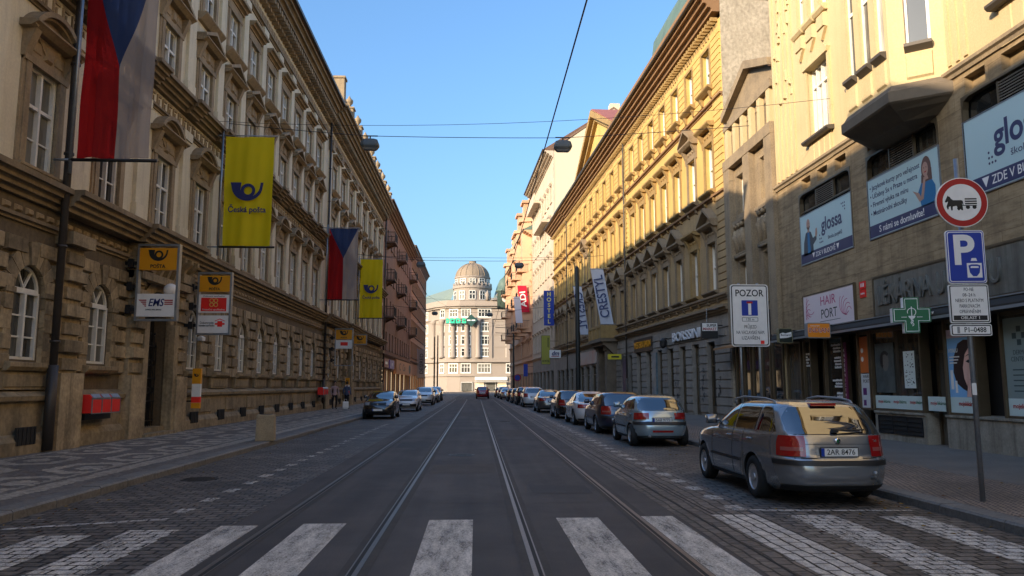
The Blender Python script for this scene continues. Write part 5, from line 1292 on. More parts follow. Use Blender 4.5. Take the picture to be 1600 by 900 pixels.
def car(kind, label, m_body, loc, rz, detail=2, plate=None, style=7, group='cars parked along the street', name='parked_car', black_trim=True, rails=False, tint=None, lowtrim=None):
    """x forward; detail 0 leaves out what cannot be seen far away"""
    S = {'estate': ESTATE, 'hatch': HATCH, 'sedan': SEDAN, 'suv': SUV}[kind]; B = Body(S['T']); root = thing(name, label, 'car', loc, rz, group); hw = S['hw']; ax = S['ax']; wr = S['wr']
    if kind in BODYCACHE: me = BODYCACHE[kind].copy(); me.materials[0] = m_body
    else: me = cut_arches(B.mesh(), [(a, wr) for a in ax], wr + .055, hw, m_body); BODYCACHE[kind] = me
    link('body', me, root)
    for a in ax:
        for s in (-1, 1): wheel(root, a, s * (hw - .115), wr, .20, style)
    g0, g1 = S['glass']; bz = S['belt']; rz0, rz1 = S['rear_z']; ry = S['ry']
    # glass
    for a, c in S['side']:
        front = (a, c) == S['side'][-1]; rear = (a, c) == S['side'][0]
        for sg in (-1, 1):
            mb = MB(); xs = [a + (c - a) * k / 12 for k in range(13)]
            def top(x):
                z = g1
                while z > g0 + .02:
                    xf, xr, *_ = B.at(z)
                    if x < xf - .20 and x > xr + .22: break
                    z -= .008
                return z
            hi = [(x, top(x)) for x in xs]; patch(mb, lambda x, z: B.side(x, z, .005, sg), [(a, g0), (c, g0)], hi, 12, 6); mb.build('side_window', m_carglass, root, True)
    mb = MB(); xf_b = g0 + .01
    patch(mb, lambda y, z: B.end(y, z, .005, False), [(-ry - .04, g0 + .02), (ry + .04, g0 + .02)], [(-ry - .04, g1 - .10), (-ry * .8, g1 + .0), (ry * .8, g1 + .0), (ry + .04, g1 - .10)], 16, 10); mb.build('windscreen', m_carglass, root, True)
    mb = MB(); patch(mb, lambda y, z: B.end(y, z, .006), [(-ry, rz0), (ry, rz0)], [(-ry, rz1 - .16), (-ry * .82, rz1), (ry * .82, rz1), (ry, rz1 - .16)], 18, 10); mb.build('rear_window', m_carglass, root, True)
    # rear lamps
    for s in (-1, 1):
        mb = MB(); t = math.pi
        if S['tail'] == 'tall':
            z0, z1 = bz - .29, bz - .005
            mb.cm = 0; corner(mb, B, math.pi - s * .20, math.pi - s * .80, z0, z1, .012); mb.cm = 1; corner(mb, B, math.pi - s * .24, math.pi - s * .70, z0 + .075, z0 + .125, .0145, 10, 3)
        elif S['tail'] == 'oval':
            z0, z1 = .73, .93
            mb.cm = 0; corner(mb, B, math.pi - s * .15, math.pi - s * .85, z0 + .03, z1, .012, taper=-.02)
        else:
            mb.cm = 0; corner(mb, B, math.pi - s * .12, math.pi - s * .75, .74, .90, .012); mb.cm = 1; corner(mb, B, math.pi - s * .16, math.pi - s * .55, .80, .83, .0145, 10, 3)
        mb.build('taillight', [m_tail, m_tailw], root, True)
        mb = MB(); corner(mb, B, s * .22, s * .80, bz - .30, bz - .15, .008); mb.build('headlight', m_head, root, True)
        # mirrors
        x = ax[0] - .62; z = g0 + .04; y = B.side(x, z, .0, s)[1]
        mb = MB(); mb.box(x - .03, x + .03, y - .0, y + s * .10, z, z + .05); mb.loft([[(x + dx, y + s * dy, z + dz) for dx, dz in ((.09 * q, -.03), (.09 * q, .10), (-.05, .12), (-.05, -.04))] for dy, q in ((.07, .8), (.12, 1), (.22, 1), (.25, .6))]); mb.build('mirror', m_body if detail > 0 else m_black, root, True)
    # lower dark strips, bumper line, plates
    mb = MB()
    for s in (-1, 1):
        if black_trim: patch(mb, lambda x, z: B.side(x, z, .012, s), [(ax[1] + .5, .50), (ax[0] - .5, .50)], [(ax[1] + .5, .545), (ax[0] - .5, .545)], 16, 2); mb.mark()
        patch(mb, lambda x, z: B.side(x, z, .006, s), [(ax[1] + wr + .1, .205), (ax[0] - wr - .1, .205)], [(ax[1] + wr + .1, .275), (ax[0] - wr - .1, .275)], 16, 2); mb.mark()
    if black_trim: corner(mb, B, math.pi - .95, math.pi + .95, .575 if kind != 'hatch' else .60, .645 if kind != 'hatch' else .69, .012, 40, 2); mb.mark()
    corner(mb, B, math.pi - .8, math.pi + .8, .205, .30, .008, 30, 2); mb.mark(); corner(mb, B, -.7, .7, .22, .50, .006, 24, 3)
    build_each(mb, 'bumper_trim', m_black, root, True)
    mb = MB(); patch(mb, lambda y, z: B.end(y, z, .010, False), [(-.42, bz - .30), (.42, bz - .30)], [(-.46, bz - .19), (.46, bz - .19)], 10, 3); mb.build('grille', m_black, root)
    if detail > 0:
        mb = MB(); q = .0022                                               # shut lines of the doors and the boot
        for s in (-1, 1):
            for x in [S['side'][k][0] - .03 for k in range(1 if len(S['side']) > 2 else 0, len(S['side']))] + [S['side'][-1][1] + .08]:
                if abs(x - ax[1]) < wr + .08: x = ax[1] + wr + .09
                patch(mb, lambda u, z: B.side(u, z, .0025, s), [(x - .006, .3), (x + .006, .3)], [(x - .006, g0), (x + .006, g0)], 1, 12)
        patch(mb, lambda y, z: B.end(y, z, .003), [(-ry - .03, rz0 - .008), (ry + .03, rz0 - .008)], [(-ry - .03, rz0), (ry + .03, rz0)], 12, 1)
        if kind in ('estate', 'suv'): patch(mb, lambda y, z: B.end(y, z, .003), [(-.62, .668), (.62, .668)], [(-.62, .68), (.62, .68)], 12, 1); patch(mb, lambda y, z: B.end(y, z, .003), [(-.6, .86), (.6, .86)], [(-.6, .866), (.6, .866)], 12, 1)
        mb.build('shut_line', m_under, root)
        for s in (-1, 1):
            for x in [S['side'][k][0] + .12 for k in range(1 if len(S['side']) > 2 else 0, len(S['side']))]:
                p = B.side(x, bz - .10, .0, s); mb = MB(); mb.tube([(x - .08, p[1], p[2]), (x - .05, p[1] + s * .028, p[2]), (x + .05, p[1] + s * .028, p[2]), (x + .08, p[1], p[2])], .013, 6); mb.build('door_handle', m_body, root, True)
    zp = {'estate': .755, 'hatch': .735, 'sedan': .70, 'suv': .80}[kind]
    for rear in (True, False):
        if rear: xx = B.end(0, zp, .02)[0]; z_ = zp
        else: xx = B.end(0, .47, .02, False)[0]; z_ = .47
        r_ = -1 if rear else 1; x0, x1 = sorted((xx, xx + r_ * .012))
        mb = MB(); mb.cm = 0; mb.box(x0, x1, -.26, .26, z_ - .055, z_ + .055); mb.cm = 1; e = .26 if rear else -.26
        mb.box(xx, xx + r_ * .0135, e, e - math.copysign(.045, e), z_ - .054, z_ + .054); mb.cm = 2; x0, x1 = sorted((xx - r_ * .004, xx + r_ * .005)); mb.box(x0, x1, -.275, .275, z_ - .07, z_ + .07)
        pl = mb.build('licence_plate', [m_plate, m_eu, m_black], root)
        if rear and plate:
            c_ = text('plate_lettering', plate, .105, m_ink, pl, (xx - .0145, -.02, z_), width=.40, bold=.004, ext=.001); c_.rotation_euler = (0, 0, R(-90))
    return root, B, S
def face(o, rz): o.rotation_euler = (0, 0, rz); return o
m_champ = paint('grey_beige_metallic', (.28, .295, .315), .6, .24); m_ltblue = paint('light_blue_metallic', (.38, .50, .57), .6, .25); m_dkblue = paint('dark_blue_metallic', (.012, .022, .06), .5, .28)
m_carw = paint('white_car_paint', (.80, .79, .78), 0, .25); m_carb = paint('black_car_paint', (.008, .008, .01), .2, .2); m_carg = paint('grey_car_paint', (.17, .165, .165), .7, .3); m_cars = paint('silver_car_paint', (.42, .43, .45), .7, .3); m_carr = paint('red_car_paint', (.32, .02, .03), .1, .25)
N90 = R(90)
est, B, S = car('estate', 'grey beige estate car with roof rails parked nearest the zebra crossing', m_champ, (5.08, 13.02, .004), N90, 2, '2AR 8476', 8)
mb = MB()
for s in (-1, 1):
    P = [(.25, s * .60, 1.385), (.1, s * .62, 1.46), (-.3, s * .615, 1.50), (-1.2, s * .595, 1.485), (-1.5, s * .585, 1.45), (-1.62, s * .575, 1.38)]
    mb = MB(); mb.tube(P, [.010, .016, .018, .018, .016, .010], 8)
    for k in (1, 4): mb.tube([(P[k][0], P[k][1], P[k][2]), (P[k][0], P[k][1] * .985, 1.37)], .022, 6)
    mb.build('roof_rail', m_signback, est, True)
mb = MB(); mb.loft([[(B.end(y, z, o_)[0], y, z) for y in (-.19, .19)] + [(B.end(y, z, o_)[0] - .0, y, z) for y in ()] for z, o_ in ((1.385, .05), (1.405, .06))], caps=False, closed=False); mb.box(-1.86, -1.74, -.19, .19, 1.392, 1.425); mb.build('brake_light', m_tail, est)
mb = MB(); mb.box(-2.24, -2.17, -.03, .05, 1.02, 1.07); mb.tube([(-2.23, .0, 1.06), (-2.215, -.2, 1.055), (-2.20, -.42, 1.06)], .012, 6); mb.build('rear_wiper', m_black, est)
xx = B.end(0, .90, .004)[0]
mb = MB(); mb.lathe([(.005, 0), (.042, 0), (.046, .012), (.036, .016), (.005, .014)], (xx - .014, 0, .905), 'x', 20); mb.build('badge', m_chrome, est, True)
mb = MB(); mb.prism([(y, z) for y, z in ((-.012, -.028), (.012, -.02), (.02, .01), (.0, .03), (-.018, .008))], xx - .020, xx - .013, 'x'); o = mb.build('badge_emblem', m_green, est); o.location = (0, 0, .905)
c_ = text('model_lettering', 'TDI', .045, m_chrome, est, (B.end(-.52, .90, .004)[0] + .0, -.52, .905), width=.11, bold=.006); c_.rotation_euler = (0, 0, R(-90))
mb = MB(); mb.tube([(-2.2, -.42, .40), (-2.42, -.42, .42), (-2.45, -.42, .46)], .022, 8); mb.ball((-2.455, -.42, .48), .034, 6); mb.build('tow_ball', m_steel, est, True)
mb = MB(); patch(mb, lambda y, z: B.end(y, z, .002), [(-.32, .665), (.32, .665)], [(-.36, .85), (.36, .85)], 10, 6); mb.build('plate_recess', m_champ, est)
mb = MB(); mb.prism(circle(.012, 12, .052, .768), B.end(0, .755, .034)[0] - .0015, B.end(0, .755, .034)[0], 'x'); mb.build('plate_sticker', m_signback, est)
hat, B, S = car('hatch', 'light blue three door hatchback parked second from the zebra crossing', m_ltblue, (5.16, 23.2, .004), N90, 2, '5A8 9772', 8)
mb = MB(); mb.tube([(-1.86, .38, .30), (-1.95, .38, .29)], .035, 10); mb.build('exhaust', m_steel, hat, True)
mb = MB(); corner(mb, B, math.pi - .10, math.pi + .10, .40, .455, .01, 8, 3); mb.build('fog_light', m_tail, hat)
car('estate', 'dark blue estate car with dark windows, third from the zebra crossing on the right', m_dkblue, (5.14, 29.0, .004), N90, 1, '3AB 2418', 7)
car('sedan', 'white saloon car on the right between a dark blue estate and a black car', m_carw, (5.10, 35.1, .004), N90, 1, '4AK 7105', 10, black_trim=False)
car('estate', 'black estate car parked just ahead of the white saloon', m_carb, (5.0, 41.6, .004), N90, 1, None, 7, black_trim=False)
car('sedan', 'silver grey saloon car parked beside the dark tram pole', m_carg, (4.78, 51.0, .004), N90, 1, '1AF 3320', 7, black_trim=False)
FAR = [('suv', 'white estate car with red lamps ahead of the silver grey saloon', m_carw, 63.2), ('suv', 'black off-road car ahead of the white estate with red lamps', m_carb, 70.5), ('estate', 'dark grey estate car just ahead of the black off-road car', m_carg, 77.5), ('hatch', 'small black hatchback far along the right kerb', m_carb, 85.5), ('sedan', 'pale silver saloon near the far end of the right row', m_cars, 99), ('suv', 'white off-road car near the far end of the right row', m_carw, 107), ('estate', 'dark estate car last in the right row by the far corner', m_dkblue, 117)]
for k, lb, m_, y in FAR: car(k, lb, m_, (5.05 - .017 * (y - 35), y, .004), N90, 0, None, 7, black_trim=False)
S90 = R(-90)
bl, B, S = car('hatch', 'black hatchback facing us, first of the row along the left kerb', m_carb, (-5.0, 41.6, .004), S90, 1, None, 5, black_trim=False)
mb = MB(); x = B.end(0, .72, .012, False)[0]; mb.prism([(0, -.08), (.045, 0), (0, .08), (-.045, 0)], x - .004, x + .012, 'x'); o = mb.build('badge', m_chrome, bl); o.location = (0, 0, .74)
car('hatch', 'white hatchback facing us behind the black hatchback', m_carw, (-4.62, 53.3, .004), S90, 1, None, 5, black_trim=False)
car('suv', 'white off-road car facing us, third in the left row', m_carw, (-4.62, 69.5, .004), S90, 0, None, 5, black_trim=False)
car('sedan', 'silver white saloon facing us, fourth in the left row', m_cars, (-4.66, 80, .004), S90, 0, None, 5, black_trim=False)
car('suv', 'dark grey van facing us at the far end of the left row', m_carg, (-4.72, 89, .004), S90, 0, None, 5, black_trim=False)
car('suv', 'red car driving away along the right tram track', m_carr, (.85, 104, .004), N90, 1, '6AC 1190', 7, group='cars driving on the street', name='moving_car')
# ================================================================ flags, signs, street furniture
def banner(name, label, cat, xw, y, z1, w, h, cloth_rows, side=1, mast=True, group=None, tilt=0, wave=.05, seed=1, rods=True):
    """cloth hung square to the wall: x runs from the wall (0) outwards (w); cloth_rows(mb, P) lays the faces"""
    t = thing(name, label, cat, (xw, y, z1), 0, group); rnd = random.Random(seed); ph = rnd.uniform(0, 6)
    def P(s, v):
        x = s * w + tilt * v * h; yy = wave * (.4 + v) * math.sin(s * 9 + ph + v * 1.5) + wave * .55 * math.sin(s * 24 + ph * 2 + v * 2.2) * (.35 + v * .4) + wave * .3 * math.sin(s * 5 + v * 13 + ph)
        return (side * x, yy, -v * h)
    cloth_rows(t, P)
    if rods:
        mb = MB(); mb.tube([(side * -.5, 0, .04), (side * (w + .12), 0, .04)], .025, 8); mb.build('top_rod', m_steel, t, True)
        mb = MB(); mb.tube([(side * -.15, 0, -h - .03), (side * (w + .15), 0, -h - .03)], .04, 8); mb.build('bottom_rod', m_iron, t, True)
        mb = MB(); mb.tube([(side * -.12, 0, .25), (side * -.12, 0, -h - .35)], .04, 8); mb.tube([(side * -.12, 0, .04), (side * -.5, 0, .04)], .03, 6); mb.tube([(side * -.12, 0, -h - .03), (side * -.5, 0, -h - .03)], .03, 6); mb.build('mast', m_steel, t, True)
    return t
def plain_cloth(m, n=26, k=20):
    def f(t, P):
        mb = MB(); mb.add([P(i / n, j / k) for j in range(k + 1) for i in range(n + 1)], [(j * (n + 1) + i, j * (n + 1) + i + 1, (j + 1) * (n + 1) + i + 1, (j + 1) * (n + 1) + i) for j in range(k) for i in range(n)]); mb.build('cloth', m, t, True)
    return f
def czech_cloth(apex):
    def f(t, P):
        mb = MB(); k = 40
        rows = [j / k for j in range(k + 1)]
        for a, c in zip(rows, rows[1:]):
            la, lc = min(.5, .5 * a / apex), min(.5, .5 * c / apex)
            for (a0, a1, c0, c1, m) in ((0, la, 0, lc, 0), (la, .5, lc, .5, 2), (.5, 1 - la, .5, 1 - lc, 2), (1 - la, 1, 1 - lc, 1, 1)):
                if a1 - a0 < 1e-4 and c1 - c0 < 1e-4: continue
                mb.cm = m; n = 8
                for i in range(n):
                    mb.quad(P(a0 + (a1 - a0) * i / n, a), P(a0 + (a1 - a0) * (i + 1) / n, a), P(c0 + (c1 - c0) * (i + 1) / n, c), P(c0 + (c1 - c0) * i / n, c))
        mb.build('cloth', [m_fred, m_fwhite, m_fblue], t)
    return f
def horn(mb, cx, cz, s, y0, y1):
    """post horn: sweeping horn with a ring in its crook"""
    n = 22; out, inn = [], []
    for k in range(n + 1):
        a = R(186 + 172 * k / n); f = k / n
        out.append((cx + s * 1.0 * math.cos(a), cz + s * (.42 + .98 * math.sin(a)))); th = .42 * (1 - f) ** 1.3 + .17
        inn.append((cx + s * (1.0 - th) * math.cos(a), cz + s * (.42 + (.98 - th * .8) * math.sin(a))))
    P = [(cx - s * 1.06, cz + s * .62)] + out + [(cx + s * 1.03, cz + s * .62), (cx + s * .84, cz + s * .62)] + inn[::-1] + [(cx - s * .42, cz + s * .62)]
    for i in range(n): mb.prism([out[i], out[i + 1], inn[i + 1], inn[i]], y0, y1)
    mb.prism([(cx - s * 1.08, cz + s * .66), out[0], inn[0], (cx - s * .38, cz + s * .66)], y0, y1); mb.prism([out[-1], (cx + s * 1.04, cz + s * .66), (cx + s * .86, cz + s * .66), inn[-1]], y0, y1)
    for k in range(20):
        mb.prism(arcband(s * .27, s * .47, cx + s * .06, cz + s * .12, k * 18, k * 18 + 18, 2), y0 - .001, y1)
F1 = banner('czech_flag', 'large tricolour flag with blue wedge hanging by the nearest post office window', 'flag', -9.28, 17.7, 12.0, 1.68, 5.1, czech_cloth(.56), group='flags on the post office', seed=4, wave=.085)
def post_banner(y, z1, h, lab, sd):
    b_ = banner('post_banner', lab, 'banner', -9.3, y, z1, 1.76, h, plain_cloth(m_fyel), group='yellow post banners', seed=sd, wave=.075)
    mb = MB(); horn(mb, .88, -h * .52, .56, -.15, -.135); mb.build('horn_emblem', m_navy, b_)
    text('banner_lettering', 'Česká pošta', .3, m_navy, b_, (.9, -.14, -h * .52 - .55 - .1), width=1.36, bold=.02)
    return b_
post_banner(28.0, 10.85, 4.12, 'nearer yellow banner with a dark blue post horn on the post office', 2)
F2 = banner('czech_flag', 'smaller tricolour flag with blue wedge beside the farther yellow banner', 'flag', -9.3, 48.1, 11.54, 1.8, 4.5, czech_cloth(.42), group='flags on the post office', seed=9, wave=.07)
post_banner(61.3, 11.75, 4.7, 'farther yellow banner with a dark blue post horn beside the second flag', 5)

def hang_frame(name, label, x0, y, z1, w, h, panels, group):
    """steel frame square to the wall carrying sign panels; panels: (z0, z1, painter)"""
    t = thing(name, label, 'sign', (x0, y, z1), 0, group); mb = MB(); d = .09
    mb.box(0, .06, -d, d, -h, 0); mb.box(w - .06, w, -d, d, -h, 0); mb.box(.06, w - .06, -d, d, -.06, 0); mb.box(.06, w - .06, -d, d, -h, -h + .06)
    mb.build('frame', m_steel, t)
    mb = MB()
    for z in (-h * .25, -h * .55, -h * .85): mb.box(-.55, -.002, -.05, .05, z - .05, z + .05); mb.box(-.24, -.1, -.12, .12, z - .12, z + .12)
    mb.build('bracket', m_iron, t)
    for a, c, f in panels: f(t, .065, w - .065, a, c)
    return t
def p_post(t, x0, x1, z0, z1):
    mb = MB(); mb.box(x0, x1, -.10, .07, z0, z1); p = mb.build('panel', m_orange, t); mb = MB(); horn(mb, (x0 + x1) / 2, z0 + (z1 - z0) * .64, (z1 - z0) * .42, -.106, -.1001); mb.build('horn_emblem', m_ink, p)
    text('sign_lettering', 'POŠTA', (z1 - z0) * .22, m_ink, p, ((x0 + x1) / 2, -.104, z0 + (z1 - z0) * .155), bold=.02)
def p_ems(t, x0, x1, z0, z1):
    mb = MB(); mb.box(x0, x1, -.10, .07, z0, z1); p = mb.build('panel', m_signw, t); cx, cz, w, h = (x0 + x1) / 2, (z0 + z1) / 2, x1 - x0, z1 - z0
    text('sign_lettering', 'EMS', h * .46, MATS['navy_ink'], p, (cx, -.104, cz + h * .1), width=w * .42, bold=.012, italic=.25)
    mb = MB()
    for k in range(4):
        z = cz + h * (.24 - k * .085); mb.prism([(x0 + w * (.04 + .05 * k), z), (x0 + w * .25, z), (x0 + w * .25, z - h * .05), (x0 + w * (.07 + .05 * k), z - h * .05)], -.104, -.1)
        if k < 3: mb.prism([(x0 + w * .74, z), (x0 + w * .96, z), (x0 + w * .95, z - h * .05), (x0 + w * .73, z - h * .05)], -.104, -.1)
    mb.build('stripes', m_red, p); text('sign_lettering', 'EXPRESS MAIL SERVICE', h * .09, m_ink, p, (cx - w * .05, -.104, cz - h * .2), width=w * .42)
def p_clover(t, x0, x1, z0, z1):
    mb = MB(); mb.box(x0, x1, -.10, .07, z0, z1); p = mb.build('panel', m_signw, t); cx, w, h = (x0 + x1) / 2, x1 - x0, z1 - z0
    mb = MB(); mb.box(x0 + w * .08, x1 - w * .08, -.103, -.1, z0 + h * .07, z0 + h * .82); mb.build('red_field', m_postred, p)
    mb = MB()
    for sx in (-1, 1):
        for sz in (-1, 1): mb.prism(arcband(h * .085, h * .12, cx + sx * h * .115, z0 + h * .55 + sz * h * .115, 0, 357, 18), -.108, -.104)
    mb.build('clover_emblem', MATS['gold_ink'], p); text('sign_lettering', 'Finanční spořitelna', h * .13, m_signw, p, (cx, -.106, z0 + h * .16), width=w * .74); text('sign_lettering', 'Poštovní spořitelna', h * .09, m_ink, p, (cx, -.104, z0 + h * .91), width=w * .7)
def p_red(t, x0, x1, z0, z1):
    mb = MB(); mb.box(x0, x1, -.10, .07, z0, z1); p = mb.build('panel', m_signw, t); cx, w, h = (x0 + x1) / 2, x1 - x0, z1 - z0
    mb = MB(); mb.box(x0 + w * .3, x1 - w * .25, -.104, -.1, z0 + h * .35, z0 + h * .75); mb.build('red_field', m_postred, p)
def p_savings(t, x0, x1, z0, z1):
    mb = MB(); mb.box(x0, x1, -.10, .07, z0, z1); p = mb.build('panel', m_signw, t); cx, w, h = (x0 + x1) / 2, x1 - x0, z1 - z0
    text('sign_lettering', 'Českomoravská\nstavební spořitelna', h * .16, m_ink, p, (x0 + w * .30, -.104, z0 + h * .5), width=w * .52)
    mb = MB(); hx = x0 + w * .73
    mb.box(hx - w * .16, hx + w * .16, -.104, -.1, z0 + h * .47, z0 + h * .57); mb.box(hx - w * .08, hx + w * .08, -.1045, -.1, z0 + h * .36, z0 + h * .68); mb.prism([(hx - w * .17, z0 + h * .66), (hx, z0 + h * .78), (hx + w * .17, z0 + h * .66), (hx + w * .17, z0 + h * .70), (hx, z0 + h * .82), (hx - w * .17, z0 + h * .70)], -.104, -.1)
    mb.build('house_emblem', m_postred, p)
mat('navy_ink', (.02, .03, .16), .4); mat('gold_ink', (.8, .55, .12), .4)
GP = 'post office hanging signs'
hang_frame('hanging_sign', 'framed sign with post horn above and white express panel below', -9.55, 21.9, 5.66, 1.16, 2.18, ((-.74, -.12, p_post), (-2.06, -1.42, p_ems)), GP)
hang_frame('hanging_sign', 'framed sign of three panels with red clover panel in the middle', -9.3, 25.95, 5.46, 1.12, 2.1, ((-.66, -.12, p_post), (-1.36, -.76, p_clover), (-2.04, -1.46, p_savings)), GP)
hang_frame('hanging_sign', 'farther framed sign with post horn over a small red rectangle', -9.45, 51.9, 5.5, 1.2, 2.5, ((-.72, -.1, p_post), (-1.35, -.78, p_red)), GP)
hang_frame('hanging_sign', 'single orange post horn sign hanging behind the farther framed sign', -9.55, 60.2, 5.65, 1.05, .8, ((-.72, -.08, p_post),), GP)
def post_plate(x, y, lab):
    t = thing('post_column', lab, 'sign', (x, y, .2), 0, 'slim post office info columns'); mb = MB(); mb.box(-.14, .14, -.06, .06, .75, 2.05); p = mb.build('panel', m_signw, t)
    mb = MB(); mb.box(-.141, .141, -.062, .06, 1.55, 2.06); mb.box(-.141, .141, -.062, .06, .74, .92); mb.build('orange_field', m_orange, p); mb = MB(); mb.box(-.141, .141, -.0625, .06, .925, 1.12); mb.build('red_field', m_postred, p)
    mb = MB(); horn(mb, 0, 1.83, .085, -.068, -.0625); mb.build('horn_emblem', m_ink, p)
    mb = MB(); mb.box(-.42, -.14, -.02, .02, .95, 1.0); mb.box(-.42, -.14, -.02, .02, 1.75, 1.8); mb.build('bracket', m_iron, t)
post_plate(-9.35, 26.4, 'slim orange white and red sign on the wall past the gate'); post_plate(-9.3, 56.5, 'slim orange sign on the wall behind the two pedestrians')
def mailboxes(x, y, z, lab):
    t = thing('mailbox_row', lab, 'mailbox', (x, y, z), R(90), 'red mailboxes on the post office'); t.scale = (.95, .85, .8)
    for k in range(3):
        u = -.78 + k * .53
        mb = MB(); mb.prism([(-.42, -.0), (-.42, .46), (-.34, .56), (0, .56), (0, 0)], u, u + .5, 'x'); b_ = mb.build('box', m_postred, t)
        mb = MB(); mb.box(u + .02, u + .48, -.432, -.42, .02, .40); mb.build('door', m_postred, b_)
        mb = MB(); mb.prism([(-.432, .41), (-.432, .47), (-.345, .58), (-.33, .57), (-.415, .46), (-.415, .41)], u + .03, u + .47, 'x'); mb.box(u + .1, u + .4, -.437, -.43, .425, .45); mb.build('slot', m_steel, b_)
        mb = MB()
        for a in (u - .012, u + .49): mb.box(a, a + .02, -.437, -.41, -.03, .47)
        mb.box(u, u + .5, -.437, -.41, -.03, .0); mb.build('frame', m_steel, b_)
    mb = MB(); mb.box(-.7, .7, -.2, -.05, -.22, -.03); mb.build('support', m_iron, t)
mailboxes(-9.72, 20.15, 1.02, 'three red mailboxes in grey frames under the arched window'); mailboxes(-9.6, 48.2, 1.15, 'farther red mailboxes behind the pedestrians beside the drainpipe')
t = thing('concrete_bin', 'beige concrete litter block standing on the mosaic pavement', 'litter bin', (-6.0, 22.6, .138), R(8))
mb = MB(); mb.loft([[(sx * r, sy * r, z) for sx, sy in ((-1, -1), (1, -1), (1, 1), (-1, 1))] for r, z in ((.25, 0), (.255, .02), (.235, .70), (.225, .73))]); mb.build('body', mat('beige_concrete', (.40, .31, .19), .85, var=.5, vs_=3, fine=.2, bump=.3, bs=30), t)
mb = MB(); mb.box(-.15, .15, -.15, .15, .725, .735); mb.build('opening', m_dark, t)
t = thing('globe_lamp', 'white globe lamp on an iron arm beside the gate', 'lamp', (-9.55, 22.7, 4.45), 0)
mb = MB(); mb.ball((.62, 0, 0), .2, 12); mb.build('globe', m_signw, t, True); mb = MB(); mb.tube([(-.2, 0, -.1), (.2, 0, -.35), (.5, 0, -.35), (.62, 0, -.2)], .025, 8); mb.build('arm', m_iron, t, True)
t = thing('security_camera', 'small white security camera on the wall under the clover sign', 'camera', (-9.8, 27.9, 3.35), 0)
mb = MB(); mb.prism([(-.08, -.07), (.08, -.07), (.09, .05), (0, .1), (-.09, .05)], -.18, .14); mb.build('housing', m_signw, t); mb = MB(); mb.tube([(-.12, .1, -.05), (0, .1, -.2), (0, .05, -.06)], .02, 6); mb.build('bracket', m_steel, t)
t = thing('wall_plaque', 'small pale plaque inside the dark gateway', 'plaque', (-9.9, 24.35, 4.15), R(90)); mb = MB(); mb.prism(rrect(-.18, .18, -.18, .18, .05), -.03, -.0); mb.build('plate', m_signw, t)

# ---- road signs on the right pavement
def post_clamp(mb, x, z): mb.tube([(x, 0, z - .03), (x, 0, z + .03)], .042, 10)
t = thing('warning_sign', 'white board reading pozor above a blue dead end sign on two poles', 'road sign', (6.88, 19, .17), 0)
mb = MB(); 
for x in (-.24, .24): mb = MB(); mb.tube([(x, .06, 0), (x, .06, 4.1)], .032, 12); mb.build('pole', m_steel, t, True)
mb = MB(); mb.cm = 0; mb.prism(rrect(-.485, .485, 2.49, 4.06, .07), -.012, .012); mb.cm = 1; mb.prism(rrect(-.46, .46, 2.515, 4.035, .06), -.0145, -.012); mb.cm = 0; mb.prism(rrect(-.435, .435, 2.54, 4.01, .045), -.0165, -.0145)
bd = mb.build('board', [m_signw, m_ink], t)
text('sign_lettering', 'POZOR', .24, m_ink, bd, (0, -.018, 3.83), width=.72, bold=.012, ext=.002)
mb = MB(); mb.prism(rrect(-.215, .215, 3.255, 3.665, .02), -.0175, -.0165); mb.build('white_border', m_signw, bd)
mb = MB(); mb.prism(rrect(-.205, .205, 3.265, 3.655, .015), -.0195, -.0175); bl_ = mb.build('blue_panel', m_blue, bd)
mb = MB(); mb.box(-.038, .038, -.021, -.0195, 3.285, 3.575); mb.build('white_stem', m_signw, bl_); mb = MB(); mb.box(-.075, .075, -.0225, -.0195, 3.575, 3.625); mb.build('red_bar', m_red, bl_)
mb = MB(); mb.prism(rrect(-.205, .205, 3.12, 3.22, .015), -.018, -.0165); mb.cm = 1; mb.prism(rrect(-.195, .195, 3.13, 3.21, .012), -.019, -.018); mb.build('distance_plate', [m_ink, m_signw], bd); text('sign_lettering', '120 m', .085, m_ink, bd, (0, -.02, 3.17), bold=.006, ext=.001)
for z, b_, w in ((2.98, 'PRŮJEZD', .31), (2.84, 'NA VÁCLAVSKÉ NÁM.', .72), (2.70, 'UZAVŘEN', .45)): text('sign_lettering', b_, .12, m_ink, bd, (0, -.018, z), width=w, bold=0, ext=.001)
mb = MB(); mb.box(.25, .345, -.0185, -.0165, 2.555, 2.64); mb.build('red_sticker', m_postred, bd)

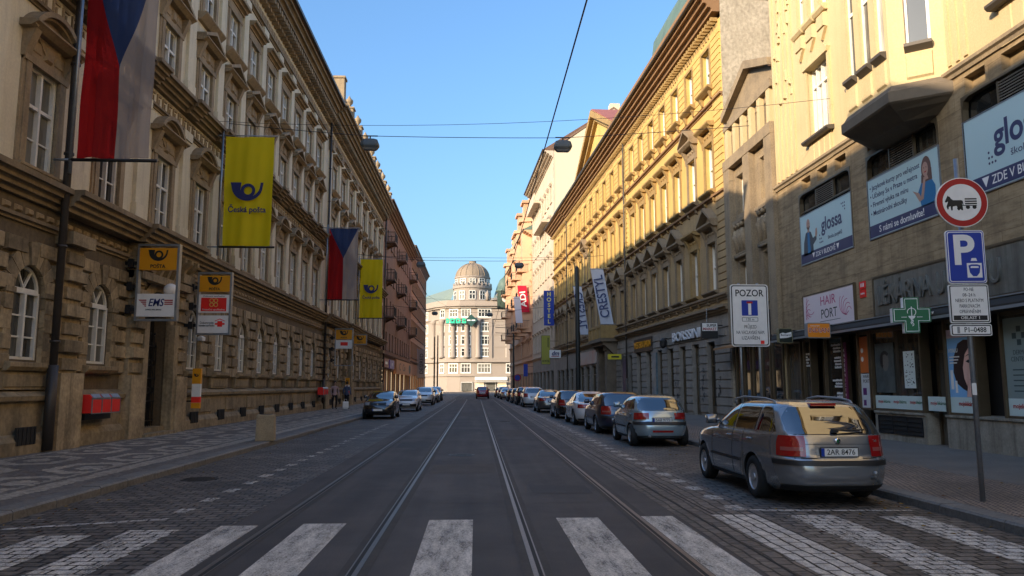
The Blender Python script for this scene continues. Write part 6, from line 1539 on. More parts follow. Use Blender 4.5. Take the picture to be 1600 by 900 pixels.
t = thing('parking_sign', 'steel pole carrying a red ringed cart ban above a blue parking sign', 'road sign', (6.80, 10.26, .138), R(-6))
mb = MB(); mb.tube([(.02, .06, 0), (.0, .06, 4.75)], .034, 14); mb.build('pole', m_steel, t, True)
mb = MB(); mb.prism([(.0 + .05 * math.cos(a), .0 + .05 * math.sin(a)) for a in ()] or rrect(-.03, .03, 1.42, 1.58, .01), .02, .0255); mb.build('sticker', m_signw, t)
cz = 4.10
mb = MB(); mb.cm = 0; mb.prism(circle(.355, 40, 0, cz), -.015, .012); mb.cm = 1; mb.prism(circle(.343, 40, 0, cz), -.018, -.015); mb.cm = 0; mb.prism(circle(.262, 40, 0, cz), -.0205, -.018)
rd = mb.build('round_sign', [m_signw, m_red], t)
hp = [(-.225, .03), (-.235, .01), (-.22, -.005), (-.195, .01), (-.18, .005), (-.17, -.03), (-.185, -.045), (-.215, -.06), (-.205, -.10), (-.19, -.10), (-.195, -.07), (-.16, -.055), (-.15, -.065), (-.155, -.115), (-.135, -.115), (-.13, -.06), (-.08, -.05), (-.06, -.06), (-.075, -.085), (-.06, -.115), (-.042, -.115), (-.052, -.085), (-.03, -.06), (-.015, -.075), (-.01, -.115), (.008, -.115), (.005, -.065), (-.005, -.04), (.0, -.01), (.01, -.04), (.018, -.04), (.01, .02), (-.01, .03), (-.06, .025), (-.12, .03), (-.145, .05), (-.165, .08), (-.185, .088), (-.188, .10), (-.197, .085), (-.21, .06)]
mb = MB(); bm_ = bmesh.new()
vs2 = [bm_.verts.new((x, -.0225, cz + z)) for x, z in hp]; bm_.faces.new(vs2); bmesh.ops.triangulate(bm_, faces=bm_.faces); bm_.verts.index_update()
mb.add([tuple(v.co) for v in bm_.verts], [tuple(v.index for v in f.verts) for f in bm_.faces]); bm_.free()
for k in range(3): mb.box(.04, .2, -.0235, -.0205, cz - .03 + k * .034, cz - .012 + k * .034)
mb.box(.0, .2, -.023, -.0205, cz - .052, cz - .042)
for x in (.075, .165): mb.prism(circle(.028, 16, x, cz - .07), -.0235, -.0205)
mb.build('cart_pictogram', m_ink, rd)
mb = MB(); mb.cm = 0; mb.prism(rrect(-.262, .262, 2.95, 3.70, .045), -.015, .01); mb.cm = 1; mb.prism(rrect(-.252, .252, 2.96, 3.69, .04), -.018, -.015); mb.cm = 0; mb.prism(rrect(-.24, .24, 2.972, 3.678, .032), -.02, -.018); mb.cm = 1; mb.prism(rrect(-.228, .228, 2.984, 3.666, .026), -.022, -.02)
pk = mb.build('blue_sign', [m_signw, m_blue], t)
text('sign_lettering', 'P', .58, m_signw, pk, (-.035, -.0235, 3.40), bold=.028, ext=.001)
mb = MB(); mb.cm = 0; mb.box(-.0, .2, -.0245, -.022, 3.03, 3.235); mb.cm = 1; mb.prism([(.02, 3.20), (.06, 3.215), (.14, 3.215), (.18, 3.20), (.165, 3.10), (.125, 3.05), (.075, 3.05), (.035, 3.10)], -.0265, -.0245); mb.cm = 0; mb.prism([(.045, 3.165), (.05, 3.19), (.15, 3.19), (.155, 3.165)], -.028, -.0265)
mb.prism([(.055, 3.265), (.065, 3.285), (.07, 3.305), (.13, 3.305), (.135, 3.285), (.145, 3.265)], -.0245, -.022); mb.build('meter_pictogram', [m_signw, m_blue], pk)
def plate2(z0, z1, w, name):
    mb = MB(); mb.cm = 0; mb.prism(rrect(-w, w, z0, z1, .025), -.014, .01); mb.cm = 1; mb.prism(rrect(-w + .012, w - .012, z0 + .012, z1 - .012, .02), -.0165, -.014); mb.cm = 0; mb.prism(rrect(-w + .026, w - .026, z0 + .026, z1 - .026, .012), -.0185, -.0165); return mb.build(name, [m_signw, m_ink], t)
tp = plate2(2.40, 2.935, .268, 'text_plate')
for k, (b_, w) in enumerate((('PO–NE', .13), ('08–24 h', .17), ('NEBO S PLATNÝM', .37), ('PARKOVACÍM', .27), ('OPRÁVNĚNÍM', .28))): text('sign_lettering', b_, .068, m_ink, tp, (0, -.0195, 2.865 - k * .077), width=w, bold=0, ext=.001)
mb = MB(); mb.box(-.225, .225, -.0205, -.0185, 2.44, 2.505); mb.build('black_bar', m_ink, tp); text('sign_lettering', 'OBLAST 1', .06, m_signw, tp, (0, -.022, 2.472), width=.25, bold=.006, ext=.001)
tp = plate2(2.225, 2.385, .275, 'code_plate'); text('sign_lettering', 'P1–0488', .10, m_ink, tp, (.05, -.0195, 2.305), width=.29, bold=.012, ext=.001); mb = MB(); mb.box(-.19, -.155, -.0195, -.0185, 2.26, 2.35); mb.build('phone_pictogram', m_signback, tp)

# ---- signs of the near house
def board_r(name, label, cat, y, z, w, h, d=.04, m=None, off=.0, group=None, xw=XR):
    """a board flat on the right hand facade; local x reads towards the camera"""
    t = thing(name, label, cat, (xw - off, y, z), R(-90), group); mb = MB(); mb.box(-w / 2, w / 2, -d, 0, -h / 2, h / 2); p = mb.build('board', m or m_signw, t); return t, p
m_cyan = mat('poster_pale_blue', (.50, .68, .70), .3, coat=.4); m_pnavy = mat('poster_navy', (.035, .045, .13), .3, coat=.4); m_skin = mat('printed_skin', (.48, .28, .20), .4); m_hairb = mat('printed_brown_hair', (.14, .06, .035), .4); m_bluetop = mat('printed_blue_top', (.02, .16, .36), .4); m_suit = mat('printed_grey_suit', (.06, .065, .08), .4)
def dots(mb, x, z, pts, r, y): 
    for a, c in pts: mb.prism(circle(r, 10, x + a, z + c), y - .002, y)
def poly(mb, P, y):
    b_ = bmesh.new(); f = b_.faces.new([b_.verts.new((x, y, z)) for x, z in P]); bmesh.ops.triangulate(b_, faces=[f]); b_.verts.index_update()
    mb.add([tuple(v.co) for v in b_.verts], [tuple(v.index for v in q.verts) for q in b_.faces]); b_.free()
def language_board(y, zc, w, h, label, kind):
    t, p = board_r('advert_board', label, 'advert', y, zc, w, h, .05, m_cyan, -.03, 'language school boards'); Y = -.052
    mb = MB(); mb.box(-w / 2 + .02, w / 2 - .02, Y - .002, -.04, -h / 2 + .02, -h / 2 + .36); mb.build('navy_band', m_pnavy, p)
    mb = MB(); f = .03; mb.box(-w / 2 - f, w / 2 + f, -.06, .01, h / 2, h / 2 + f); mb.box(-w / 2 - f, w / 2 + f, -.06, .01, -h / 2 - f, -h / 2); mb.box(-w / 2 - f, -w / 2, -.06, .01, -h / 2, h / 2); mb.box(w / 2, w / 2 + f, -.06, .01, -h / 2, h / 2); mb.build('frame', m_steel, t)
    if kind == 'text':
        for k, s_ in enumerate(('• Jazykové kurzy pro veřejnost', '• Učebny 5x v Praze u metra', '• Firemní výuka na míru', '• Mezinárodní zkoušky')): text('board_lettering', s_, .2, m_pnavy, p, (-w / 2 + .12, Y - .002, h / 2 - .24 - k * .245), align='LEFT', ext=.001, bold=.008)
        text('board_lettering', 'S námi se domluvíte!', .26, m_signw, p, (-.1, Y - .003, -h / 2 + .19), width=2.15, ext=.001, bold=.008); x = w / 2 - .55
        mb = MB(); poly(mb, [(x - .26, -.5), (x - .38, -.1), (x - .2, .14), (x, .18), (x + .22, .12), (x + .36, -.08), (x + .34, -.5)], Y - .002); mb.build('printed_top', m_bluetop, p)
        mb = MB(); poly(mb, circle(.21, 24, x + .02, .42, ry=.32), Y - .003); poly(mb, [(x - .2, .3), (x - .22, .1), (x + .25, .1), (x + .24, .4)], Y - .0028); mb.build('printed_hair', m_hairb, p)
        mb = MB(); poly(mb, circle(.125, 20, x - .02, .42, ry=.185), Y - .004); poly(mb, [(x - .05, .26), (x - .1, .15), (x + .1, .15), (x + .05, .26)], Y - .0038); poly(mb, [(x - .28, -.28), (x - .16, -.32), (x - .02, .2), (x - .1, .24)], Y - .0045); poly(mb, [(x - .62, .0), (x - .34, -.12), (x - .2, -.32), (x - .34, -.34), (x - .5, -.12)], Y - .0045); mb.build('printed_skin', m_skin, p)
        mb = MB(); poly(mb, [(x - .08, .35), (x - .02, .33), (x + .05, .36), (x - .01, .37)], Y - .0055); mb.build('printed_lips', m_red, p)
        mb = MB(); dots(mb, x - .02, .46, ((-.05, 0), (.05, 0)), .014, Y - .004); mb.build('printed_eyes', m_ink, p)
    else:
        k = 1 if kind == 'man' else 1.3; gx = .5 if kind == 'man' else .15
        text('board_lettering', 'glossa', .62 * k, m_pnavy, p, (gx, Y - .002, .22), width=1.42 * k, ext=.001, bold=.022); text('board_lettering', 'škola jazyků', .17 * k, m_pnavy, p, (gx + .2, Y - .002, -.2 - .04 * k), width=.95 * k, ext=.001)
        mb = MB(); dots(mb, gx + .72 * k, .62, ((0, 0), (.1, 0), (.2, 0), (.1, -.1), (.2, -.1), (.2, -.2)), .03, Y); dots(mb, gx - .85 * k, -.26, ((0, .2), (0, .08), (.1, .08), (0, -.04), (.1, -.04), (.2, -.04)), .03, Y); mb.build('dot_pattern', m_pnavy, p)
        text('board_lettering', '▼ ZDE V BUDOVĚ ▼', .22 * k, m_signw, p, (0, Y - .003, -h / 2 + .19), width=1.9 * k, ext=.001, bold=.006)
        if kind == 'man':
            x = -w / 2 + .62
            mb = MB(); poly(mb, [(x - .42, -.56), (x - .36, -.1), (x - .2, .2), (x, .26), (x + .2, .18), (x + .34, -.05), (x + .62, .02), (x + .6, -.14), (x + .34, -.28), (x + .36, -.56)], Y - .002); mb.build('printed_suit', m_suit, p)
            mb = MB(); poly(mb, [(x - .06, .2), (x + .08, .2), (x + .14, -.5), (x - .1, -.5)], Y - .003); mb.build('printed_shirt', m_bluetop, p)
            mb = MB(); poly(mb, circle(.13, 20, x + .02, .47, ry=.19), Y - .004); poly(mb, [(x - .05, .34), (x - .07, .2), (x + .1, .2), (x + .08, .34)], Y - .0038); poly(mb, [(x + .5, -.02), (x + .56, .22), (x + .66, .24), (x + .68, .05), (x + .62, -.06)], Y - .0045); mb.build('printed_skin', m_skin, p)
            mb = MB(); poly(mb, arcband(.06, .13, x + .02, .42, 190, 350, 10), Y - .0048); mb.build('printed_beard', m_hairb, p)
            mb = MB(); dots(mb, x + .03, .5, ((-.045, 0), (.05, 0)), .012, Y - .004); mb.build('printed_eyes', m_ink, p)
language_board(23.82, 6.62, 3.62, 1.66, 'pale blue advert of a bearded man beside the word glossa', 'man')
language_board(19.3, 6.64, 3.4, 1.66, 'pale blue advert listing language courses beside a woman in blue', 'text')
language_board(14.85, 6.8, 3.5, 1.75, 'pale blue advert with a huge word glossa behind the cart ban sign', 'big')
t, p = board_r('salon_board', 'white hair salon board with pink curls above the black canopy', 'sign', 23.8, 4.12, 3.5, 1.12, .07, mat('salon_white', (.82, .72, .74), .4), .0)
m_pink = mat('salon_pink', (.50, .04, .16), .4)
text('board_lettering', 'HAIR', .42, m_pink, p, (.05, -.073, .26), width=1.05, ext=.001); text('board_lettering', 'PORT', .42, m_ink, p, (.1, -.073, -.16), width=1.1, ext=.001)
mb = MB(); mb.box(-.55, .85, -.073, -.07, -.39, -.375); mb.build('underline', m_ink, p)
mb = MB()
for s in (-1, 1):
    for k in range(5):
        r = .14 + .05 * k; mb.prism(arcband(r, r + .018, s * (1.42 - .06 * k), -.22 + .12 * k * (1 if s < 0 else .6), 20 + 30 * k, 190 + 30 * k, 14), -.074, -.07)
mb.build('curl_pattern', m_pink, p)
mb = MB(); w, h, f = 3.5, 1.12, .035; mb.box(-w / 2 - f, w / 2 + f, -.09, 0, h / 2, h / 2 + f); mb.box(-w / 2 - f, -w / 2, -.09, 0, -h / 2, h / 2); mb.box(w / 2, w / 2 + f, -.09, 0, -h / 2, h / 2); mb.build('frame', m_bronze, t)
t, p = board_r('house_number', 'small red house number plates beside the salon board', 'house number', 21.62, 4.58, .34, .22, .02, m_postred, .0); mb = MB(); mb.box(-.17, .17, -.02, 0, -.36, -.13); mb.build('lower_plate', m_postred, p)
mb = MB()
for k in range(3): mb.box(-.1 + k * .075, -.06 + k * .075, -.022, -.02, -.05, .06); mb.box(-.11 + k * .08, -.06 + k * .08, -.022, -.02, -.27, -.22)
mb.build('number_marks', m_signw, p)
# pharmacy cross on an arm
t = thing('pharmacy_cross', 'green pharmacy cross with serpent and bowl above the shop window', 'pharmacy sign', (10.28, 17.7, 3.34), R(-14))
def cross(a, b_): return [(-a, -b_), (-b_, -b_), (-b_, -a), (b_, -a), (b_, -b_), (a, -b_), (a, b_), (b_, b_), (b_, a), (-b_, a), (-b_, b_), (-a, b_)]
def cross_prism(mb, a, b_, y0, y1): mb.prism([(-b_, -a), (b_, -a), (b_, a), (-b_, a)], y0, y1); mb.prism([(-a, -b_), (-b_, -b_), (-b_, b_), (-a, b_)], y0, y1); mb.prism([(b_, -b_), (a, -b_), (a, b_), (b_, b_)], y0, y1)
mb = MB(); cross_prism(mb, .42, .17, -.10, .10); cb = mb.build('case', m_signw, t)
mb = MB(); cross_prism(mb, .418, .168, -.108, -.10); mb.build('green_face', m_green, t)
mb = MB(); P = cross(.39, .142); q = [(x * (1 - .018 / max(.2, abs(x) + .1)), z * (1 - .018 / max(.2, abs(z) + .1))) for x, z in P]
for k in range(12):
    a, c, d, e = P[k], P[(k + 1) % 12], q[(k + 1) % 12], q[k]; mb.add([(a[0], -.1095, a[1]), (c[0], -.1095, c[1]), (d[0], -.1095, d[1]), (e[0], -.1095, e[1])], [(0, 1, 2, 3)])
mb.prism(arcband(.085, .10, 0, .07, -60, 200, 16), -.112, -.108); mb.prism(arcband(.0, .075, 0, -.02, 180, 360, 12), -.112, -.108); mb.box(-.009, .009, -.1115, -.108, -.1, .2)
for k, (x, z) in enumerate(((.04, -.1), (-.03, -.14), (.025, -.18), (-.01, -.22))): mb.prism(arcband(.03, .044, x * .4, z, 90 + 180 * (k % 2), 270 + 180 * (k % 2), 8), -.112, -.108)
for s in (-1, 1): mb.box(s * .17 - .06, s * .17 + .06, -.111, -.108, -.055, -.042)
mb.build('serpent_emblem', m_signw, t)
mb = MB(); mb.box(.40, 1.0, -.03, .03, -.03, .03); mb.box(.46, .6, -.08, .08, -.08, .08); mb.build('bracket', m_signw, t)
def blade(name, label, x, y, z, w, h, m, d=.09, rz=0, arm=.4, cat='sign', rim=None, group=None):
    t = thing(name, label, cat, (x, y, z), rz, group); mb = MB(); mb.prism(rrect(-w / 2, w / 2, -h / 2, h / 2, min(.05, w * .1)), -d, d); p = mb.build('case', rim or m_black, t)
    mb = MB(); mb.prism(rrect(-w / 2 + .025, w / 2 - .025, -h / 2 + .025, h / 2 - .025, min(.04, w * .08)), -d - .006, -d); mb.build('face', m, p)
    if arm: mb = MB(); mb.box(w / 2 - .002, w / 2 + arm, -.02, .02, h * .3, h * .3 + .04); mb.box(w / 2 - .002, w / 2 + arm, -.02, .02, -h * .3 - .04, -h * .3); mb.build('bracket', m_iron, t)
    return t, p
t, p = blade('restaurant_sign', 'orange light box sign reading indian over the dark doorway', 10.3, 22.75, 3.34, .72, .46, mat('sign_orange', (.88, .28, .02), .4), rim=m_signback)
text('sign_lettering', 'INDIAN', .2, m_signw, p, (0, -.099, 0), width=.62, bold=.03, ext=.002); text('sign_lettering', 'INDIAN', .2, m_red, p, (0, -.101, 0), width=.61, bold=.004, ext=.002); text('sign_lettering', 'restaurant', .07, m_signw, p, (-.12, -.099, .14), ext=.001)
t, p = blade('pub_sign', 'dark green pub sign with pale ribbon and rounded corners', 10.4, 25.5, 3.36, .48, .5, mat('pub_green', (.015, .022, .014), .4), rim=mat('pub_gold_rim', (.22, .19, .10), .5))
mb = MB(); mb.prism([(-.2, .06), (-.1, .10), (.0, .075), (.2, .13), (.2, -.03), (.1, -.06), (0, -.08), (-.2, -.09)], -.100, -.096); mb.build('ribbon', m_signw, p); text('sign_lettering', 'Bernard', .1, m_ink, p, (0, -.102, .02), width=.33, bold=.01, ext=.001)
t, p = blade('market_sign', 'white and black box sign reading super market beside the shop letters', 10.5, 34.2, 4.16, .74, .72, m_black, arm=.5)
mb = MB(); mb.box(-.345, .345, -.10, -.096, -.02, .33); mb.build('white_field', m_signw, p); text('sign_lettering', 'SUPER', .17, m_ink, p, (.08, -.103, .22), width=.45, bold=.02, ext=.001); text('sign_lettering', 'MARKET', .17, m_red, p, (0, -.103, .06), width=.62, bold=.02, ext=.001)
mb = MB(); mb.tube([(-.1, 0, .36), (-.1, 0, 1.0)], .02, 6); mb.tube([(-.1, 0, .95), (.6, 0, 1.0)], .018, 6); mb.build('hanger', m_steel, t)
AY = R(-90) + .04
def on_yellow(u, z, d=.06): return (XR - .04 * u - d, 33.3 + u, z)
def board_y(name, label, cat, u, z, w, h, m, d=.06, text_=None): 
    t = thing(name, label, cat, on_yellow(u, z, 0), AY); mb = MB(); mb.box(-w / 2, w / 2, -d - .05, -.0, -h / 2, h / 2); p = mb.build('board', m, t); return t, p
t = thing('shop_lettering', 'raised white letters borssini on the grey stone front', 'lettering', on_yellow(6.0, 4.27, .08), AY)
text('letters', 'BORSSINI', .68, mat('letter_white', (.72, .73, .75), .4), t, (0, -.07, 0), width=4.6, bold=.012, ext=.03)
mb = MB(); mb.box(-2.3, 2.3, -.035, .03, -.22, -.16); mb.build('rail', m_black, t)
t = thing('shop_lettering', 'yellow letters western union on a black strip', 'lettering', on_yellow(14.9, 4.25, .06), AY); mb = MB(); mb.box(-2.2, 2.2, -.06, .0, -.42, .42); mb.build('backing', m_black, t)
text('letters', 'WESTERN UNION', .6, m_orange, t, (0, -.085, 0), width=4.1, bold=.008, ext=.01)
t = thing('wall_lamp', 'black lantern on the grey stone left of the white letters', 'lamp', on_yellow(9.6, 4.1, .0), AY); mb = MB(); mb.box(-.03, .03, -.3, 0, .2, .25); mb.lathe([(.05, .25), (.22, .12), (.18, -.2), (.06, -.32)], (0, -.3, 0), 'z', 8); mb.build('lantern', m_black, t)
t, p = blade('bank_sign', 'small yellow blade sign between the portal and the yellow letters', 9.75, 54.0, 3.72, .95, .38, mat('sign_yellow', (.72, .62, .03), .4), arm=.35, rim=mat('sign_yellow_rim', (.6, .52, .03), .4)); mb = MB(); mb.box(-.25, .3, -.1, -.096, -.06, .05); mb.build('mark', m_ink, p)
board_y('info_panel', 'dark blue panel on the stone under the yellow blade sign', 'sign', 20.05, 2.25, 1.0, 2.9, mat('panel_dark_blue', (.012, .02, .09), .35))
board_y('art_poster', 'tall blue grey poster between two shop doors', 'poster', 12.35, 2.05, .85, 3.2, mat('poster_blue_grey', (.17, .25, .29), .35, var=.9, vs_=1.4, dirt=(.03, .05, .06)))
# banners on slanting poles
def promo(label, u, z1, w, h, tilt, mirror, out):
    x, y, z = on_yellow(u, z1, out); t = banner('promo_banner', label, 'banner', x, y, z, w, h, plain_cloth(m_fgrey, 12, 16), side=1, group='pale promotional banners', tilt=tilt, wave=.02, rods=False, seed=int(u))
    o = text('banner_lettering', 'CRESTYL', .95, mat('promo_ink', (.05, .075, .2), .5) if 'promo_ink' not in MATS else MATS['promo_ink'], t, (w / 2 + tilt * h / 2, -.06, -h / 2), width=h * .78, bold=.012, ext=.006, mirror=mirror)
    o.rotation_euler = (0, R(-90) - math.atan(tilt), 0)
    mb = MB(); mb.tube([(w + out * .6 + tilt * h, 0, -h * 1.0 - .1), (-.05, 0, .02)], .02, 8) if 0 else mb.tube([(-.05, 0, .03), (w + .05, 0, .03), (out + .05, 0, .2)], .028, 8); mb.tube([(tilt * h - .05, 0, -h - .03), (tilt * h + w + .03, 0, -h - .03), (out + .05, 0, -h + .1)], .025, 8); mb.build('pole', m_steel, t, True)
promo('larger pale banner reading crestyl upwards on the yellow house', 22.6, 10.25, .95, 4.05, .175, False, 1.9)
promo('smaller pale banner with mirrored crestyl lettering behind the dark pole', 30.4, 9.95, .72, 4.0, .145, True, 1.9)
# far right side
def pole_banner(name, label, x, y, z1, w, h, m, body, tm, tilt=0, group=None, size=.5):
    t = banner(name, label, 'banner', x, y, z1, w, h, plain_cloth(m, 8, 10), side=1, tilt=tilt, wave=.02, rods=False, seed=int(y))
    o = text('banner_lettering', body, size, tm, t, (w / 2 + tilt * h / 2, -.06, -h / 2), width=h * .6, bold=.02, ext=.006); o.rotation_euler = (0, R(-90) - math.atan(tilt), 0)
    mb = MB(); mb.tube([(0, 0, .03), (w + 1.2, 0, .03)], .03, 6); mb.build('pole', m_steel, t)
pole_banner('far_banner', 'red banner with white lettering high on the pale pink house', 5.95, 112, 16.3, 1.35, 3.9, m_fredb, 'ADI', m_signw, .12, size=1.2)
pole_banner('far_banner', 'pale grey banner hanging just below the red banner', 5.2, 108, 14.2, .95, 3.7, m_fgrey, '', m_navy, .1, size=.5)
t, p = blade('hostel_sign', 'tall blue sign with yellow letters hostel stacked downwards', 8.15, 86, 10.4, 1.15, 3.95, m_blue, arm=.5, rim=m_blue)
for k, c in enumerate('HOSTEL'): text('sign_lettering', c, .62, mat('hostel_yellow', (.75, .68, .2), .4) if 'hostel_yellow' not in MATS else MATS['hostel_yellow'], p, (0, -.1, 1.55 - k * .62), bold=.03, ext=.003)
t, p = blade('olive_sign', 'olive yellow hostel sign below the tall blue sign', 7.4, 82, 5.5, .95, 3.1, mat('olive_yellow', (.38, .36, .05), .5), arm=.9, rim=m_black); text('sign_lettering', 'HOSTEL', .3, m_ink, p, (0, -.1, -1.2), width=.8, bold=.02, ext=.002); mb = MB(); mb.box(.2, .26, -.1, -.096, .3, 1.3); mb.box(.3, .34, -.1, -.096, .2, 1.3); mb.build('print_marks', m_ink, p)
t, p = blade('drugstore_sign', 'small white sign reading dm beside the olive sign', 8.0, 78, 4.9, 1.15, .8, m_signw, arm=.6, rim=m_signw); text('sign_lettering', 'dm', .6, m_navy, p, (0, -.1, .05), bold=.03, italic=.2, ext=.002); mb = MB(); mb.box(-.4, .4, -.1, -.096, -.27, -.2); mb.build('stripe', m_red, p)
blade('blue_sign', 'small blue sign low on the far right houses', 6.4, 100, 3.7, .55, 1.6, m_blue, arm=.7, rim=m_blue)
t, p = board_y('salon_fascia', 'pale fascia board over the shop beside the dark pole', 'sign', 34.5, 4.1, 9.0, 1.1, mat('fascia_pale', (.42, .38, .34), .5, var=.8, vs_=.5, dirt=(.5, .2, .15)))
t = thing('road_sign', 'round blue and red no stopping sign at the far right kerb', 'road sign', (6.3, 118, .13), 0); mb = MB(); mb.tube([(0, .05, 0), (0, .05, 3.3)], .04, 8); mb.build('pole', m_steel, t); mb = MB(); mb.cm = 0; mb.prism(circle(.55, 20, 0, 2.8), -.02, .02); mb.cm = 1; mb.prism(circle(.42, 20, 0, 2.8), -.03, -.02); mb.build('round_sign', [m_red, m_blue], t)
# left far side: shop signs
def board_l(name, label, cat, y, z, w, h, m, d=.12): t = thing(name, label, cat, (XL + .0, y, z), R(90)); mb = MB(); mb.box(-w / 2, w / 2, -d, 0, -h / 2, h / 2); return t, mb.build('board', m, t)
t, p = board_l('shop_sign', 'red shop sign at the near end of the brick house', 'sign', 83.2, 4.1, 4.0, .9, mat('dark_red_sign', (.22, .015, .02), .4), .3); mb = MB(); mb.box(-1.2, .9, -.31, -.3, -.12, .16); mb.build('print_marks', m_signw, p)
t, p = board_l('shop_sign', 'purple shop sign between red and orange signs', 'sign', 88.6, 4.1, 4.6, .95, mat('purple_sign', (.12, .05, .32), .4), .3); mb = MB(); mb.prism(arcband(.22, .36, 0, -.2, 0, 180, 12), -.32, -.3); mb.build('arch_mark', m_signw, p)
t, p = board_l('shop_sign', 'long orange fascia with dark letters over lit shops', 'sign', 104, 4.0, 22, 1.7, mat('orange_fascia', (.50, .20, .07), .5), .35); mb = MB(); poly(mb, circle(1.6, 24, 7.4, 0, ry=.65), -.36); mb.build('oval_mark', m_ink, p); text('board_lettering', 'C   Co', 1.3, m_ink, p, (-3.5, -.36, 0), width=8, ext=.004)
t = banner('vertical_banner', 'pale vertical banner reading desired on the grid house', 'banner', -9.6, 128, 7.6, 1.15, 4.6, plain_cloth(m_fwhite, 6, 8), side=1, wave=.01, rods=True, seed=3); o = text('banner_lettering', 'DESIRED', .8, m_ink, t, (.58, -.05, -2.3), width=3.3, bold=.01); o.rotation_euler = (0, R(-90), 0)
# roof sign on the palace
t = thing('palace_sign', 'green block letters with a dark green diamond on the domed palace', 'sign', (-4.4, 213.2, 19.7), R(-6)); m_gl = mat('sign_light_green', (.02, .52, .30), .4)
mb = MB(); mb.box(-4.2, 3.8, -.15, .05, -.95, -.8); mb.build('rail', m_black, t)
for x, w in ((-3.6, .9), (-2.3, 1.3), (-.7, 1.3), (1.0, 1.1)): 
    mb = MB(); mb.box(x - w / 2, x + w / 2, -.2, 0, -.75, -.25); mb.box(x - w / 2, x - w / 2 + .35, -.2, 0, -.25, .65); mb.box(x + w / 2 - .35, x + w / 2, -.2, 0, -.25, .45); mb.box(x - w / 2 + .35, x + w / 2 - .35, -.2, 0, .2, .65); mb.build('letter', m_gl, t)
mb = MB(); mb.prism([(1.3, 0), (3.0, -1.75), (4.7, 0), (3.0, 1.75)], -.6, -.3); d_ = mb.build('diamond', mat('sign_dark_green', (.006, .05, .04), .4), t); mb = MB(); mb.box(1.9, 2.8, -.62, -.6, -.12, .16); mb.box(3.1, 4.1, -.62, -.6, -.12, .16); mb.build('mark', m_signw, d_)
# posters in the shop windows of the near house
def poster(name, label, y, z0, z1, w, m, off=.0): 
    t = thing(name, label, 'poster', (XR + .06 - off, y, 0), R(-90)); mb = MB(); mb.box(-w / 2, w / 2, -.03, -.015, z0, z1); return t, mb.build('sheet', m, t)
m_strip = mat('frosted_strip', (.62, .76, .73), .4)
for y, w, lb, n in ((20.15, 2.36, 'pale frosted strip along the foot of the window with the white notice', 3), (18.45, .7, 'pale strip across the foot of the pharmacy door', 1), (13.5, 2.4, 'pale strip along the foot of the window right of the sign pole', 2)):
    t, p = poster('window_strip', lb, y, 1.07, 1.42, w, m_strip)
    for k in range(n):
        x = -w / 2 + w * (k + .5) / n; text('strip_lettering', 'moje', .12, m_red, p, (x - .12, -.032, 1.26), width=.26, bold=.02, ext=.001); text('strip_lettering', 'lékárna', .12, m_green, p, (x + .2, -.032, 1.26), width=.34, bold=.01, ext=.001)
t, p = poster('window_notice', 'white notice sheet full of small print in the pharmacy window', 19.55, 1.62, 2.58, .5, mat('notice_white', (.78, .86, .80), .6)); mb = MB(); rr = random.Random(4)
for k in range(46): x, z = rr.uniform(-.2, .18), rr.uniform(1.68, 2.52); mb.box(x, x + rr.uniform(.02, .06), -.032, -.03, z, z + rr.uniform(.01, .03))
mb.build('print_marks', m_ink, p)
t, p = poster('faded_poster', 'faded grey poster of a face in the pharmacy window', 20.75, 1.5, 2.85, .95, mat('faded_grey_blue', (.085, .11, .11), .5, var=.8, vs_=2.5, dirt=(.02, .025, .025))); mb = MB(); poly(mb, circle(.17, 20, .05, 2.35, ry=.27), -.032); mb.build('printed_face', mat('faded_face', (.16, .15, .13), .5), p); mb = MB(); poly(mb, arcband(.16, .26, .03, 2.38, 40, 240, 14), -.034); mb.build('printed_hair', m_ink, p)
t, p = poster('beauty_poster', 'bright poster of a dark haired woman against blue beside the pole', 17.35, 1.42, 3.0, 1.06, mat('poster_bright_blue', (.24, .52, .85), .35)); t['label'] = 'bright blue poster with a close up woman with dark hair'
mb = MB(); poly(mb, [(-.25, 1.75), (-.34, 2.0), (-.30, 2.35), (-.12, 2.66), (.1, 2.74), (.52, 2.72), (.52, 1.6), (.3, 1.5), (.0, 1.6)], -.032); mb.build('printed_hair', mat('printed_dark_hair', (.03, .015, .015), .4), p)
mb = MB(); poly(mb, [(.02, 2.1), (.05, 1.85), (.16, 1.64), (.1, 1.43), (.52, 1.43), (.52, 2.6), (.3, 2.58), (.12, 2.4)], -.034); mb.build('printed_face', mat('printed_light_skin', (.82, .50, .41), .4), p)
mb = MB(); poly(mb, [(.14, 2.24), (.24, 2.28), (.34, 2.24), (.24, 2.2)], -.036); poly(mb, [(.1, 2.34), (.24, 2.40), (.38, 2.36), (.24, 2.38)], -.036); mb.build('printed_eye', m_ink, p)
mb = MB(); poly(mb, [(.24, 1.82), (.34, 1.87), (.5, 1.85), (.5, 1.78), (.36, 1.76)], -.036); mb.build('printed_lips', m_red, p)
mb = MB(); mb.box(-.53, .53, -.034, -.03, 2.8, 3.0); mb.build('pale_header', mat('poster_lilac', (.75, .62, .74), .4), p); text('poster_lettering', 'HYALU', .13, m_signw, p, (-.3, -.038, 2.5), width=.34, bold=.02, ext=.001)
mb = MB()
for k in range(3): mb.box(-.46, -.08 - .05 * k, -.038, -.034, 2.34 - .07 * k, 2.37 - .07 * k)
mb.build('text_lines', m_signw, p)
mb = MB(); mb.box(-.46, -.36, -.034, -.03, 1.6, 2.05); mb.box(-.30, -.22, -.034, -.03, 1.52, 1.8); mb.build('printed_bottle', m_signw, p)
mb = MB(); mb.box(-.53, .53, -.030, -.015, 1.06, 1.42); mb.build('white_strip', m_strip, p); text('strip_lettering', 'mojelékárna', .14, m_red, p, (.08, -.034, 1.27), width=.6, bold=.02, ext=.001)
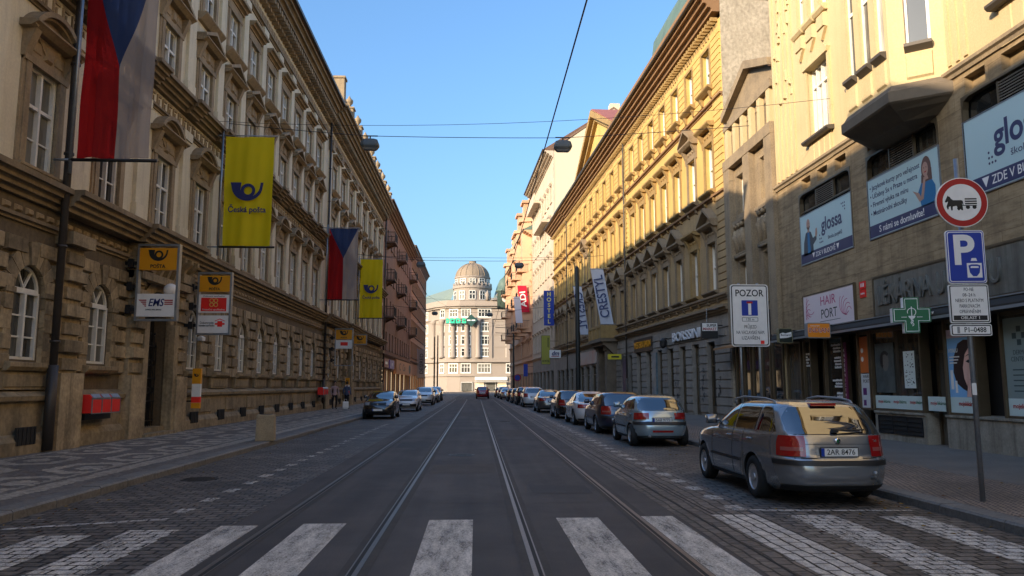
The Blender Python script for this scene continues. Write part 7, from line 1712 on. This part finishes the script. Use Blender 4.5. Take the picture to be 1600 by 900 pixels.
t, p = poster('dermal_panel', 'grey window panel with a faint cross right of the beauty poster', 15.42, 1.42, 3.1, .92, mat('panel_grey_teal', (.24, .31, .30), .5)); mb = MB(); m_dim = mat('dim_teal', (.04, .075, .085), .5)
for dx, dz in ((-.14, 0), (.14, 0), (0, .14), (0, -.14)): mb.box(dx - .06, dx + .06, -.034, -.03, 2.72 + dz - .06, 2.72 + dz + .06)
mb.build('cross_mark', m_dim, p); text('panel_lettering', 'DERMO\nCENTRUM', .14, m_dim, p, (0, -.032, 2.3), width=.55, ext=.001)
mb = MB(); 
for k in range(5): mb.box(-.25, .3, -.033, -.03, 2.0 - k * .11, 2.025 - k * .11)
mb.build('text_lines', m_dim, p); mb = MB(); mb.box(-.46, .46, -.031, -.015, 1.06, 1.42); mb.build('white_strip', m_strip, p); text('strip_lettering', 'mojelékárna', .13, m_red, p, (.0, -.034, 1.26), width=.66, bold=.02, ext=.001)
t, p = poster('green_backing', 'dark green window backing with a beige sheet at the right edge', 13.5, 1.43, 3.2, 2.36, mat('dark_green_board', (.006, .035, .02), .4)); mb = MB(); mb.box(-.95, .4, -.034, -.03, 1.62, 2.35); mb.build('beige_sheet', mat('beige_sheet', (.32, .29, .2), .7), p)
t, p = poster('orange_panel', 'orange window panel with white discs beside the salon door', 21.8, 2.05, 3.1, .58, mat('panel_orange', (.62, .15, .03), .4)); mb = MB(); dots(mb, -.15, 2.7, ((0, 0), (0, -.25)), .075, -.032); mb.build('discs', m_signw, p)
t, p = poster('salon_notice', 'white window panel reading hair port with purple squares', 21.8, 1.06, 2.03, .58, mat('panel_white', (.7, .73, .73), .5)); text('panel_lettering', 'HAIR\nPORT', .14, m_ink, p, (0, -.032, 1.88), width=.36, ext=.001); mb = MB(); mb.box(-.2, .0, -.033, -.03, 1.42, 1.62); mb.box(-.2, -.05, -.033, -.03, 1.12, 1.28); mb.build('purple_squares', mat('panel_purple', (.13, .02, .16), .5), p)
t, p = poster('salon_strip', 'narrow purple panel with stacked white letters by the salon door', 23.02, 1.06, 3.0, .3, mat('panel_magenta', (.16, .01, .07), .4), .02)
for k, c in enumerate('KADEŘNICTVÍ'): text('panel_lettering', c, .13, m_signw, p, (0, -.032, 2.75 - k * .15), ext=.001)
def white_lines(label, y, zs, w, al):
    t = thing('window_lettering', label, 'lettering', (XR + .06, y, 0), R(-90))
    rr = random.Random(len(zs)); mb = MB()
    for z, f in zs:
        x0, x1 = (w / 2 - w * f, w / 2) if al > 0 else (-w / 2, -w / 2 + w * f); x = x0
        while x < x1: d = rr.uniform(.02, .05); mb.box(x, min(x + d, x1), -.012, -.01, z - .028, z + .028 + rr.choice((0, 0, .012))); x += d + .008
    mb.build('letters', m_signw, t)
white_lines('white price lines on the dark window beside the purple panel', 23.62, [(2.95, 1), (2.85, .8), (2.75, .8), (2.55, .7), (2.45, .75), (2.35, .65), (2.25, .7), (1.85, 1), (1.75, .7), (1.66, .8), (1.45, .6), (1.35, .6)], .62, 1)
white_lines('short white lines on the narrow window under the pub sign', 25.65, [(2.75, 1), (2.65, .4), (2.56, .7), (2.46, .5), (2.36, .8)], .5, -1)
# graffiti scrawls on the stone piers of the yellow house
for u, lb in ((1.55, 'dark graffiti scrawl on the pier beside the narrow house'), (3.75, 'dark graffiti tags climbing the pier under the white letters'), (8.0, 'small dark graffiti scrawl on the farther grey pier')):
    t = thing('graffiti', lb, 'graffiti', on_yellow(u, 0, .052), AY); mb = MB(); rr = random.Random(int(u * 7))
    for k in range(9):
        x, z = rr.uniform(-.28, .1), rr.uniform(.9, 2.5); P = [(x + rr.uniform(-.05, .25), -.006, z + rr.uniform(-.12, .16)) for _ in range(4)]; mb.tube(P, .012, 4)
    mb.build('paint', m_ink, t)

# ---- poles, wires and hanging lamps
def pole(label, x, y, h, r=.13, arms=0, m=None):
    t = thing('tram_pole', label, 'pole', (x, y, .13), 0, 'tram poles'); mb = MB(); mb.lathe([(r * 1.5, 0), (r * 1.5, .5), (r * 1.1, .6), (r, 1.0), (r * .8, h), (r * .4, h + .1), (.02, h + .12)], (0, 0, 0), 'z', 14); mb.build('shaft', m or m_pole, t, True)
    for k in range(arms): mb = MB(); mb.tube([(0, 0, h - .5 - k * .9), (-3.0, 0, h - .4 - k * .9)], .05, 8); mb.build('arm', m_pole, t)
    return t
m_pole = mat('dark_green_pole', (.018, .022, .020), .5, .2)
pole('tall dark tram pole between the two pale banners', 6.62, 50, 9.3, .16); pole('far tram pole with two side arms at the right kerb', 6.1, 126, 11.5, .16, 2)
pole('nearer of two thin dark poles by the grid house', -6.6, 122, 9.2, .13); pole('farther of two thin dark poles by the grid house', -6.7, 134, 10.2, .13)
def wire(label, pts, r, group, sag=0):
    t = tag(bpy.data.objects.new('overhead_wire', None), label, 'wire', group); COL.objects.link(t); mb = MB(); P = []
    for a, c in zip(pts, pts[1:]):
        for k in range(12): f = k / 12; P.append(tuple(a[i] + (c[i] - a[i]) * f - (sag * 4 * f * (1 - f) if i == 2 else 0) for i in range(3)))
    P.append(pts[-1]); mb.tube(P, r, 5); mb.build('cable', m_black, t); return t
GW = 'overhead wires across the street'
wire('tram contact wire running the length of the street', [(1.36, -6, 6.55), (1.36, 30, 6.4), (1.36, 60, 6.35), (1.36, 95, 6.3)], .012, 'tram contact wires')
wire('nearest span wire holding two hanging lamps', [(-9.9, 30, 12.05), (-4.35, 30, 11.62), (3.45, 30, 11.66), (11.2, 30, 12.3)], .014, GW, .03)
wire('thin span wire from the yellow house to the post office', [(-9.9, 46, 8.9), (-.5, 46, 8.7), (10.7, 46, 9.3)], .010, GW, .1) if 0 else None
wire('second span wire farther down the street with lamps', [(-9.9, 60, 12.0), (-4.3, 60, 11.5), (3.4, 60, 11.5), (10.1, 60, 12)], .016, GW, .03)
wire('lower span wire carrying the tram wire beyond the lamps', [(-9.9, 66, 12.9), (0, 66, 12.75), (10, 66, 13)], .014, GW, .1)
wire('third span wire near the brick house', [(-9.9, 92, 11.2), (0, 92, 10.4), (8.8, 92, 11.2)], .018, GW, .1)
wire('slanting wire from the near house bay over the narrow house', [(11.2, 23, 10.7), (10.6, 40, 13.0), (-9.9, 40, 12.2)], .009, GW, .05) if 0 else wire('thin wire from the near house across to the post office', [(11.0, 22.6, 10.6), (-9.6, 27.6, 11.3)], .008, GW, .45)
wire('thin wire strung low from the yellow banner to the yellow house', [(-9.4, 36.0, 8.0), (10.6, 45, 9.9)], .008, GW, .5) if 0 else None
def lamp(label, x, y, z):
    t = thing('hanging_lamp', label, 'street lamp', (x, y, z), 0, 'lamps hanging on span wires')
    mb = MB(); mb.loft([[(sx * a, sy * b_, zz) for sx, sy in ((-1, -.7), (-.7, -1), (.7, -1), (1, -.7), (1, .7), (.7, 1), (-.7, 1), (-1, .7))] for a, b_, zz in ((.30, .16, -.40), (.36, .20, -.30), (.36, .20, -.22), (.30, .17, -.06), (.2, .12, -.02))]); mb.build('housing', m_lampg, t)
    mb = MB(); mb.loft([[(sx * a, sy * b_, zz) for sx, sy in ((-1, -1), (1, -1), (1, 1), (-1, 1))] for a, b_, zz in ((.22, .11, -.47), (.29, .155, -.402))]); mb.build('glass', m_signback, t)
    mb = MB(); mb.tube([(0, 0, -.03), (0, 0, .12)], .03, 6); mb.box(-.3, .3, -.02, .02, .1, .14); mb.build('hanger', m_iron, t)
m_lampg = mat('lamp_grey', (.10, .11, .11), .5, .2)
wire('thin span wire beyond the brick house balconies', [(-9.9, 104, 13.8), (0, 104, 13.2), (8.2, 104, 13.9)], .014, GW, .15)
wire('thin span wire by the far poles', [(-9.9, 128, 12.2), (0, 128, 11.4), (7.2, 128, 12.3)], .016, GW, .15)
wire('slanting stay wire from the far left block to the far pole', [(-9.9, 118, 17.0), (-2, 123, 13.0), (6.1, 126, 11.2)], .014, GW, .2)
lamp('nearer hanging lamp on the left, in front of the post office eaves', -4.3, 30, 11.5); lamp('nearer hanging lamp on the right, beside the tram wire', 3.45, 30, 11.55)
lamp('second hanging lamp on the left in front of the brick house', -4.4, 60, 11.38); lamp('second hanging lamp on the right near the far house turrets', 3.35, 60, 11.38)
lamp('third hanging lamp on the left, far off near the palace', -5.0, 92, 10.55); lamp('third hanging lamp on the right, far off near the palace', 1.6, 92, 10.4)

# ---- two pedestrians by the post office wall
def person(label, loc, rz, coat, trousers, hair, bag=None, group='pedestrians', step=.12):
    t = thing('person', label, 'person', loc, rz, group); J, E_, Rd = [], [], []
    def V(p, r, par=None):
        J.append(p); Rd.append(r); i = len(J) - 1
        if par is not None: E_.append((par, i))
        return i
    pel = V((0, 0, .93), .135); wa = V((0, .0, 1.08), .125, pel); ch = V((0, .01, 1.28), .155, wa); nk0 = V((0, .0, 1.43), .10, ch); nk = V((0, -.01, 1.50), .052, nk0); hd = V((0, -.02, 1.57), .075, nk); h2 = V((0, -.03, 1.65), .092, hd); h3 = V((0, -.02, 1.72), .07, h2)
    nose = V((0, -.125, 1.625), .014, h2)
    for s in (-1, 1):
        hip = V((s * .10, 0, .88), .105, pel); kn = V((s * .11, -step * s * .5, .49), .068, hip); an = V((s * .11, step * -s * .2 + (.1 if s * step > 0 else 0), .09), .045, kn); toe = V((s * .12, an and J[an][1] - .17, .035), .035, an)
        sh = V((s * .18, .0, 1.40), .068, ch); el = V((s * .25, .04, 1.13), .048, sh); wr_ = V((s * .24, -.10, .92), .032, el); pm = V((s * .24, -.14, .86), .028, wr_)
        for k in range(4): a = V((s * .24 + (k - 1.5) * .018, -.17, .83 - .004 * k), .010, pm); V((s * .24 + (k - 1.5) * .019, -.175, .785 + .006 * abs(k - 1)), .009, a)
        th = V((s * .215, -.17, .86), .011, pm); V((s * .205, -.19, .83), .009, th)
    me = bpy.data.meshes.new('body'); me.from_pydata(J, E_, []); o = bpy.data.objects.new('tmp', me); COL.objects.link(o)
    sk = o.modifiers.new('skin', 'SKIN'); sk.use_smooth_shade = True; o.modifiers.new('sub', 'SUBSURF').levels = 1
    for i, v in enumerate(me.skin_vertices[0].data): v.radius = (Rd[i], Rd[i] * (.72 if i in (wa, ch, pel) else 1)); v.use_root = (i == pel)
    dg = bpy.context.evaluated_depsgraph_get(); dg.update(); m2 = bpy.data.meshes.new_from_object(o.evaluated_get(dg)); bpy.data.objects.remove(o); m2.name = 'body'
    m2.materials.clear()
    for m in (m_pskin, coat, trousers, m_black): m2.materials.append(m)
    for p in m2.polygons:
        q = p.center; z = q.z; p.use_smooth = True
        p.material_index = 0 if z > 1.475 or (z < .9 and abs(q.x) > .17 and z > .75) else 1 if z > .9 or (abs(q.x) > .17 and z > .8) else 3 if z < .10 else 2
    link('body', m2, t)
    mb = MB(); mb.lathe([(.098 * math.sin(math.pi * k / 8) + .002, .10 * -math.cos(math.pi * k / 8)) for k in range(2, 9)], (0, .005, 1.675), 'z', 14); mb.build('hair', hair, t, True)
    mb = MB(); mb.box(-.045, -.02, -.122, -.115, 1.645, 1.655); mb.box(.02, .045, -.122, -.115, 1.645, 1.655); mb.box(-.025, .025, -.118, -.11, 1.58, 1.588); mb.build('eyes_and_mouth', m_ink, t)
    return t
m_pskin = mat('skin', (.45, .27, .19), .6); m_cpink = mat('pale_pink_coat', (.42, .30, .30), .9); m_cblue = mat('grey_blue_jacket', (.09, .11, .19), .9); m_ctrous = mat('black_trousers', (.015, .015, .018), .9); m_chair = mat('dark_hair', (.03, .02, .015), .7)
person('person in a pale pink jacket with black backpack and dark trousers', (-8.95, 49.6, .22), R(25), m_cpink, m_ctrous, m_chair)
t = thing('backpack', 'black backpack worn by the person in pink', 'backpack', (-8.99, 49.74, 1.36), R(25)); mb = MB(); mb.loft([[(x * r, y * r + .06, z) for x, y in circle(1, 12)] for r, z in ((.05, -.2), (.15, -.18), (.17, 0), (.15, .2), (.06, .26))]); mb.build('pack', m_black, t, True)
mb = MB()
for s in (-1, 1): mb.tube([(s * .10, -.04, .2), (s * .12, -.22, .1), (s * .13, -.2, -.1), (s * .12, -.02, -.16)], .018, 6)
mb.build('strap', m_black, t)
person('person in a grey blue jacket holding a large white bag', (-8.35, 50.6, .2), R(160), m_cblue, m_ctrous, m_chair, step=.2)
t = thing('carrier_bag', 'large white carrier bag held by the person in blue', 'bag', (-8.30, 49.9, .42), R(10)); mb = MB(); mb.loft([[(x, y, z) for x, y in rrect(-a, a, -b_, b_, .03)] for a, b_, z in ((.16, .07, -.2), (.19, .10, -.1), (.18, .09, .2), (.17, .05, .28))]); mb.build('sack', m_signw, t); mb = MB(); mb.tube([(-.09, 0, .27), (-.06, 0, .42), (.06, 0, .42), (.09, 0, .27)], .012, 6); mb.build('handle', m_signw, t)
# fallen leaves on the setts near the right kerb
leaf_m = [mat('leaf_yellow', (.36, .22, .03), .8), mat('leaf_brown', (.16, .07, .03), .8)]
lf = MB(); rr = random.Random(11)
for k in range(260):
    x = rr.choice((rr.gauss(5.95, .25), rr.gauss(-5.6, .3), rr.uniform(3.5, 9))); y = rr.uniform(7, 30) if rr.random() < .8 else rr.uniform(7, 12)
    if KR < x < KR + .32 or KL - .32 < x < KL: continue
    z = .012 if KL < x < KR else .175 if x > 0 else .16
    if x > KR: z = .140 + (x - KR - .3) * .019 + .006
    a = rr.uniform(0, 6.28); s_ = rr.uniform(.02, .045); c, q = math.cos(a), math.sin(a); lf.cm = rr.randint(0, 1)
    lf.add([(x + s_ * c, y + s_ * q, z), (x - s_ * .5 * q, y + s_ * .5 * c, z + .008), (x - s_ * c, y - s_ * q, z), (x + s_ * .5 * q, y - s_ * .5 * c, z + .012)], [(0, 1, 2, 3)])
o = lf.build('fallen_leaves', leaf_m); tag(o, 'small dry yellow and brown leaves scattered along the kerbs', 'leaves', kind='stuff')
